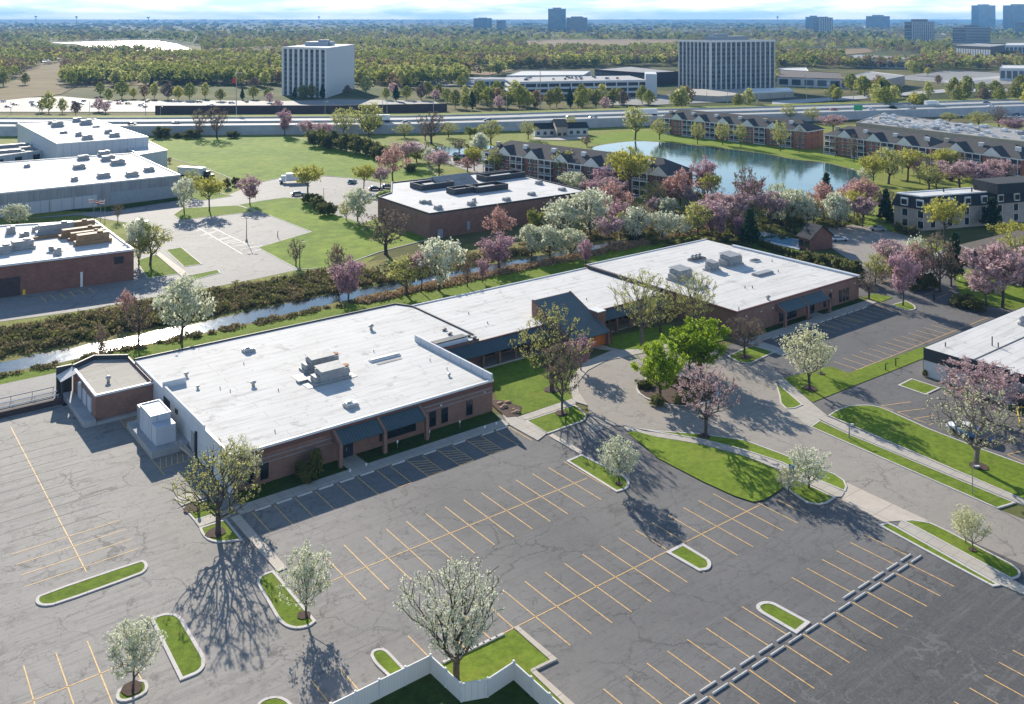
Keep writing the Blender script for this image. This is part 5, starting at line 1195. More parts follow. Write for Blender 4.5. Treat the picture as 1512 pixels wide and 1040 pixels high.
# ---- shrubs and hedges
sh = [(410, 702, 665, 24, 'm_shrub', 'tall dark shrub against the brick facade, left of three'), (445, 706, 680, 22, 'm_shrub', 'low rounded shrub against the brick facade, left of the tall dark one'),
 (466, 702, 665, 26, 'm_shrub', 'tall pointed dark shrub against the brick facade, right of the door side'), (455, 712, 690, 30, 'm_shrub', 'broad dark shrub in front of the pointed one at the brick facade'),
 (952, 572, 562, 26, 'm_shrub', 'low evergreen shrub in the planting bed, left'), (970, 598, 586, 28, 'm_shrub', 'low evergreen shrub in the planting bed, front'), (1008, 596, 582, 34, 'm_shrub', 'dark shrub under the pink tree in the planting bed'), (1035, 585, 572, 30, 'm_shrub', 'dark shrub at the right of the planting bed'), (1000, 570, 560, 30, 'm_shrub', 'shrub among the green trunks in the planting bed'),
 (1166, 337, 320, 18, 'm_shrub', 'rounded shrub by the white trees at the pool'),
 (484, 318, 300, 30, 'm_shrub', 'dark shrub on the edge of the centre lawn, lower of three'), (470, 308, 290, 28, 'm_shrub', 'dark shrub on the edge of the centre lawn, middle of three'), (456, 300, 286, 24, 'm_shrub', 'dark shrub on the edge of the centre lawn, upper of three'),
 (335, 278, 264, 14, 'm_shrub', 'round green shrub by the road behind the magenta tree, left'), (347, 274, 262, 12, 'm_shrub', 'round dark shrub by the road behind the magenta tree, right'), (250, 241, 232, 10, 'm_twig', 'leafless bush by the white warehouse near the trailer'),
 (238, 204, 188, 26, 'm_shrub', 'yellow-green bush by the highway wall at the field corner, left'), (262, 204, 196, 18, 'm_shrub', 'low bush by the highway wall left of the leafless trees'), (283, 204, 192, 30, 'm_shrub', 'olive bush under the leafless trees by the highway wall'), (345, 204, 194, 20, 'm_shrub', 'small bush right of the leafless trees by the highway wall'),
 (470, 216, 192, 34, 'm_shrub', 'hedge row bush behind the field, first from the left'), (490, 220, 194, 36, 'm_shrub', 'hedge row bush behind the field, second from the left'), (512, 224, 198, 34, 'm_shrub', 'hedge row bush behind the field, third from the left'), (532, 228, 202, 32, 'm_shrub', 'hedge row bush behind the field, fourth from the left'), (548, 231, 208, 30, 'm_shrub', 'hedge row bush behind the field, fifth from the left'), (560, 236, 216, 26, 'm_shrub', 'hedge row bush at the right end of the field hedge'),
 (678, 224, 206, 26, 'm_twig', 'brown leafless bush on the pond bank'), (700, 226, 212, 22, 'm_shrub', 'dark bush overhanging the small pond'), (866, 216, 200, 20, 'm_twig', 'brown bush at the left end of the lake'),
 (1195, 398, 372, 30, 'm_shrub', 'hedge bush beside the pool house, left'), (1215, 404, 376, 34, 'm_shrub', 'hedge bush behind the far wing end, first'), (1240, 410, 382, 34, 'm_shrub', 'hedge bush behind the far wing end, second'), (1262, 416, 386, 34, 'm_shrub', 'hedge bush behind the far wing end, third'),
 (1302, 416, 396, 34, 'm_twig', 'twiggy brown bush at the edge of the drive by the apartment lot'), (1352, 424, 402, 34, 'm_shrub', 'leafy bush at the edge of the drive under the pale bare tree'), (1372, 428, 404, 30, 'm_shrub', 'leafy bush at the edge of the drive beside the dark fir'),
 (1420, 452, 436, 40, 'm_shrub', 'clipped low hedge bush under the big pink trees, left'), (1440, 458, 442, 34, 'm_shrub', 'clipped low hedge bush under the big pink trees, right'),
 (1326, 344, 328, 14, 'm_shrub', 'round shrub at the corner of the mansard apartments, left'), (1338, 347, 334, 14, 'm_shrub', 'round shrub at the corner of the mansard apartments, middle'), (1349, 350, 334, 14, 'm_shrub', 'round shrub at the corner of the mansard apartments, right'),
 (1366, 556, 546, 10, 'm_shrub', 'small dark shrub at the corner of the dark-fascia building')]
for t in sh: T(*t)
for i in range(13):                                                # clipped row by the pool
    T(1122+i*6.2, 366+i*2.0, 354+i*1.9, 8, 'm_shrub', 'narrow clipped evergreen shrub in the row between pool and far wing', 'shrub', 'clipped shrubs in the row by the pool')
# ---- brush on the creek banks: nobody could count it
def brush(name, n, fn, leaf, size, hmin, hmax, seed, mats=None):
    rng = np.random.default_rng(seed); C = []
    for i in range(n):
        a, b = fn(rng); p = ab(a, b); r = rng.uniform(.6, 1.7); h = rng.uniform(hmin, hmax); k = int(45*r)
        q = rng.normal(size=(k, 3)); q /= np.linalg.norm(q, axis=1)[:, None]; q *= (rng.random(k)**.4)[:, None]
        C.append(np.array([p.x, p.y, h*.45])+q*np.array([r, r, h*.55]))
    C = np.concatenate(C); C[:, 2] = np.maximum(C[:, 2], .05)
    o = bpy.data.objects.new(name, mesh_from(name, [(leafquads(rng, C, size), None, M[leaf])])); COL.objects.link(o); o['kind'] = 'stuff'
brush('undergrowth', 1050, lambda r: (r.uniform(-75, 22), 71+16*r.random()), 'leaf_brush', .32, .45, 1.6, 5)
brush('undergrowth', 330, lambda r: (r.uniform(-75, 22), 71+16.5*r.random()), 'leaf_shrub', .34, .5, 1.8, 6)
brush('undergrowth', 420, lambda r: (r.uniform(20, 150), 70.5+10*r.random()**1.5), 'leaf_brush', .36, .5, 1.8, 7)
brush('reeds', 560, lambda r: (r.uniform(10, 135), 59.8+3.4*r.random()), 'leaf_reed', .3, .4, 1.1, 8)
brush('undergrowth', 150, lambda r: (r.uniform(-80, 30), 60.5+2*r.random()), 'leaf_brush', .3, .25, .7, 9)
brush('undergrowth', 420, lambda r: (r.uniform(95, 170), 40+30*r.random()), 'leaf_shrub', .4, .5, 1.6, 10)
def inpoly(x, y, p):
    c = False; j = len(p)-1
    for i in range(len(p)):
        if (p[i][1] > y) != (p[j][1] > y) and x < (p[j][0]-p[i][0])*(y-p[i][1])/(p[j][1]-p[i][1]+1e-9)+p[i][0]: c = not c
        j = i
    return c
# belts of trees nobody would single out one by one
rb = random.Random(21)
BELT = [((1040, 1330), (312, 342), 26, 'in the belt between the creek and the lake'), ((760, 1060), (288, 326), 24, 'in front of the near apartment block'), ((600, 760), (222, 262), 12, 'between the green field and the near apartment block'),
        ((1275, 1512), (256, 284), 16, 'before the long far apartments by the lake end'), ((1395, 1512), (404, 452), 9, 'round the hip-roofed house'), ((1290, 1400), (402, 432), 9, 'along the drive below the apartment lot'), ((880, 1130), (346, 356), 9, 'on the creek edge behind the far wing')]
KN = [('m_pink', 'dusty pink blossom'), ('m_pink2', 'purple-pink blossom'), ('m_bare', 'bare brown'), ('m_bud', 'olive budding'), ('m_bud2', 'tall olive budding'), ('m_white2', 'white-green blossom'), ('m_yellow', 'yellow-green'), ('m_salmon', 'rusty pink'), ('m_shrub', 'low bushy')]
for (x0, x1), (y0, y1), n_, where in BELT:
    for k in range(n_):
        key, nm_ = rb.choices(KN, [3, 2, 3, 3, 2, 1.5, 1.5, 1.5, 3])[0]; x, y = rb.uniform(x0, x1), rb.uniform(y0, y1)
        if where.startswith('round') and y > 430: continue
        if inpoly(x, y, [(552, 318), (634, 354), (880, 314), (760, 268), (570, 288)]) or inpoly(x, y, [(712, 232), (987, 305), (1050, 285), (760, 215)]): continue
        d_ = FOC*CAMH/(y-HY); hh = rb.uniform(6.5, 11) if 'shrub' not in key else rb.uniform(1.5, 3); ww = hh*rb.uniform(.6, .95) if 'shrub' not in key else hh*1.6
        T(x, y, y-hh*FOC/d_, ww*FOC/d_, key, '%s tree %s' % (nm_, where) if 'shrub' not in key else 'low bush %s' % where, 'tree' if 'shrub' not in key else 'shrub', 'trees '+where if 'shrub' not in key else 'bushes '+where)
# =========================== other buildings ======================================================
def frame4(xl, yl, xe, ye, xr, yr):
    E, L, Q = G(xe, ye), G(xl, yl), G(xr, yr); return E, L, L+Q-E, Q
def wbox(mb, P0, P1, u0, u1, z0, z1, t0, t1):
    """box on a wall: u metres along P0->P1, t metres out from it (towards the side the camera is on)"""
    d = Vector((P1.x-P0.x, P1.y-P0.y, 0)).normalized(); n = Vector((d.y, -d.x, 0))
    if n.dot(Vector((P0.x, P0.y, 0))) > 0: n = -n
    a = P0+d*u0; b = P0+d*u1
    mb.prism([a+n*t0, b+n*t0, b+n*t1, a+n*t1], z0, z1, 0, True, True)
def units(par, z, lst, mat='unit_grey', rot=ROTA, name='air_conditioner'):
    for px, py, l, w_, h in lst:
        c = G(px, py, z); mb = MB(); mb.box((c.x, c.y, z), l, w_, h*.35, rot); mb.box((c.x, c.y, z+h*.35), l*.86, w_*.86, h*.65, rot)
        mb.lathe((c.x+l*.2*math.cos(rot), c.y+l*.2*math.sin(rot), z+h), [(w_*.3, 0), (w_*.3, h*.12), (w_*.2, h*.14)], 8)
        child(mb, name, M[mat], par)
def flatbuilding(name, corners, h, wall, roof_, label, par=.35, parmat='trim_white', cat='building', floorz=0.):
    """corners: surveyed roof corners at height h (world xy)"""
    r = empty(name, Vector((corners[0].x, corners[0].y, floorz)), label, cat)
    mb = MB(); mb.prism(corners, floorz, h, cap=False); child(mb, 'wall', M[wall], r)
    mb = MB(); mb.poly([(p.x, p.y, h-.15) for p in inset(corners, .2)]); rf = child(mb, 'roof', M[roof_], r)
    mb = MB(); ring(mb, inset(corners, -.06), inset(corners, .3), h-.3, h+par*.5); child(mb, 'parapet', M[parmat], r)
    return r, rf
# --- left side: white warehouses
W2 = [G(-260, 312, 7.5), G(266, 258.5, 7.5), G(195, 226.5, 7.5), G(-300, 262, 7.5)]
r, rf = flatbuilding('warehouse', W2, 7.5, 'panel_grey', 'white_roof_far', 'long white-roofed warehouse with a stained grey upper wall and white lower panels')
b0, b1 = Vector((W2[0].x, W2[0].y, 0)), Vector((W2[1].x, W2[1].y, 0)); L_ = (b1-b0).length
for k in range(int(L_/7)):
    if L_-7*(k+1) < 22: continue
    mb = MB(); wbox(mb, b0, b1, 7*k+.2, 7*k+6.9, .2, 3.9, .02, .12); child(mb, 'dock_door', M['panel_white'], r)
mb = MB(); wbox(mb, b0, b1, L_-22, L_-.4, .2, 4.2, .02, .1); p_ = child(mb, 'wall_panel', M['curb_blue'], r)
units(rf, 7.4, [(123, 236, 4, 3, 1.6), (154, 230, 4.5, 3, 1.8), (160, 237, 5, 3, 1.8), (174, 243, 5, 3, 1.8), (117, 249, 4, 3, 1.5), (153, 262, 4, 3, 1.5), (195, 260, 4, 3, 1.5), (220, 253, 3.4, 2.4, 1.4), (110, 267, 2, 2, 1.2), (40, 247, 2, 1.6, 1)])
W1 = [G(84, 212.5, 11), G(219, 202.5, 11), G(140, 176, 11), G(26, 182, 11)]
r, rf = flatbuilding('warehouse', W1, 11, 'panel_white', 'white_roof_far', 'taller white box warehouse standing behind the long one with the stained wall')
units(rf, 10.9, [(78, 183, 4, 3, 1.5), (85, 187, 5, 4, 2.2), (114, 180, 4, 3, 1.8), (127, 184, 5, 4, 2.2), (116, 201, 2.4, 2, 1.6), (129, 206, 4, 3, 1.8), (160, 197, 3, 2.4, 1.6), (169, 202, 4, 3, 1.6), (94, 197, 3, 2, .9), (142, 188, 3, 2, .7)])
W1b = [G(205, 229, 7), G(247, 222, 7), G(222, 210, 7), G(180, 214, 7)]
flatbuilding('storage_wing', W1b, 7, 'panel_white', 'white_roof_far', 'low white wing at the right foot of the taller white warehouse')
W0 = [G(-120, 247, 5), G(62, 222, 5), G(44, 212, 5), G(-150, 228, 5)]
r, rf = flatbuilding('office_wing', W0, 5, 'panel_white', 'gravel_roof', 'low flat office wing with dark window bands at the left edge')
b0, b1 = Vector((W0[0].x, W0[0].y, 0)), Vector((W0[1].x, W0[1].y, 0)); L_ = (b1-b0).length
for k in range(9):
    mb = MB(); wbox(mb, b0, b1, L_-4-k*8, L_-k*8-1, 1, 3.6, .02, .1); child(mb, 'window', M['glass_dark'], r)
units(rf, 4.9, [(20, 217, 14, 3, 1.2), (0, 226, 18, 2.5, 1.0), (38, 221, 6, 2, 1.2)], 'unit_grey')
# --- left brick building
LB = [G(-160, 412, 7), G(197.5, 368.5, 7), G(141, 326, 7), G(-200, 345, 7)]
r, rf = flatbuilding('brick_warehouse', LB, 7, 'brick_far', 'white_roof_far', 'dark brick building with a white roof and tan framed roof units at the left edge')
b0, b1 = Vector((LB[0].x, LB[0].y, 0)), Vector((LB[1].x, LB[1].y, 0)); L_ = (b1-b0).length
for u, w_, z0, z1, nm, m in ((L_-27.5, 4.4, 0, 4.2, 'door', 'brick_dark'), (L_-4.2, 2, 4.2, 5.8, 'louvre', 'metal_dark'), (L_-11.2, .5, 0, 3.4, 'utility_box', 'trim_white'), (L_-28.5, .5, 0, 1.2, 'bollard', 'yellow_paint'), (L_-22.6, .5, 0, 1.2, 'bollard', 'yellow_paint')):
    mb = MB(); wbox(mb, b0, b1, u, u+w_, z0, z1, .02, .14); child(mb, nm, M[m], r)
units(rf, 6.9, [(33, 367, 5, 3.5, 2.0), (3, 374, 4, 3, 1.8), (83, 344, 9, 2.6, 2.4), (16, 345, 2, 2, 1.6), (52, 342, 1.4, 1.4, 1.2), (80, 369, 1.2, 6, 1.0), (85, 376, 1.5, 1.5, 1.4), (36, 353, 2.2, 2.2, 1.6)])
units(rf, 6.9, [(112, 340, 10, 2.2, 2.2), (120, 348, 10, 2, 2.0), (137, 359, 8, 2.4, 2.4), (130, 352, 9, 1.6, 1.8)], 'unit_tan', name='framed_unit')
mb = MB(); mb.box(tuple(G(66, 352, 6.95)), 12, .5, .6, ROTA); child(mb, 'duct', M['unit_tan'], rf)
mb = MB()
for k in range(6):
    p0 = G(130-k*14, 426+k*2.6, 0); q = p0+BX*-.0; mb.poly([tuple(v+Vector((0, 0, .13))) for v in strip([p0, p0-BX*5+AX*.2], .2)[0]])
o = mb.build('parking_marking', M['line_yellow']); o['kind'] = 'structure'
# --- central brick warehouse
CB = [G(558, 291, 7), G(634, 316, 7), G(868, 283, 7), G(744, 252, 7), G(578, 270, 7), G(577, 285, 7)]
r, rf = flatbuilding('brick_warehouse', CB, 7, 'brick', 'white_roof_far', 'brick warehouse with a pale flat roof between the centre lawn and the blossom trees', .4, 'fascia_dark')
b0, b1 = Vector((CB[1].x, CB[1].y, 0)), Vector((CB[2].x, CB[2].y, 0))
for u, w_, z0, z1, nm, m in ((12, .9, 1.2, 3.4, 'door', 'curb_blue'), (2.5, 1.6, 0, 2.4, 'utility_box', 'curb_blue'), (48, .6, 3, 3.6, 'wall_lamp', 'trim_white'), (38, 2.4, 0, 2.6, 'door', 'metal_dark')):
    mb = MB(); wbox(mb, b0, b1, u, u+w_, z0, z1, .02, .3); child(mb, nm, M[m], r)
b2 = Vector((CB[0].x, CB[0].y, 0)); mb = MB(); wbox(mb, b2, b0, 2.2, 4, 0, 3, .02, .12); child(mb, 'door', M['metal_dark'], r)
units(rf, 6.9, [(624, 300, 1.6, 1.6, .8), (633, 301, 1.4, 1.4, .9), (647, 309, 2, 2, 1.0), (696, 303, 2, 2, 1.0), (748, 296, 2, 2, .8), (785, 288, 2, 2, .8), (796, 272, 2, 2, 1.0), (830, 281, 2, 2, .7), (700, 298, 1, 1, .9)])
for px, py, l, w_ in ((638, 276, 12, 7), (681, 284, 8, 4.5), (719, 280, 12, 6), (740, 263, 16, 6)):         # screened roof wells
    c = G(px, py, 7); mb = MB(); out_ = [c+AX*x+BX*y for x, y in ((-l/2, -w_/2), (l/2, -w_/2), (l/2, w_/2), (-l/2, w_/2))]; ring(mb, out_, inset(out_, .35), 6.85, 8.6); child(mb, 'roof_screen', M['fascia_dark'], rf)
    mb = MB(); mb.box((c.x, c.y, 6.9), l*.5, w_*.4, 1.2, ROTA); child(mb, 'air_conditioner', M['unit_grey'], rf)
c = G(672, 272, 7); mb = MB(); p0, p1 = c-BX*5-AX*2, c+BX*5-AX*2; q0, q1 = c-BX*5+AX*9, c+BX*5+AX*9; 
mb = MB(); P_ = [c+AX*-7-BX*3, c+AX*7-BX*3, c+AX*7+BX*3+Vector((0, 0, 2.6)), c+AX*-7+BX*3+Vector((0, 0, 2.6))]; mb.quadbox(*P_, (0, 0, -1), .25); child(mb, 'sloped_skylight', M['gravel_roof'], rf); mb = MB(); mb.prism([P_[3], P_[2], P_[2]+BX*.3, P_[3]+BX*.3], 6.9, 9.55); child(mb, 'skylight_back', M['curb_blue'], rf)
# --- apartment blocks
def apartments(P0, P1, depth, eave, rise, label, brickm='brick_far', balc=True, hipends=True, n_bay=None, cham=None, roofm='shingle'):
    """three storeys, P0->P1 the facade line; brick bays between white balcony stacks, gablets and chimneys"""
    P0 = Vector((P0.x, P0.y, 0)); P1 = Vector((P1.x, P1.y, 0)); L = (P1-P0).length; d = (P1-P0)/L; n = Vector((-d.y, d.x, 0))
    if n.dot(P0) < 0: n = -n                                        # away from the camera
    r = empty('apartment_building', (P0+P1)/2, label, 'apartments')
    mb = MB(); mb.prism([P0, P1, P1+n*depth, P0+n*depth], 0, eave, cap=False); child(mb, 'wall', M[brickm], r)
    o = .6; a, b, c, e = P0-d*o-n*o, P1+d*o-n*o, P1+d*o+n*(depth+o), P0-d*o+n*(depth+o); h = depth*.45 if hipends else .4
    r0, r1 = P0+d*h+n*depth/2, P1-d*h+n*depth/2; E_, Z = eave, eave+rise
    up = lambda p, z: (p.x, p.y, z)
    mb = MB(); mb.poly([up(a, E_), up(b, E_), up(r1, Z), up(r0, Z)]); mb.poly([up(c, E_), up(e, E_), up(r0, Z), up(r1, Z)]); mb.poly([up(b, E_), up(c, E_), up(r1, Z)]); mb.poly([up(e, E_), up(a, E_), up(r0, Z)])
    rf = child(mb, 'roof', M[roofm], r); mb = MB(); ring(mb, [a, b, c, e], inset([a, b, c, e], .5), E_-.45, E_-.02); child(mb, 'eaves', M['trim_white'], r)
    nb_ = n_bay or max(3, int(L/6.4)); w_ = L/nb_; fl = eave/3.1
    for k in range(nb_):
        u = k*w_
        if k % 2 == 0 and balc:
            mb = MB(); wbox(mb, P0, P1, u+.5, u+w_-.5, .1, eave-.5, .01, .05); child(mb, 'recess', M['fascia_dark'], r)
            for f in range(3):
                z = .3+f*fl; mb = MB(); wbox(mb, P0, P1, u+.4, u+w_-.4, z-.2, z, .06, 1.6); wbox(mb, P0, P1, u+.4, u+w_-.4, z+.85, z+.98, 1.5, 1.6)
                for q in range(9): wbox(mb, P0, P1, u+.45+q*(w_-1)/8, u+.55+q*(w_-1)/8, z, z+.9, 1.5, 1.58)
                for q in (.4, w_/2-.1, w_-.62): wbox(mb, P0, P1, u+q, u+q+.22, z, z+fl-.2, 1.36, 1.58)
                child(mb, 'balcony', M['trim_white'], r)
        else:
            for f in range(3):
                for q in (.22, .6):
                    z = .9+f*fl; mb = MB(); wbox(mb, P0, P1, u+w_*q, u+w_*q+1.3, z, z+1.5, .02, .06); wn = child(mb, 'window', M['glass_blue'], r)
                    mb = MB(); wbox(mb, P0, P1, u+w_*q-.14, u+w_*q+1.44, z-.16, z, .02, .12); wbox(mb, P0, P1, u+w_*q-.14, u+w_*q+1.44, z+1.5, z+1.64, .02, .12); wbox(mb, P0, P1, u+w_*q+.6, u+w_*q+.7, z, z+1.5, .06, .1); fr_ = child(mb, 'frame', M['trim_white'], r); fr_.parent = wn
        if k % 2 == 1:                                              # white gablet over a bay
            g0, g1 = P0+d*(u-.3)-n*.75, P0+d*(u+w_+.3)-n*.75; gm = (g0+g1)/2; bk = gm+n*(depth*.42)
            mb = MB(); mb.poly([up(g0, E_-.05), up(g1, E_-.05), up(gm, E_+w_*.42)]); child(mb, 'gable', M['trim_white'], r)
            mb = MB(); mb.poly([up(g0-n*.2, E_), up(gm-n*.2, E_+w_*.45), up(bk, E_+w_*.45)]); mb.poly([up(g0-n*.2, E_), up(bk, E_+w_*.45), up(g0+n*1.4, E_+.35)]); mb.poly([up(g1-n*.2, E_), up(gm-n*.2, E_+w_*.45), up(bk, E_+w_*.45)]); mb.poly([up(g1-n*.2, E_), up(bk, E_+w_*.45), up(g1+n*1.4, E_+.35)])
            child(mb, 'gable_roof', M[roofm], rf)
        if k % 4 in (0, 2):
            q = P0+d*(u+w_*.5)+n*(depth*.28); mb = MB(); mb.box((q.x, q.y, E_+.4), 1.7, 1.2, rise*.72, math.atan2(d.y, d.x)); mb.box((q.x, q.y, E_+.4+rise*.72), 1.9, 1.4, .2, math.atan2(d.y, d.x)); child(mb, 'chimney', M['trim_white' if k % 8 else 'tan_wall'], rf)
    # end wall windows
    for S, Tt in ((P0, P0+n*depth), (P1, P1+n*depth)):
        for f in range(3):
            for q in (.25, .62):
                mb = MB(); z = .9+f*fl; wbox(mb, S, Tt, depth*q, depth*q+1.3, z, z+1.5, .02, .08); child(mb, 'window', M['glass_blue'], r)
    return r
apartments(G(716, 223.8, 8.6), G(987, 259.5, 8.6), 15, 8.6, 4.2, 'near apartment block with a dark shingle roof between the warehouse and the lake')
apartments(G(976, 173.5, 8.3), G(1192, 194, 8.3), 15, 8.3, 4.2, 'far apartment block with white balconies and a brick gable end above the lake', 'brick_orange')
apartments(G(1218, 198.5, 8.5), G(1372, 218, 8.5), 15, 8.5, 4.0, 'long far apartment block with white balconies at the right of the lake, left half', 'brick_orange')
apartments(G(1376, 217.5, 9.2), G(1508, 235, 9.2), 15, 9.2, 4.2, 'long far apartment block with white balconies at the right of the lake, right half', 'brick_orange')
apartments(G(1510, 226, 9), G(1640, 250, 9), 14, 9, 4.2, 'apartment block with dark hip roof cut off by the right edge', 'brick_orange')
# mansard apartments on the right
c0, c1 = G(1320, 285, 9.6), G(1361, 291, 9.6); D_ = (c1-c0).normalized(); N_ = Vector((D_.y, -D_.x, 0)); N_ = Vector((.95, .31, 0)).normalized()
mr_ = empty('mansard_building', Vector((c0.x, c0.y, 0)), 'pale brick apartment house with a dark mansard storey and flat white roof', 'apartments')
c0.z = c1.z = 0; d1 = c1+N_*60; d0 = c0+N_*60
mb = MB(); mb.prism([c0, c1, d1, d0], 0, 6.2, cap=False); child(mb, 'wall', M['brick_pale'], mr_)
q0 = [c0-D_*.5-N_*.5, c1+D_*.5-N_*.5, d1+D_*.5, d0-D_*.5]; q1 = inset(q0, .9); mb = MB()
for i in range(4): mb.poly([(q0[i].x, q0[i].y, 6.1), (q0[(i+1) % 4].x, q0[(i+1) % 4].y, 6.1), (q1[(i+1) % 4].x, q1[(i+1) % 4].y, 9.6), (q1[i].x, q1[i].y, 9.6)])
child(mb, 'mansard', M['shingle_dark'], mr_); mb = MB(); mb.poly([(p.x, p.y, 9.5) for p in q1]); mrf = child(mb, 'roof', M['white_roof_far'], mr_); mb = MB(); ring(mb, inset(q1, -.1), inset(q1, .4), 9.4, 9.75); child(mb, 'parapet', M['trim_white'], mr_)
for S, Tt, us in ((c0, c1, (2.5, 7)), (c1, d1, tuple(3+6*k for k in range(9)))):
    for u in us:
        for z in (.8, 3.7):
            mb = MB(); wbox(mb, S, Tt, u, u+1.6, z, z+1.8, .02, .08); wn = child(mb, 'window', M['glass_dark'], mr_); mb = MB(); wbox(mb, S, Tt, u-.15, u, z-.1, z+1.9, .02, .14); wbox(mb, S, Tt, u+1.6, u+1.75, z-.1, z+1.9, .02, .14); f_ = child(mb, 'frame', M['trim_white'], mr_); f_.parent = wn
        mb = MB(); wbox(mb, S, Tt, u-.2, u+1.8, 6.6, 8.8, .1, .6); dm = child(mb, 'dormer', M['trim_white'], mr_); mb = MB(); wbox(mb, S, Tt, u, u+1.6, 6.9, 8.4, .6, .66); g_ = child(mb, 'pane', M['glass_dark'], mr_); g_.parent = dm
mb = MB(); mb.box(tuple(c0+N_*34+D_*7+Vector((0, 0, 9.5))), 20, 9, 3, math.atan2(N_.y, N_.x)); child(mb, 'penthouse', M['shingle_dark'], mr_)
for k in range(7):
    q = c0+N_*(14+k*5.5)+D_*(3+(k*3.7) % 7); mb = MB(); mb.tube((q.x, q.y, 9.5), (q.x, q.y, 11), .2); child(mb, 'vent_pipe', M['metal_dark'], mrf)
# hip-roofed house at the right edge
p0, p1 = G(1424, 363, 5), G(1600, 420, 5); p0.z = p1.z = 0; d = (p1-p0).normalized(); n = Vector((-d.y, d.x, 0)); n = n if n.y > 0 else -n
hh = empty('hip_roofed_house', p0, 'dark brick house with a big worn hip roof at the right edge', 'house'); dep = 17; mb = MB(); mb.prism([p0, p1, p1+n*dep, p0+n*dep], 0, 5.2, cap=False); child(mb, 'wall', M['brick_dark'], hh)
a, b, c, e = p0-d*.8-n*.8, p1-n*.8, p1+n*(dep+.8), p0-d*.8+n*(dep+.8); r0, r1 = p0+d*8+n*dep/2, p1+n*dep/2; V3 = lambda p, z: (p.x, p.y, z)
mb = MB(); mb.poly([V3(a, 5.1), V3(b, 5.1), V3(r1, 10), V3(r0, 10)]); mb.poly([V3(e, 5.1), V3(a, 5.1), V3(r0, 10)]); mb.poly([V3(c, 5.1), V3(e, 5.1), V3(r0, 10), V3(r1, 10)]); child(mb, 'roof', M['shingle_brown'], hh)
for k in range(5):
    mb = MB(); wbox(mb, p0, p1, 3+k*5, 4.6+k*5, 1, 3.4, .02, .08); child(mb, 'window', M['glass_dark'], hh)
mb = MB(); ring(mb, [a, b, c, e], inset([a, b, c, e], .5), 4.9, 5.08); child(mb, 'eaves', M['trim_white'], hh)
# clubhouse by the lake
def cottage(name, P0, P1, dep, eave, rise, wall, roof_, label, cat='house', wins=4, gable=True, par=None):
    P0 = Vector((P0.x, P0.y, 0)); P1 = Vector((P1.x, P1.y, 0)); d = (P1-P0).normalized(); n = Vector((-d.y, d.x, 0)); n = n if n.dot(P0) > 0 else -n; L = (P1-P0).length
    r = par or empty(name, (P0+P1)/2, label, cat)
    mb = MB(); mb.prism([P0, P1, P1+n*dep, P0+n*dep], 0, eave, cap=False)
    r0, r1 = P0+n*dep/2, P1+n*dep/2
    for S, E2, Rr in ((P0, P0+n*dep, r0), (P1, P1+n*dep, r1)): mb.poly([(S.x, S.y, eave), (E2.x, E2.y, eave), (Rr.x, Rr.y, eave+rise)])
    child(mb, 'wall', M[wall], r); o = .5; mb = MB()
    a, b, c, e = P0-d*o-n*o, P1+d*o-n*o, P1+d*o+n*(dep+o), P0-d*o+n*(dep+o); r0 = r0-d*o; r1 = r1+d*o; dz = rise*o/(dep/2)
    mb.quadbox((a.x, a.y, eave-dz), (b.x, b.y, eave-dz), (r1.x, r1.y, eave+rise), (r0.x, r0.y, eave+rise), (0, 0, 1), .16); mb.quadbox((e.x, e.y, eave-dz), (c.x, c.y, eave-dz), (r1.x, r1.y, eave+rise), (r0.x, r0.y, eave+rise), (0, 0, 1), .16)
    child(mb, 'roof', M[roof_], r)
    for k in range(wins):
        u = L*(k+.5)/wins; mb = MB(); wbox(mb, P0, P1, u-.8, u+.8, .9, 2.5, .02, .08); child(mb, 'window', M['glass_dark'], r)
    return r
ch = cottage('clubhouse', G(790, 202, 0), G(868, 200, 0), 9, 4, 2.2, 'white_wall', 'shingle_dark', 'white clubhouse with dark roofs and a gabled centre beside the lake', 'clubhouse', 8)
cottage('', G(822, 203.5, 0), G(838, 203.2, 0), 14, 5.5, 3, 'brick_pale', 'shingle_brown', '', par=ch, wins=2)
walk(P([(785, 204), (868, 201), (868, 205), (830, 208), (790, 207)]), 'concrete', .3)
# pool house and pool
cottage('pool_house', G(1179, 367, 0), G(1196, 372, 0), 8, 3.4, 2.8, 'brick_far', 'shingle_dark', 'small brick pool house with a steep dark gable roof', 'pool house', 2)
P0 = [G(x, y) for x, y in ((1098, 352), (1112, 341), (1190, 358), (1180, 370))]; mb = MB(); mb.prism(P0, .02, .3); pd = tag(mb.build('swimming_pool', M['trim_white'], loc=P0[0]), 'long swimming pool with a white deck beside the small brick pool house', 'pool')
mb = MB(); q_ = inset(P0, 1.6); mb.prism(q_, .3, .62); child(mb, 'pool_cover', M['pool_water_blue'], pd)
RC = [G(1264, 181, 5), G(1570, 216, 5), G(1570, 199, 5), G(1302, 168.5, 5)]
r, rf = flatbuilding('commercial_building', RC, 5, 'brick_pale', 'gravel_roof', 'wide low building whose pale grey roof is dotted with white vents, above the far apartments', .4, 'tan_wall')
rv = random.Random(8)
for k in range(90):
    u, v = rv.random(), rv.random(); a = RC[0]+(RC[1]-RC[0])*u; b = RC[3]+(RC[2]-RC[3])*u; p = a+(b-a)*(.08+.84*v); mb = MB(); z_ = rv.uniform(1.0, 2.2); mb.box((p.x, p.y, 4.9), z_*1.5, z_*1.1, z_*.6, ROTA); mb.box((p.x, p.y, 4.9+z_*.6), z_*1.1, z_*.8, z_*.15, ROTA); child(mb, 'roof_vent', M['trim_white' if k % 5 else 'unit_grey'], rf)
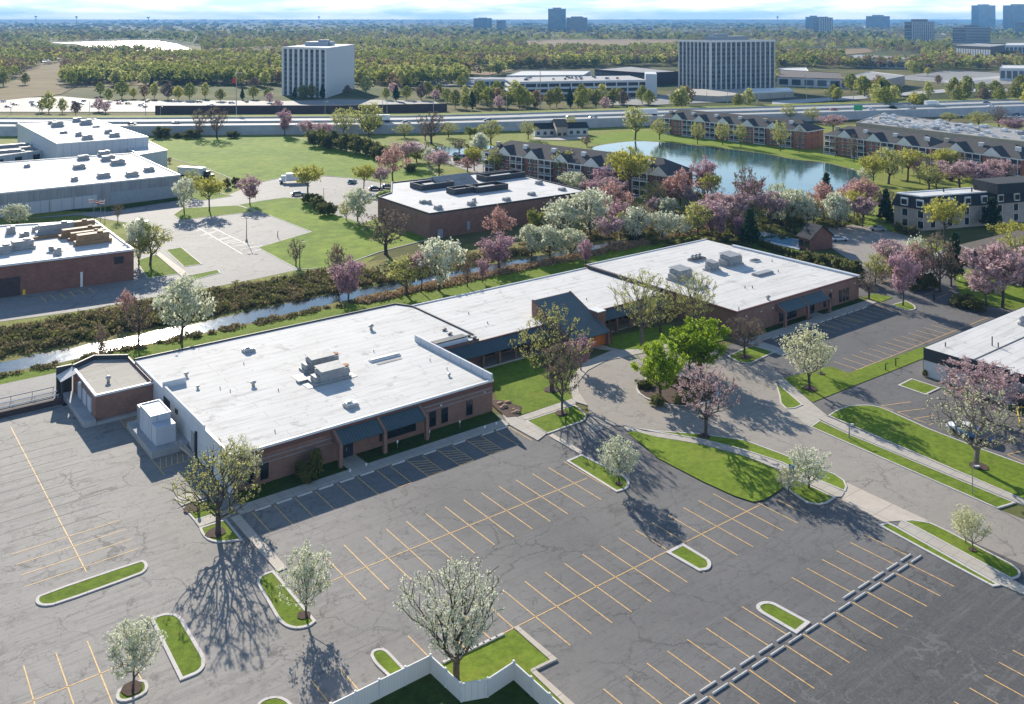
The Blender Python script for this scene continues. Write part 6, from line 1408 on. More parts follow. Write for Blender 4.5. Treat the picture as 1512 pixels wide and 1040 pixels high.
# --- two slab towers
def tower(name, xl, yl, xe, ye, xr, yr, h, label, lbays, rbays, pent, wallm='white_paint', finm='trim_white', glassm='tower_glass', podium=0, cat='tower', fw_=.09):
    E, L, B, Q = frame4(xl, yl, xe, ye, xr, yr); r = empty(name, E, label, cat)
    mb = MB(); mb.prism([E, Q, B, L], 0, h); child(mb, 'wall', M[wallm], r)
    for S, Tt, nb_ in ((L, E, lbays), (E, Q, rbays)):
        if not nb_: continue
        W_ = (Tt-S).length; w_ = W_/nb_
        for k in range(nb_):
            mb = MB(); wbox(mb, S, Tt, k*w_+w_*.14, (k+1)*w_-w_*.14, podium, h-1.6, .05, .25); child(mb, 'window_strip', M[glassm], r)
            mb = MB(); wbox(mb, S, Tt, k*w_-w_*fw_, k*w_+w_*fw_, podium, h-.6, .05, 1.1); child(mb, 'fin', M[finm], r)
        mb = MB(); wbox(mb, S, Tt, W_-w_*.12, W_, podium, h-.6, .05, 1.1); child(mb, 'fin', M[finm], r); mb = MB(); wbox(mb, S, Tt, -.2, W_+.2, h-1.4, h+.3, .05, 1.2); child(mb, 'cornice', M[finm], r)
    c = (E+L+B+Q)/4; d = (Q-E).normalized()
    for (du, dv, sx, sy, sz) in pent:
        q = c+d*du+Vector((-d.y, d.x, 0))*dv; mb = MB(); mb.box((q.x, q.y, h), sx, sy, sz, math.atan2(d.y, d.x)); child(mb, 'penthouse', M['curb_blue' if wallm != 'white_paint' else wallm], r)
    return r, (E, L, B, Q)
tower('office_tower', 419, 140.5, 482, 145, 523.5, 131, 37.6, 'white slab office tower with a blank side wall left of centre', 8, 0, [(-2, 0, 26, 18, 3.4), (-8, -5, 8, 8, 5)], 'white_wall', fw_=.17)
tt, (E, L, B, Q) = tower('office_tower', 1003.5, 134.5, 1049, 138, 1143, 134, 42.0, 'tall glass office tower with close white vertical fins right of centre', 8, 13, [(0, 0, 34, 14, 3.2), (-6, 4, 14, 8, 5)], 'fascia_dark')
mb = MB(); mb.prism([G(990, 147), G(1060, 151), G(1172, 144), G(1150, 137), G(1060, 140), G(1000, 139)], 0, 4.2); child(mb, 'podium', M['concrete'], tt)
mb = MB(); mb.prism([G(1100, 147), G(1172, 144), G(1165, 140), G(1100, 141)], 4.2, 5.4); child(mb, 'entrance_canopy', M['trim_white'], tt)
# --- parking garage
E, L, B, Q = frame4(757, 146, 955, 142, 930, 134); gr = empty('parking_garage', E, 'long low white parking garage with open dark decks and cars on its roof', 'garage')
for f in range(3):
    mb = MB(); mb.prism([E, Q, B, L], f*4.1+2.6, f*4.1+4.1, 0, True, True); child(mb, 'deck', M['white_wall'], gr)
mb = MB(); mb.prism([p for p in inset([E, Q, B, L], .8)], 0, 11); child(mb, 'core', M['fascia_dark'], gr)
mb = MB(); mb.poly([(p.x, p.y, 12.45) for p in inset([E, Q, B, L], .3)]); child(mb, 'roof_deck', M['highway_concrete'], gr)
W_ = (E-L).length
for k in range(int(W_/9)+1):
    mb = MB(); wbox(mb, L, E, min(W_-1, k*9), min(W_-1, k*9)+1, 0, 12.3, .02, .2); child(mb, 'column', M['white_wall'], gr)
mb = MB(); mb.prism([G(953, 143), G(970, 144), G(968, 139), G(952, 139)], 0, 17.5); child(mb, 'stair_tower', M['white_wall'], gr)
GAR = (E, L, B, Q)
# --- lower buildings beyond the highway:  (roof: near-left, near-right, far-right, far-left) at height
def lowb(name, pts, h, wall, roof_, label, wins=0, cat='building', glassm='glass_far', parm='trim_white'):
    c = [G(x, y, h) for x, y in pts]; r, rf = flatbuilding(name, c, h, wall, roof_, label, .5, parm, cat)
    b0, b1 = Vector((c[0].x, c[0].y, 0)), Vector((c[1].x, c[1].y, 0)); L_ = (b1-b0).length
    for k in range(wins):
        mb = MB(); wbox(mb, b0, b1, L_*(k+.15)/wins, L_*(k+.85)/wins, h*.2, h*.8, .03, .3); child(mb, 'window', M[glassm], r)
    return r, rf
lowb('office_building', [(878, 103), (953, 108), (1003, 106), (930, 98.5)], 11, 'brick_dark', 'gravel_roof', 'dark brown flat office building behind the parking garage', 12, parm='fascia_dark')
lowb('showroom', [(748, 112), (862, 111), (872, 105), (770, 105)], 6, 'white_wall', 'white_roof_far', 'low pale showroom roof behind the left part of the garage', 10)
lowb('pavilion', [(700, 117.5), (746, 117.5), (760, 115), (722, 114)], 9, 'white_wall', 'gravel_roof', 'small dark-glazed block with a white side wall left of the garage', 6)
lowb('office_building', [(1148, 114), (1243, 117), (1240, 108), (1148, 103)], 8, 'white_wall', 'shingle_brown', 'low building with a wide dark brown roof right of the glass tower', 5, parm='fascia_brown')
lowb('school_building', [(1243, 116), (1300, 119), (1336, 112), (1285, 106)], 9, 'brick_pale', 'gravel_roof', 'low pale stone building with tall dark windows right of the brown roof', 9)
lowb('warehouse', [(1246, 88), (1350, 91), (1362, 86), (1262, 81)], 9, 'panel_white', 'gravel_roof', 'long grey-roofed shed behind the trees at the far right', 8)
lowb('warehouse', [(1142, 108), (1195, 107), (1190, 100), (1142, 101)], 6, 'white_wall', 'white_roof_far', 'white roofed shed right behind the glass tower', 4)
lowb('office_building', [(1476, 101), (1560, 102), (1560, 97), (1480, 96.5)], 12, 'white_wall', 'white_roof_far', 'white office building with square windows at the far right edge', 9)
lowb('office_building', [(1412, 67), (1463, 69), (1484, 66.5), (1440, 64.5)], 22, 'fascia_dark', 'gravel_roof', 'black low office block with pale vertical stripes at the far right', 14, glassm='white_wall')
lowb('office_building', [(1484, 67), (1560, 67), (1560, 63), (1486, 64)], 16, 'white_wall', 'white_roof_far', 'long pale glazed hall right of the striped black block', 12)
wl = [G(229, 168.5), G(500, 168), G(660, 165)]; mb = MB()
for a, b in zip(wl, wl[1:]): mb.prism([a, b, b+Vector((0, 1, 0)), a+Vector((0, 1, 0))], 0, 5.2)
tag(mb.build('sound_wall', M['brick_dark']), 'long dark wall beyond the highway in front of the white slab tower', 'wall')
# --- skyline, kilometres away
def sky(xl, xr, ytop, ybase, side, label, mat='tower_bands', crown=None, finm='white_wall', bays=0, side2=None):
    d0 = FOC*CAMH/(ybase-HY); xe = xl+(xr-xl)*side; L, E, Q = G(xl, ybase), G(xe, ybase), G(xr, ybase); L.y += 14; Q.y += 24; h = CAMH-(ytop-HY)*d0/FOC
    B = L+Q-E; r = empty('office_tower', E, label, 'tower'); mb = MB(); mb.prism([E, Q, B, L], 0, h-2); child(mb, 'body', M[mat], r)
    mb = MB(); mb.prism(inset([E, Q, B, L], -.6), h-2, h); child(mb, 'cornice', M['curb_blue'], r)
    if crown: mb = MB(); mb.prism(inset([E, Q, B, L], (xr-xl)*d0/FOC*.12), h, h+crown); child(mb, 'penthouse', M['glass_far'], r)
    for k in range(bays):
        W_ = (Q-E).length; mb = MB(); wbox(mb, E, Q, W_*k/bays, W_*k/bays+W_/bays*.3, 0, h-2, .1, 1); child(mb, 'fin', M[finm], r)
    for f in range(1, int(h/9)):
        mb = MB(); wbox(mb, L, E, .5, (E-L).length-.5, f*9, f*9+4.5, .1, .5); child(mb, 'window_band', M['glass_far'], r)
    return r
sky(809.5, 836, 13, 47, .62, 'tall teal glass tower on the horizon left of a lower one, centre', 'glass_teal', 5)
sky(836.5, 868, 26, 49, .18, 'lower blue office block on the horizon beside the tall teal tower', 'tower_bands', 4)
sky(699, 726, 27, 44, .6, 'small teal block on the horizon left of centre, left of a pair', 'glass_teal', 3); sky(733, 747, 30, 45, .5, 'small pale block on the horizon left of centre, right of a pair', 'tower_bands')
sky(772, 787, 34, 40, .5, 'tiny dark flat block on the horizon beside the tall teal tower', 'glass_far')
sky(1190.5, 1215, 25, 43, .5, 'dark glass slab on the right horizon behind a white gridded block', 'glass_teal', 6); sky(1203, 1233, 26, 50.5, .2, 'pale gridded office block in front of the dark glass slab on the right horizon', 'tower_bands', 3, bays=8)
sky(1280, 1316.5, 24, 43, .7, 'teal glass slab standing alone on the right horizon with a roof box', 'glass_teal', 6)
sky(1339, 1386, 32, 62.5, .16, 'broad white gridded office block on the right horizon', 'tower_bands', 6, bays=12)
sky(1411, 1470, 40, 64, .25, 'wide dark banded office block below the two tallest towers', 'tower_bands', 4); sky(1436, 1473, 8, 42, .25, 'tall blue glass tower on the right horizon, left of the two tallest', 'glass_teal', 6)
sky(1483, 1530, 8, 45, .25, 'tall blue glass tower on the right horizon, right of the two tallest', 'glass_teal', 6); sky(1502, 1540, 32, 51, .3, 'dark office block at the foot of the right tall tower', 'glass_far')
for i, (x, y, yt) in enumerate(((53, 33, 23), (113, 33, 23.5), (219, 34, 24.5), (471, 32, 24), (1148, 33, 24))):        # water towers on the horizon
    p = G(x, y+2); h = CAMH-(yt-HY)*p.y/FOC; h = min(h, 95); mb = MB(); mb.tube(p, p+Vector((0, 0, h*.75)), 5, 4); wt = empty('water_tower', p, 'tiny water tower on the hazy horizon, ' + ('far left', 'left of the marsh lake', 'above the marsh lake', 'above the white slab tower', 'right of the fin tower')[i], 'water tower'); child(mb, 'stem', M['metal_grey'], wt)
    mb = MB(); mb.lathe((p.x, p.y, h*.72), [(4, 0), (14, h*.1), (15, h*.18), (8, h*.26), (1, h*.28)], 10); child(mb, 'tank', M['metal_grey'], wt)
# scattered pale roofs in the far town
rng = random.Random(5)
for i in range(70):
    x = rng.choice((rng.uniform(0, 760), rng.uniform(860, 1512))); y = rng.uniform(33, 52) if x > 860 else rng.uniform(32.5, 40)
    p = G(x, y); w_ = rng.uniform(25, 80); mb = MB(); a_ = rng.uniform(-.5, .5); mb.box((0, 0, 0), w_, w_*.5, rng.uniform(6, 13), 0); hh_ = mb.v[-1][2]
    mb.prism([(-w_*.48, -w_*.22), (w_*.48, -w_*.22), (w_*.48, w_*.22), (-w_*.48, w_*.22)], hh_, hh_+1.2, 1)
    o = mb.build('distant_building', [M['white_wall' if i % 3 else 'brick_pale'], M['white_roof_far']]); o.location = p; o.rotation_euler = (0, 0, a_)
    tag(o, 'small pale flat-roofed building in the hazy far town below the horizon', 'building', 'pale buildings of the far town')
# =========================== vehicles, lamps, signs ===============================================
def carmesh(kind='sedan'):
    L, Wd = (4.6, 1.8); body = MB(); 
    prof = [(-2.3, .35), (-2.3, .78), (-1.75, .92), (1.15, .95), (2.1, .8), (2.3, .6), (2.3, .35)]
    def extrude(mb, pr, w0, w1=None):
        n = len(mb.v); k = len(pr); w1 = w1 or [w0]*k
        mb.v += [(x, -w/2, z) for (x, z), w in zip(pr, w1)]+[(x, w/2, z) for (x, z), w in zip(pr, w1)]
        for i in range(k): j = (i+1) % k; mb.f.append((n+i, n+j, n+k+j, n+k+i)); mb.m.append(0)
        mb.f.append(tuple(range(n, n+k))); mb.m.append(0); mb.f.append(tuple(range(n+2*k-1, n+k-1, -1))); mb.m.append(0)
    extrude(body, prof, Wd)
    rp = [(-1.3, 1.36), (-1.1, 1.44), (.1, 1.44), (.3, 1.38)]; extrude(body, rp, 1.35)
    glass_ = MB(); extrude(glass_, [(-1.9, .9), (-1.28, 1.38), (.32, 1.38), (1.1, .93)], 1.5, [1.66, 1.38, 1.38, 1.66])
    return body, glass_
CM = {}
def car(p, rz, paint, label, group=None, detail=True):
    if 'b' not in CM:
        b, g_ = carmesh(); CM['b'] = b; CM['g'] = g_
        ty = MB(); ty.tube((0, -.1, 0), (0, .1, 0), .32, k=12); CM['t'] = ty
    def mk(key, mb, mat):
        if (key, mat) not in CM:
            o = mb.build(key, M[mat]); CM[(key, mat)] = o.data; bpy.data.objects.remove(o)
        o = bpy.data.objects.new(key, CM[(key, mat)]); COL.objects.link(o); return o
    r = empty('parked_car', p, label, 'car', group, rz)
    o = mk('body', CM['b'], paint); o.parent = r; o = mk('windows', CM['g'], 'glass_dark'); o.parent = r
    for x in (-1.4, 1.4):
        for y in (-.82, .82):
            w_ = mk('wheel', CM['t'], 'tyre'); w_.parent = r; w_.location = (x, y, .32)
    if detail:
        for y in (-.6, .6):
            mb = MB(); mb.box((2.27, y, .62), .1, .35, .12)
            if 'hl' not in CM: hl = mb.build('headlight', M['trim_white']); CM['hl'] = hl.data; bpy.data.objects.remove(hl)
            if y < 0: pass
        for y in (-.6, .6):
            h_ = bpy.data.objects.new('headlight', CM['hl']); COL.objects.link(h_); h_.parent = r; h_.location = (0, y+.6, 0)
    return r
def truck(p, rz, Lb, label, boxmat='white_paint', cabmat='car_white', semi=False, nm='box_truck'):
    r = empty(nm, p, label, 'truck', None, rz); h = 3.9 if semi else 3.5
    def pc(mb, name, mat): o = mb.build(name, M[mat], r); return o
    mb = MB(); mb.box((0, 0, 1.05), Lb, 2.5, h-1.05); pc(mb, 'cargo_box', boxmat); mb = MB(); mb.box((0, 0, .75), Lb, .9, .3); pc(mb, 'chassis', 'metal_dark')
    x = Lb/2+(1.9 if semi else 1.3); mb = MB(); mb.box((x, 0, .6), 2.3, 2.3, 1.0); mb.box((x-.4, 0, 1.6), 1.5, 2.2, 1.2); 
    if semi: mb.box((x+1.6, 0, .6), 1.2, 1.9, 1.0)
    pc(mb, 'cab', cabmat); mb = MB(); mb.box((x+.36, 0, 1.7), .1, 1.9, .85); pc(mb, 'windscreen', 'glass_dark')
    for xx in ([-Lb/2+.9, -Lb/2+2.1, Lb/2-.6, x+.6] if semi else [-Lb/2+1.4, x+.3]):
        for y in (-1.1, 1.1):
            mb = MB(); mb.tube((xx, y-.14, .5), (xx, y+.14, .5), .5, k=12); pc(mb, 'wheel', 'tyre')
    return r
def lamp(px, py, top, label, heads=1, mat='pole_grey', cat='street lamp', group=None, z=0., rz=0., r0=.12, name='street_lamp', base=False):
    p = G(px, py, z); h = (py-top)*p.y/FOC; r = empty(name, p, label, cat, group, rz)
    mb = MB(); mb.tube((0, 0, 0), (0, 0, h), r0, r0*.6); mb.build('pole', M[mat], r)
    for s in ((1, -1) if heads == 2 else (1,)):
        mb = MB(); mb.tube((0, 0, h-.1), (s*h*.1, 0, h), r0*.5); mb.build('arm', M[mat], r); mb = MB(); q_ = .35+.65*min(1, h/9); mb.box((s*(h*.1+.35*q_), 0, h-.08), .9*q_, .42*q_, .18*q_); mb.build('lamp_head', M['trim_white' if mat == 'pole_grey' else mat], r)
    if base: mb = MB(); mb.lathe((0, 0, 0), [(.32, 0), (.32, .6), (.28, .65)], 10); mb.build('base', M['concrete'], r)
    return r
lamp(364, 357, 322, 'dark twin-headed lamp post on the edge of the tan lot', 2, 'pole_dark', base=True); lamp(442.6, 399, 358, 'dark lamp post at the lower tip of the centre lawn', 1, 'pole_dark', base=True)
lamp(478, 300, 278, 'grey lamp post beside the dark shrubs of the centre lawn', 1); lamp(410, 351, 341, 'short lamp post on the kerb of the tan lot, upper notch', 1, 'pole_dark'); lamp(409.5, 418, 407, 'short lamp post on the grass edge below the tan lot', 1, 'pole_dark')
lamp(1254, 648, 626, 'thin grey sign post on the grass verge near the driveway apron', 1); lamp(1436, 731, 688, 'thin grey lamp post on the street verge at the right', 1, r0=.08); lamp(1352, 376, 345, 'dark lamp post at the entrance of the apartment lot', 1, 'pole_dark')
lamp(1251, 310, 250, 'slim pale lamp post at the right end of the lake', 1, r0=.15)
lamp(1307.5, 547, 537, 'short dark post on the grass strip right of the east lot, left one', 1, 'pole_dark', 'bollard light', name='bollard_light'); lamp(1322.6, 541, 529, 'short dark post on the grass strip right of the east lot, right one', 1, 'pole_dark', 'bollard light', name='bollard_light')
hl = [(1319, 154.5, 123), (1224, 155, 124), (1260, 156, 135), (1362.6, 152, 118), (1406, 160, 133), (1436, 155, 122), (1445.6, 149, 121), (1494, 148.5, 120), (1191, 155, 112), (894.5, 166, 136), (916, 166, 139), (1043.5, 163, 136), (1074, 162, 133), (1102, 165, 135), (1120, 154, 140), (571.5, 174, 144), (565, 174, 146), (748, 176, 142), (58, 177, 147), (215, 177, 147), (237, 178, 158), (132, 178, 150), (640, 178, 150), (16, 178, 150), (480, 176, 150)]
for x, y, t in hl: lamp(x, y, t, 'tall pale lamp post standing along the far highway', 1, group='lamp posts along the highway', rz=(x*.7) % 3, r0=.2)
lamp(797.7, 165, 101, 'tallest pale mast beyond the highway in front of the parking garage', 1, r0=.28); lamp(349, 175, 108, 'tall white mast with a small flag beyond the highway', 1, r0=.3, name='flag_mast', cat='mast')
p = G(346.5, 122); mb = MB(); q = G(349, 175); 
mb.poly([(q.x-2.4, q.y-.06, 24), (q.x-.2, q.y-.06, 24), (q.x-.2, q.y-.06, 21), (q.x-2.4, q.y-.06, 21)]); mb.poly([(q.x-2.4, q.y+.06, 24), (q.x-.2, q.y+.06, 24), (q.x-.2, q.y+.06, 21), (q.x-2.4, q.y+.06, 21)]); mb.poly([(q.x-2.4, q.y-.06, 24), (q.x-2.4, q.y+.06, 24), (q.x-2.4, q.y+.06, 21), (q.x-2.4, q.y-.06, 21)])
tag(mb.build('flag', M['red_paint']), 'small reddish flag on the tall white mast beyond the highway', 'flag')
for i, (x, y, t, m) in enumerate(((138.6, 323, 294, 'trim_white'), (148.6, 325, 296, 'red_paint'), (155, 327, 296, 'trim_white'))):
    pos_ = ('left', 'middle', 'right')[i]; p = G(x, y); h = (y-t)*p.y/FOC; r = empty('flagpole', p, 'slim grey flagpole near the long warehouse, %s of three' % pos_, 'flagpole'); mb = MB(); mb.tube((0, 0, 0), (0, 0, h), .09, .05); mb.build('pole', M['pole_grey'], r); mb = MB(); mb.lathe((0, 0, h), [(.05, 0), (.14, .1), (.05, .24)], 8); mb.build('finial', M['metal_grey'], r)
    mb = MB(); n_ = 6
    for k in range(n_):
        x0, x1 = -.1-k*.27, -.1-(k+1)*.27; y0, y1 = .12*math.sin(k*1.3), .12*math.sin((k+1)*1.3)
        for zz, mi in ((h-.1, 0), (h-.45, 1), (h-.75, 0)): mb.quadbox((x0, y0, zz-.3), (x1, y1, zz-.34), (x1, y1, zz-.02), (x0, y0, zz), (0, 1, 0), .02, mi)
    o = mb.build('flag', [M[m], M['red_paint' if i != 1 else 'trim_white']]); o.location = p; tag(o, ('pale flag with a red band on the left of three flagpoles', 'red flag with a pale band on the middle flagpole', 'pale flag with a red band on the right of three flagpoles')[i], 'flag')
HWd = lambda x: math.atan2((near[6]-near[5]).y, (near[6]-near[5]).x) if x < 760 else math.atan2((near[10]-near[9]).y, (near[10]-near[9]).x)
truck(G(283, 262), math.atan2(-.35, 1)+.0, 11, 'white semi trailer parked with its cab toward the road beside the green field', semi=True, cabmat='car_black', nm='semi_truck')
truck(G(437, 270), math.pi+.25, 7, 'white box truck parked at the edge of the turning circle'); truck(G(557, 180.5, 4.1), HWd(500)+math.pi, 13.5, 'long white trailer truck on the near highway carriageway, left of centre', semi=True, nm='semi_truck'); truck(G(952, 171, 4.1), HWd(900)+math.pi, 15, 'white trailer truck on the highway behind the far apartments', semi=True, nm='semi_truck'); truck(G(1374, 157, 4.1), HWd(1300), 8, 'white truck on the highway at the right, beside the trees', nm='box_truck')
for x, y, rz, c, lab in ((440, 289, .3, 'car_grey', 'dark grey car beside the yellow-green tree at the turning circle'), (520, 271, 1.3, 'car_teal', 'teal car standing on the turning circle by the yellow-green trees'), (554, 281, .2, 'car_black', 'black car parked in the shade beside the pink tree at the warehouse'), (572, 278, .2, 'car_grey', 'grey car parked under the pink tree next to the black car'),
    (207, 331, .1, 'car_silver', 'silver car half hidden behind the white tree by the three flags'), (1424, 640, 2.5, 'car_white', 'white car parked behind the big bare tree at the right'), (1440, 648, 2.5, 'car_blue', 'blue car parked next to the white car behind the big bare tree'), (1239, 356, .1, 'car_white', 'white car parked beside the pool house'), (1296, 341, 2.9, 'car_silver', 'silver car parked on the far kerb of the apartment lot'), (1383, 392, .3, 'car_red', 'red car at the entrance of the apartment lot'),
    (676, 230, -.4, 'car_white', 'white car on the small road by the pond'), (700, 237, -.4, 'car_red', 'red car on the small road by the pond'), (690, 233, -.4, 'car_blue', 'blue car on the small road by the pond')):
    car(G(x, y)+Vector((0, 0, .07)), rz, c, lab)
hc = [(195, 184.5, 'car_black', 0), (260, 182.5, 'car_silver', 1), (93, 184, 'car_white', 0), (841, 174.5, 'car_blue', 0), (876, 174, 'car_silver', 1), (720, 179, 'car_black', 1), (1345, 156, 'car_silver', 0), (1347, 162, 'car_grey', 1), (1457, 153, 'car_black', 0), (1463, 157.5, 'car_white', 1), (1287, 162.5, 'car_white', 0), (1230, 163, 'car_red', 1), (600, 182, 'car_grey', 0), (420, 183, 'car_white', 1), (30, 186, 'car_silver', 1)]
nmz = {'car_black': 'black', 'car_silver': 'silver', 'car_white': 'white', 'car_blue': 'blue', 'car_grey': 'dark grey', 'car_red': 'red', 'car_teal': 'teal'}
for x, y, c, dr in hc:
    o = car(G(x, y, 4.1), HWd(x)+(math.pi if dr else 0), c, '%s car driving along the far highway' % nmz[c], 'cars on the highway', False); o.name = 'car'
rng = random.Random(9)
cols = ['car_white', 'car_white', 'car_silver', 'car_black', 'car_grey', 'car_red', 'car_blue']
for row in range(3):
    for k in range(9):
        if rng.random() < .25: continue
        t = (k+.5)/9; a = G(1474, 167+row*3.4)*(1-t)+G(1545, 166+row*4.6)*t; a.z = .12
        c = rng.choice(cols); car(a, ROTA+math.pi/2 if row % 2 else ROTA-math.pi/2, c, '%s car parked in the small lot near the highway at the right edge' % nmz[c], 'cars in the lot near the highway', False)
for k in range(26):
    x, y = rng.uniform(0, 420), rng.uniform(151, 160); c = rng.choice(cols); car(G(x, y)+Vector((0, 0, .35)), rng.choice((0, 1.57)), c, '%s car on the pale paved yards beyond the highway at the left' % nmz[c], 'cars on the yards beyond the highway', False)
E_, L_, B_, Q_ = GAR
for k in range(22):
    s, t = rng.uniform(.1, .9), rng.choice((.3, .55, .75)); a = L_+(E_-L_)*s+(B_-L_)*t; a.z = 12.5; c = rng.choice(cols); car(a, 1.57, c, '%s car parked on the roof of the white parking garage' % nmz[c], 'cars on the garage roof', False)
# small things near the brick building
for i, (x, y) in enumerate(((517, 706), (541, 697), (716, 641), (733, 635.5), (587, 663), (634, 648), (679, 633))):
    p = G(x, y); r = empty('parking_sign', p, 'small white sign post by the front sidewalk, ' + ('left of the entrance walk', 'right of the entrance walk', 'left of two near the corner', 'right of two near the corner', 'between the two front canopies', 'under the right end of the canopy', 'beside the right facade windows')[i], 'sign'); mb = MB(); mb.tube((0, 0, 0), (0, 0, 1.2), .03, k=6); mb.build('post', M['metal_grey'], r); mb = MB(); mb.box((0, -.05, .85), .26, .03, .36, .6); mb.build('panel', M['trim_white'], r)
for x, y, lab in ((293, 758, 'short black post on the corner lawn left of the big budding tree'), (1379, 444, 'short black bollard standing in the east lot drive')):
    p = G(x, y); r = empty('bollard', p, lab, 'bollard'); mb = MB(); mb.lathe((0, 0, 0), [(.16, 0), (.16, .9), (.1, .95)], 8); mb.build('post', M['pole_dark'], r); mb = MB(); mb.lathe((0, 0, .95), [(.2, 0), (.22, .2), (.08, .32)], 8); mb.build('cap', M['pole_dark'], r)
p = G(1540/1, 640); 
mb = MB(); 
for a, b in (((1501, 609), (1520, 612)), ((1501, 609), (1506, 632)), ((1506, 632), (1524, 634))):
    A_, B_2 = G(*a), G(*b); mb.tube(A_+Vector((0, 0, .9)), B_2+Vector((0, 0, .9)), .09); mb.tube(A_, A_+Vector((0, 0, .9)), .09)
tag(mb.build('guard_rail', M['yellow_paint']), 'yellow pipe guard rail at the right edge in front of the dark-fascia building', 'railing')
p = G(1267, 171, 4); r = empty('highway_sign', p, 'green highway sign beside the near carriageway right of centre', 'sign'); mb = MB(); mb.tube((-1.6, 0, 0), (-1.6, 0, 6), .15); mb.tube((1.6, 0, 0), (1.6, 0, 6), .15); mb.build('post', M['pole_grey'], r); mb = MB(); mb.box((0, -.2, 3), 5, .15, 3); mb.build('panel', M['green_sign'], r)
rg = random.Random(4)
for i in range(7):
    q = ab(1.0+rg.random()*2.4, -3.2+rg.random()*5, .1); mb = MB(); mb.lathe((0, 0, 0), [(.4, 0), (.5, .2), (.35, .42), (.1, .5)], 7); o = mb.build('boulder', M['boulder'], smooth=True); o.location = q; o.rotation_euler = (0, 0, i); o.scale = (rg.uniform(.6, 1.3), rg.uniform(.6, 1.1), rg.uniform(.6, 1)); tag(o, 'tan boulder in the mulch bed at the corner of the near wing', 'boulder', 'boulders in the corner bed')

# =========================== woods beyond the highway =============================================
CLEAR = [[(-300, 146), (430, 142), (510, 143), (660, 148), (660, 160), (500, 166), (-300, 174)], [(-300, 152), (0, 134), (30, 112), (60, 97), (180, 82), (360, 74), (440, 72), (440, 82), (300, 83), (100, 92), (92, 128), (200, 138), (0, 150)], [(75, 66), (150, 61), (235, 59), (300, 70), (300, 78), (75, 77)],
 [(768, 64), (820, 60.5), (1004, 60), (1004, 69), (900, 76), (780, 73)], [(412, 128), (530, 128), (540, 150), (412, 150)], [(745, 103), (1005, 97), (1010, 130), (975, 150), (745, 150)], [(985, 128), (1180, 128), (1185, 156), (985, 156)], [(1145, 100), (1340, 103), (1340, 136), (1145, 136)], [(1245, 79), (1362, 79), (1362, 98), (1245, 98)],
 [(1312, 108), (1600, 98), (1600, 138), (1312, 135)], [(1405, 60), (1600, 60), (1600, 90), (1405, 90)], [(1150, 75), (1285, 72), (1290, 80), (1150, 83)], [(690, 112), (765, 112), (765, 140), (690, 140)], [(640, 106), (720, 98), (760, 104), (720, 112)], [(1335, 52), (1400, 52), (1400, 66), (1335, 66)]]
def clear(x, y): return any(inpoly(x, y, p) for p in CLEAR)
def ftree(seed, H, rx, leaf, n, ls, cone=False):
    rng = np.random.default_rng(seed); q = rng.normal(size=(n, 3)); q /= np.linalg.norm(q, axis=1)[:, None]; q *= (.35+.65*rng.random(n)**.6)[:, None]
    lob = 1+.3*np.sin(4*np.arctan2(q[:, 1], q[:, 0])+seed)*np.cos(4*q[:, 2]+seed)+.15*np.sin(7*q[:, 2]+3*q[:, 0]+seed); z = (q[:, 2]+1)/2
    w_ = (1.2*(1-z)+.05) if cone else (.75+.3*np.sin(np.pi*np.minimum(1, z*1.25)))
    cb = .08*H if cone else .13*H; C = np.stack([q[:, 0]*rx*lob*w_, q[:, 1]*rx*lob*w_, cb+z*(H-cb)], 1)
    t = MB(); t.tube((0, 0, 0), (0, 0, H*.6), .3, .14, 5)
    return mesh_from('distant_tree', [(leafquads(rng, C, ls), None, M[leaf]), (t.v, t.f, M['bark'])])
FT = [(ftree(61, 14, 5, 'leaf_mid', 620, .95), 'mid green', 3), (ftree(62, 14, 5.2, 'leaf_spring', 600, .95), 'fresh green', 5), (ftree(63, 13, 4.6, 'leaf_rust', 420, .95), 'rusty brown', 1.3), (ftree(64, 15, 4.6, 'leaf_olive', 500, 1.0), 'olive', 4), (ftree(65, 14, 3.2, 'leaf_ever', 520, 1.0, True), 'dark conifer-like', .8), (ftree(66, 11, 4.4, 'leaf_pink', 420, .9), 'pink blossom', .5), (ftree(67, 13, 5, 'leaf_yellow', 520, 1.0), 'yellow-green', 2), (ftree(68, 13, 4.6, 'leaf_bare', 900, .8), 'bare brown', 1)]
rng = random.Random(77)
def addf(x, y, idx=None, hs=1.):
    k = idx if idx is not None else rng.choices(range(len(FT)), [f[2] for f in FT])[0]
    o = bpy.data.objects.new('distant_tree', FT[k][0]); COL.objects.link(o); p = G(x, y); s = rng.uniform(.72, 1.2)*hs; o.location = p; o.scale = (s*rng.uniform(.85, 1.15), s*rng.uniform(.85, 1.15), s); o.rotation_euler = (0, 0, rng.uniform(0, 6.28))
    tag(o, '%s tree in the wood and yards beyond the highway' % FT[k][1], 'tree', 'trees beyond the highway'); return o
cnt_ = 0
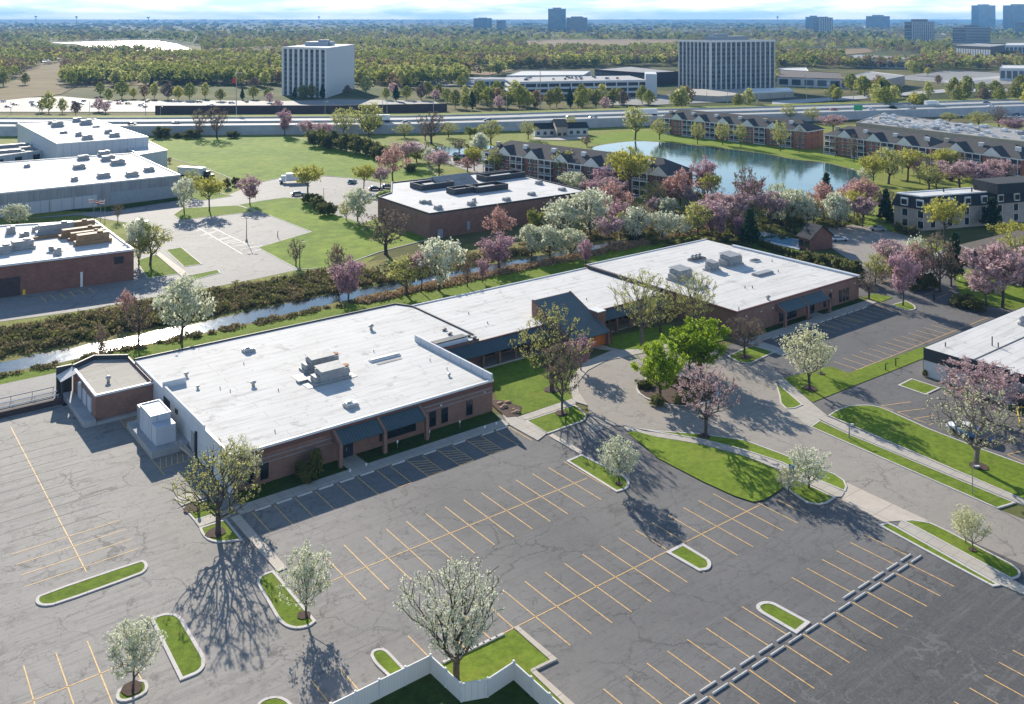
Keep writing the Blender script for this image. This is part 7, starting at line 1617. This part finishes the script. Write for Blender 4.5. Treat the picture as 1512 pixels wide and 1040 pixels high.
fixed = [(72, 168, 3), (92, 168, 3), (112, 170, 7), (62, 166, 1), (146, 165, 5), (156, 167, 5), (160, 150, 1), (148, 142, 1), (180, 146, 1), (197, 146, 6), (213, 146, 2), (228, 146, 3), (248, 147, 7), (263, 148, 6), (280, 148, 1), (303, 146, 3), (325, 150, 0), (358, 148, 4), (374, 147, 1), (5, 128, 0), (37, 126, 0), (395, 148, 1), (410, 166, 5), (398, 152, 5), (435, 146, 4), (447, 147, 0), (460, 147, 0), (476, 148, 4), (513, 143, 7), (570, 148, 1), (585, 150, 4), (600, 148, 1), (622, 148, 7), (643, 148, 5), (660, 152, 1), (672, 160, 0), (697, 163, 4), (720, 158, 1), (737, 163, 5), (748, 160, 1), (772, 158, 0), (790, 160, 4), (812, 160, 0), (822, 159, 0), (842, 160, 4), (854, 160, 0), (880, 160, 0), (893, 166, 5), (905, 158, 0), (1235, 146, 4), (1290, 145, 4), (1302, 148, 4), (1325, 146, 0), (1405, 146, 1), (1425, 147, 1), (1450, 145, 1), (1475, 147, 0), (1500, 146, 6), (1385, 126, 2), (1350, 112, 1), (1370, 112, 6), (1446, 103, 7), (1457, 104, 2), (1490, 88, 1), (1505, 90, 1)]
for x, y, k in fixed: addf(x, y, k, .85); cnt_ += 1
def wood(x, y):
    if clear(x, y): return 0
    if y > 128: return (.5 if x < 1180 else .4) if x > 540 else (.16 if y < 146 else .1)
    if x < 92 and y > 90: return .25
    if x > 1000: return .7 if y > 92 else .8
    return 1.
tries = 0
while cnt_ < 300 and tries < 20000:
    tries += 1; x = rng.uniform(-40, 1550); y = 98+rng.random()*66
    if rng.random() < wood(x, y): addf(x, y); cnt_ += 1
def woodmass(leaf, n, seed, y0, y1, pw, scale=1.):
    g = np.random.default_rng(seed); rr_ = random.Random(seed); C = []; S = []; k = 0; t = 0; n = int(n*1.28)
    while k < n and t < n*9:
        t += 1; x = rr_.uniform(-420, 1800); y = y0+(y1-y0)*rr_.random()**pw
        pt = math.sin(x/95+seed*2.1+y*.11)+math.sin(x/41-y*.23+seed*4.7)+math.sin(y*.31+seed*1.3+x/150)
        if rr_.random() > .5+.38*pt: continue
        if rr_.random() > (wood(x, y) if y > 52 else (.85 if not clear(x, y) else 0)): continue
        p = G(x, y); far_ = 1+max(0, (p.y-2200)/2600); H = rr_.uniform(9, 16)*scale; rx = rr_.uniform(3.5, 6)*far_*scale; m = 52; q = g.normal(size=(m, 3)); q /= np.linalg.norm(q, axis=1)[:, None]; q[:, 2] = np.abs(q[:, 2])*1.2-.2
        C.append(np.array([p.x, p.y, H*.45])+q*np.array([rx, rx, H*.5])); S.append(np.full(m, 1.9*far_*scale)); k += 1
    C = np.concatenate(C); S = np.concatenate(S); V = leafquads(g, C, 1.0).reshape(-1, 4, 3); V = (V-C[:, None, :])*S[:, None, None]+C[:, None, :]
    o = bpy.data.objects.new('woodland', mesh_from('woodland', [(V.reshape(-1, 3), None, M[leaf])])); COL.objects.link(o); o['kind'] = 'stuff'
woodmass('leaf_mid', 4200, 1, 30, 118, .9); woodmass('leaf_spring', 4800, 2, 34, 126, .7); woodmass('leaf_olive', 2400, 3, 36, 124, .7); woodmass('leaf_rust', 2000, 4, 34, 112, .8); woodmass('leaf_bare', 1500, 8, 40, 114, .7); woodmass('leaf_yellow', 900, 7, 40, 112, .7); woodmass('leaf_ever', 500, 5, 30, 90, .8); woodmass('leaf_dark', 1200, 6, 29.5, 60, .8)

p = G(1165, 722); r = empty('banner', p, 'small blue banner with an orange patch among the low white blossom', 'banner'); mb = MB(); mb.tube((0, 0, 0), (0, 0, 3.2), .04, k=6); mb.build('pole', M['metal_grey'], r)
mb = MB(); mb.quadbox((0, 0, 1.2), (.6, 0, 1.3), (.7, 0, 2.9), (0, 0, 3.2), (0, 1, 0), .03); mb.build('cloth', M['banner_blue'], r); mb = MB(); mb.quadbox((.1, -.02, 2.2), (.5, -.02, 2.2), (.5, -.02, 2.5), (.1, -.02, 2.5), (0, -1, 0), .01); mb.build('patch', M['yellow_paint'], r)
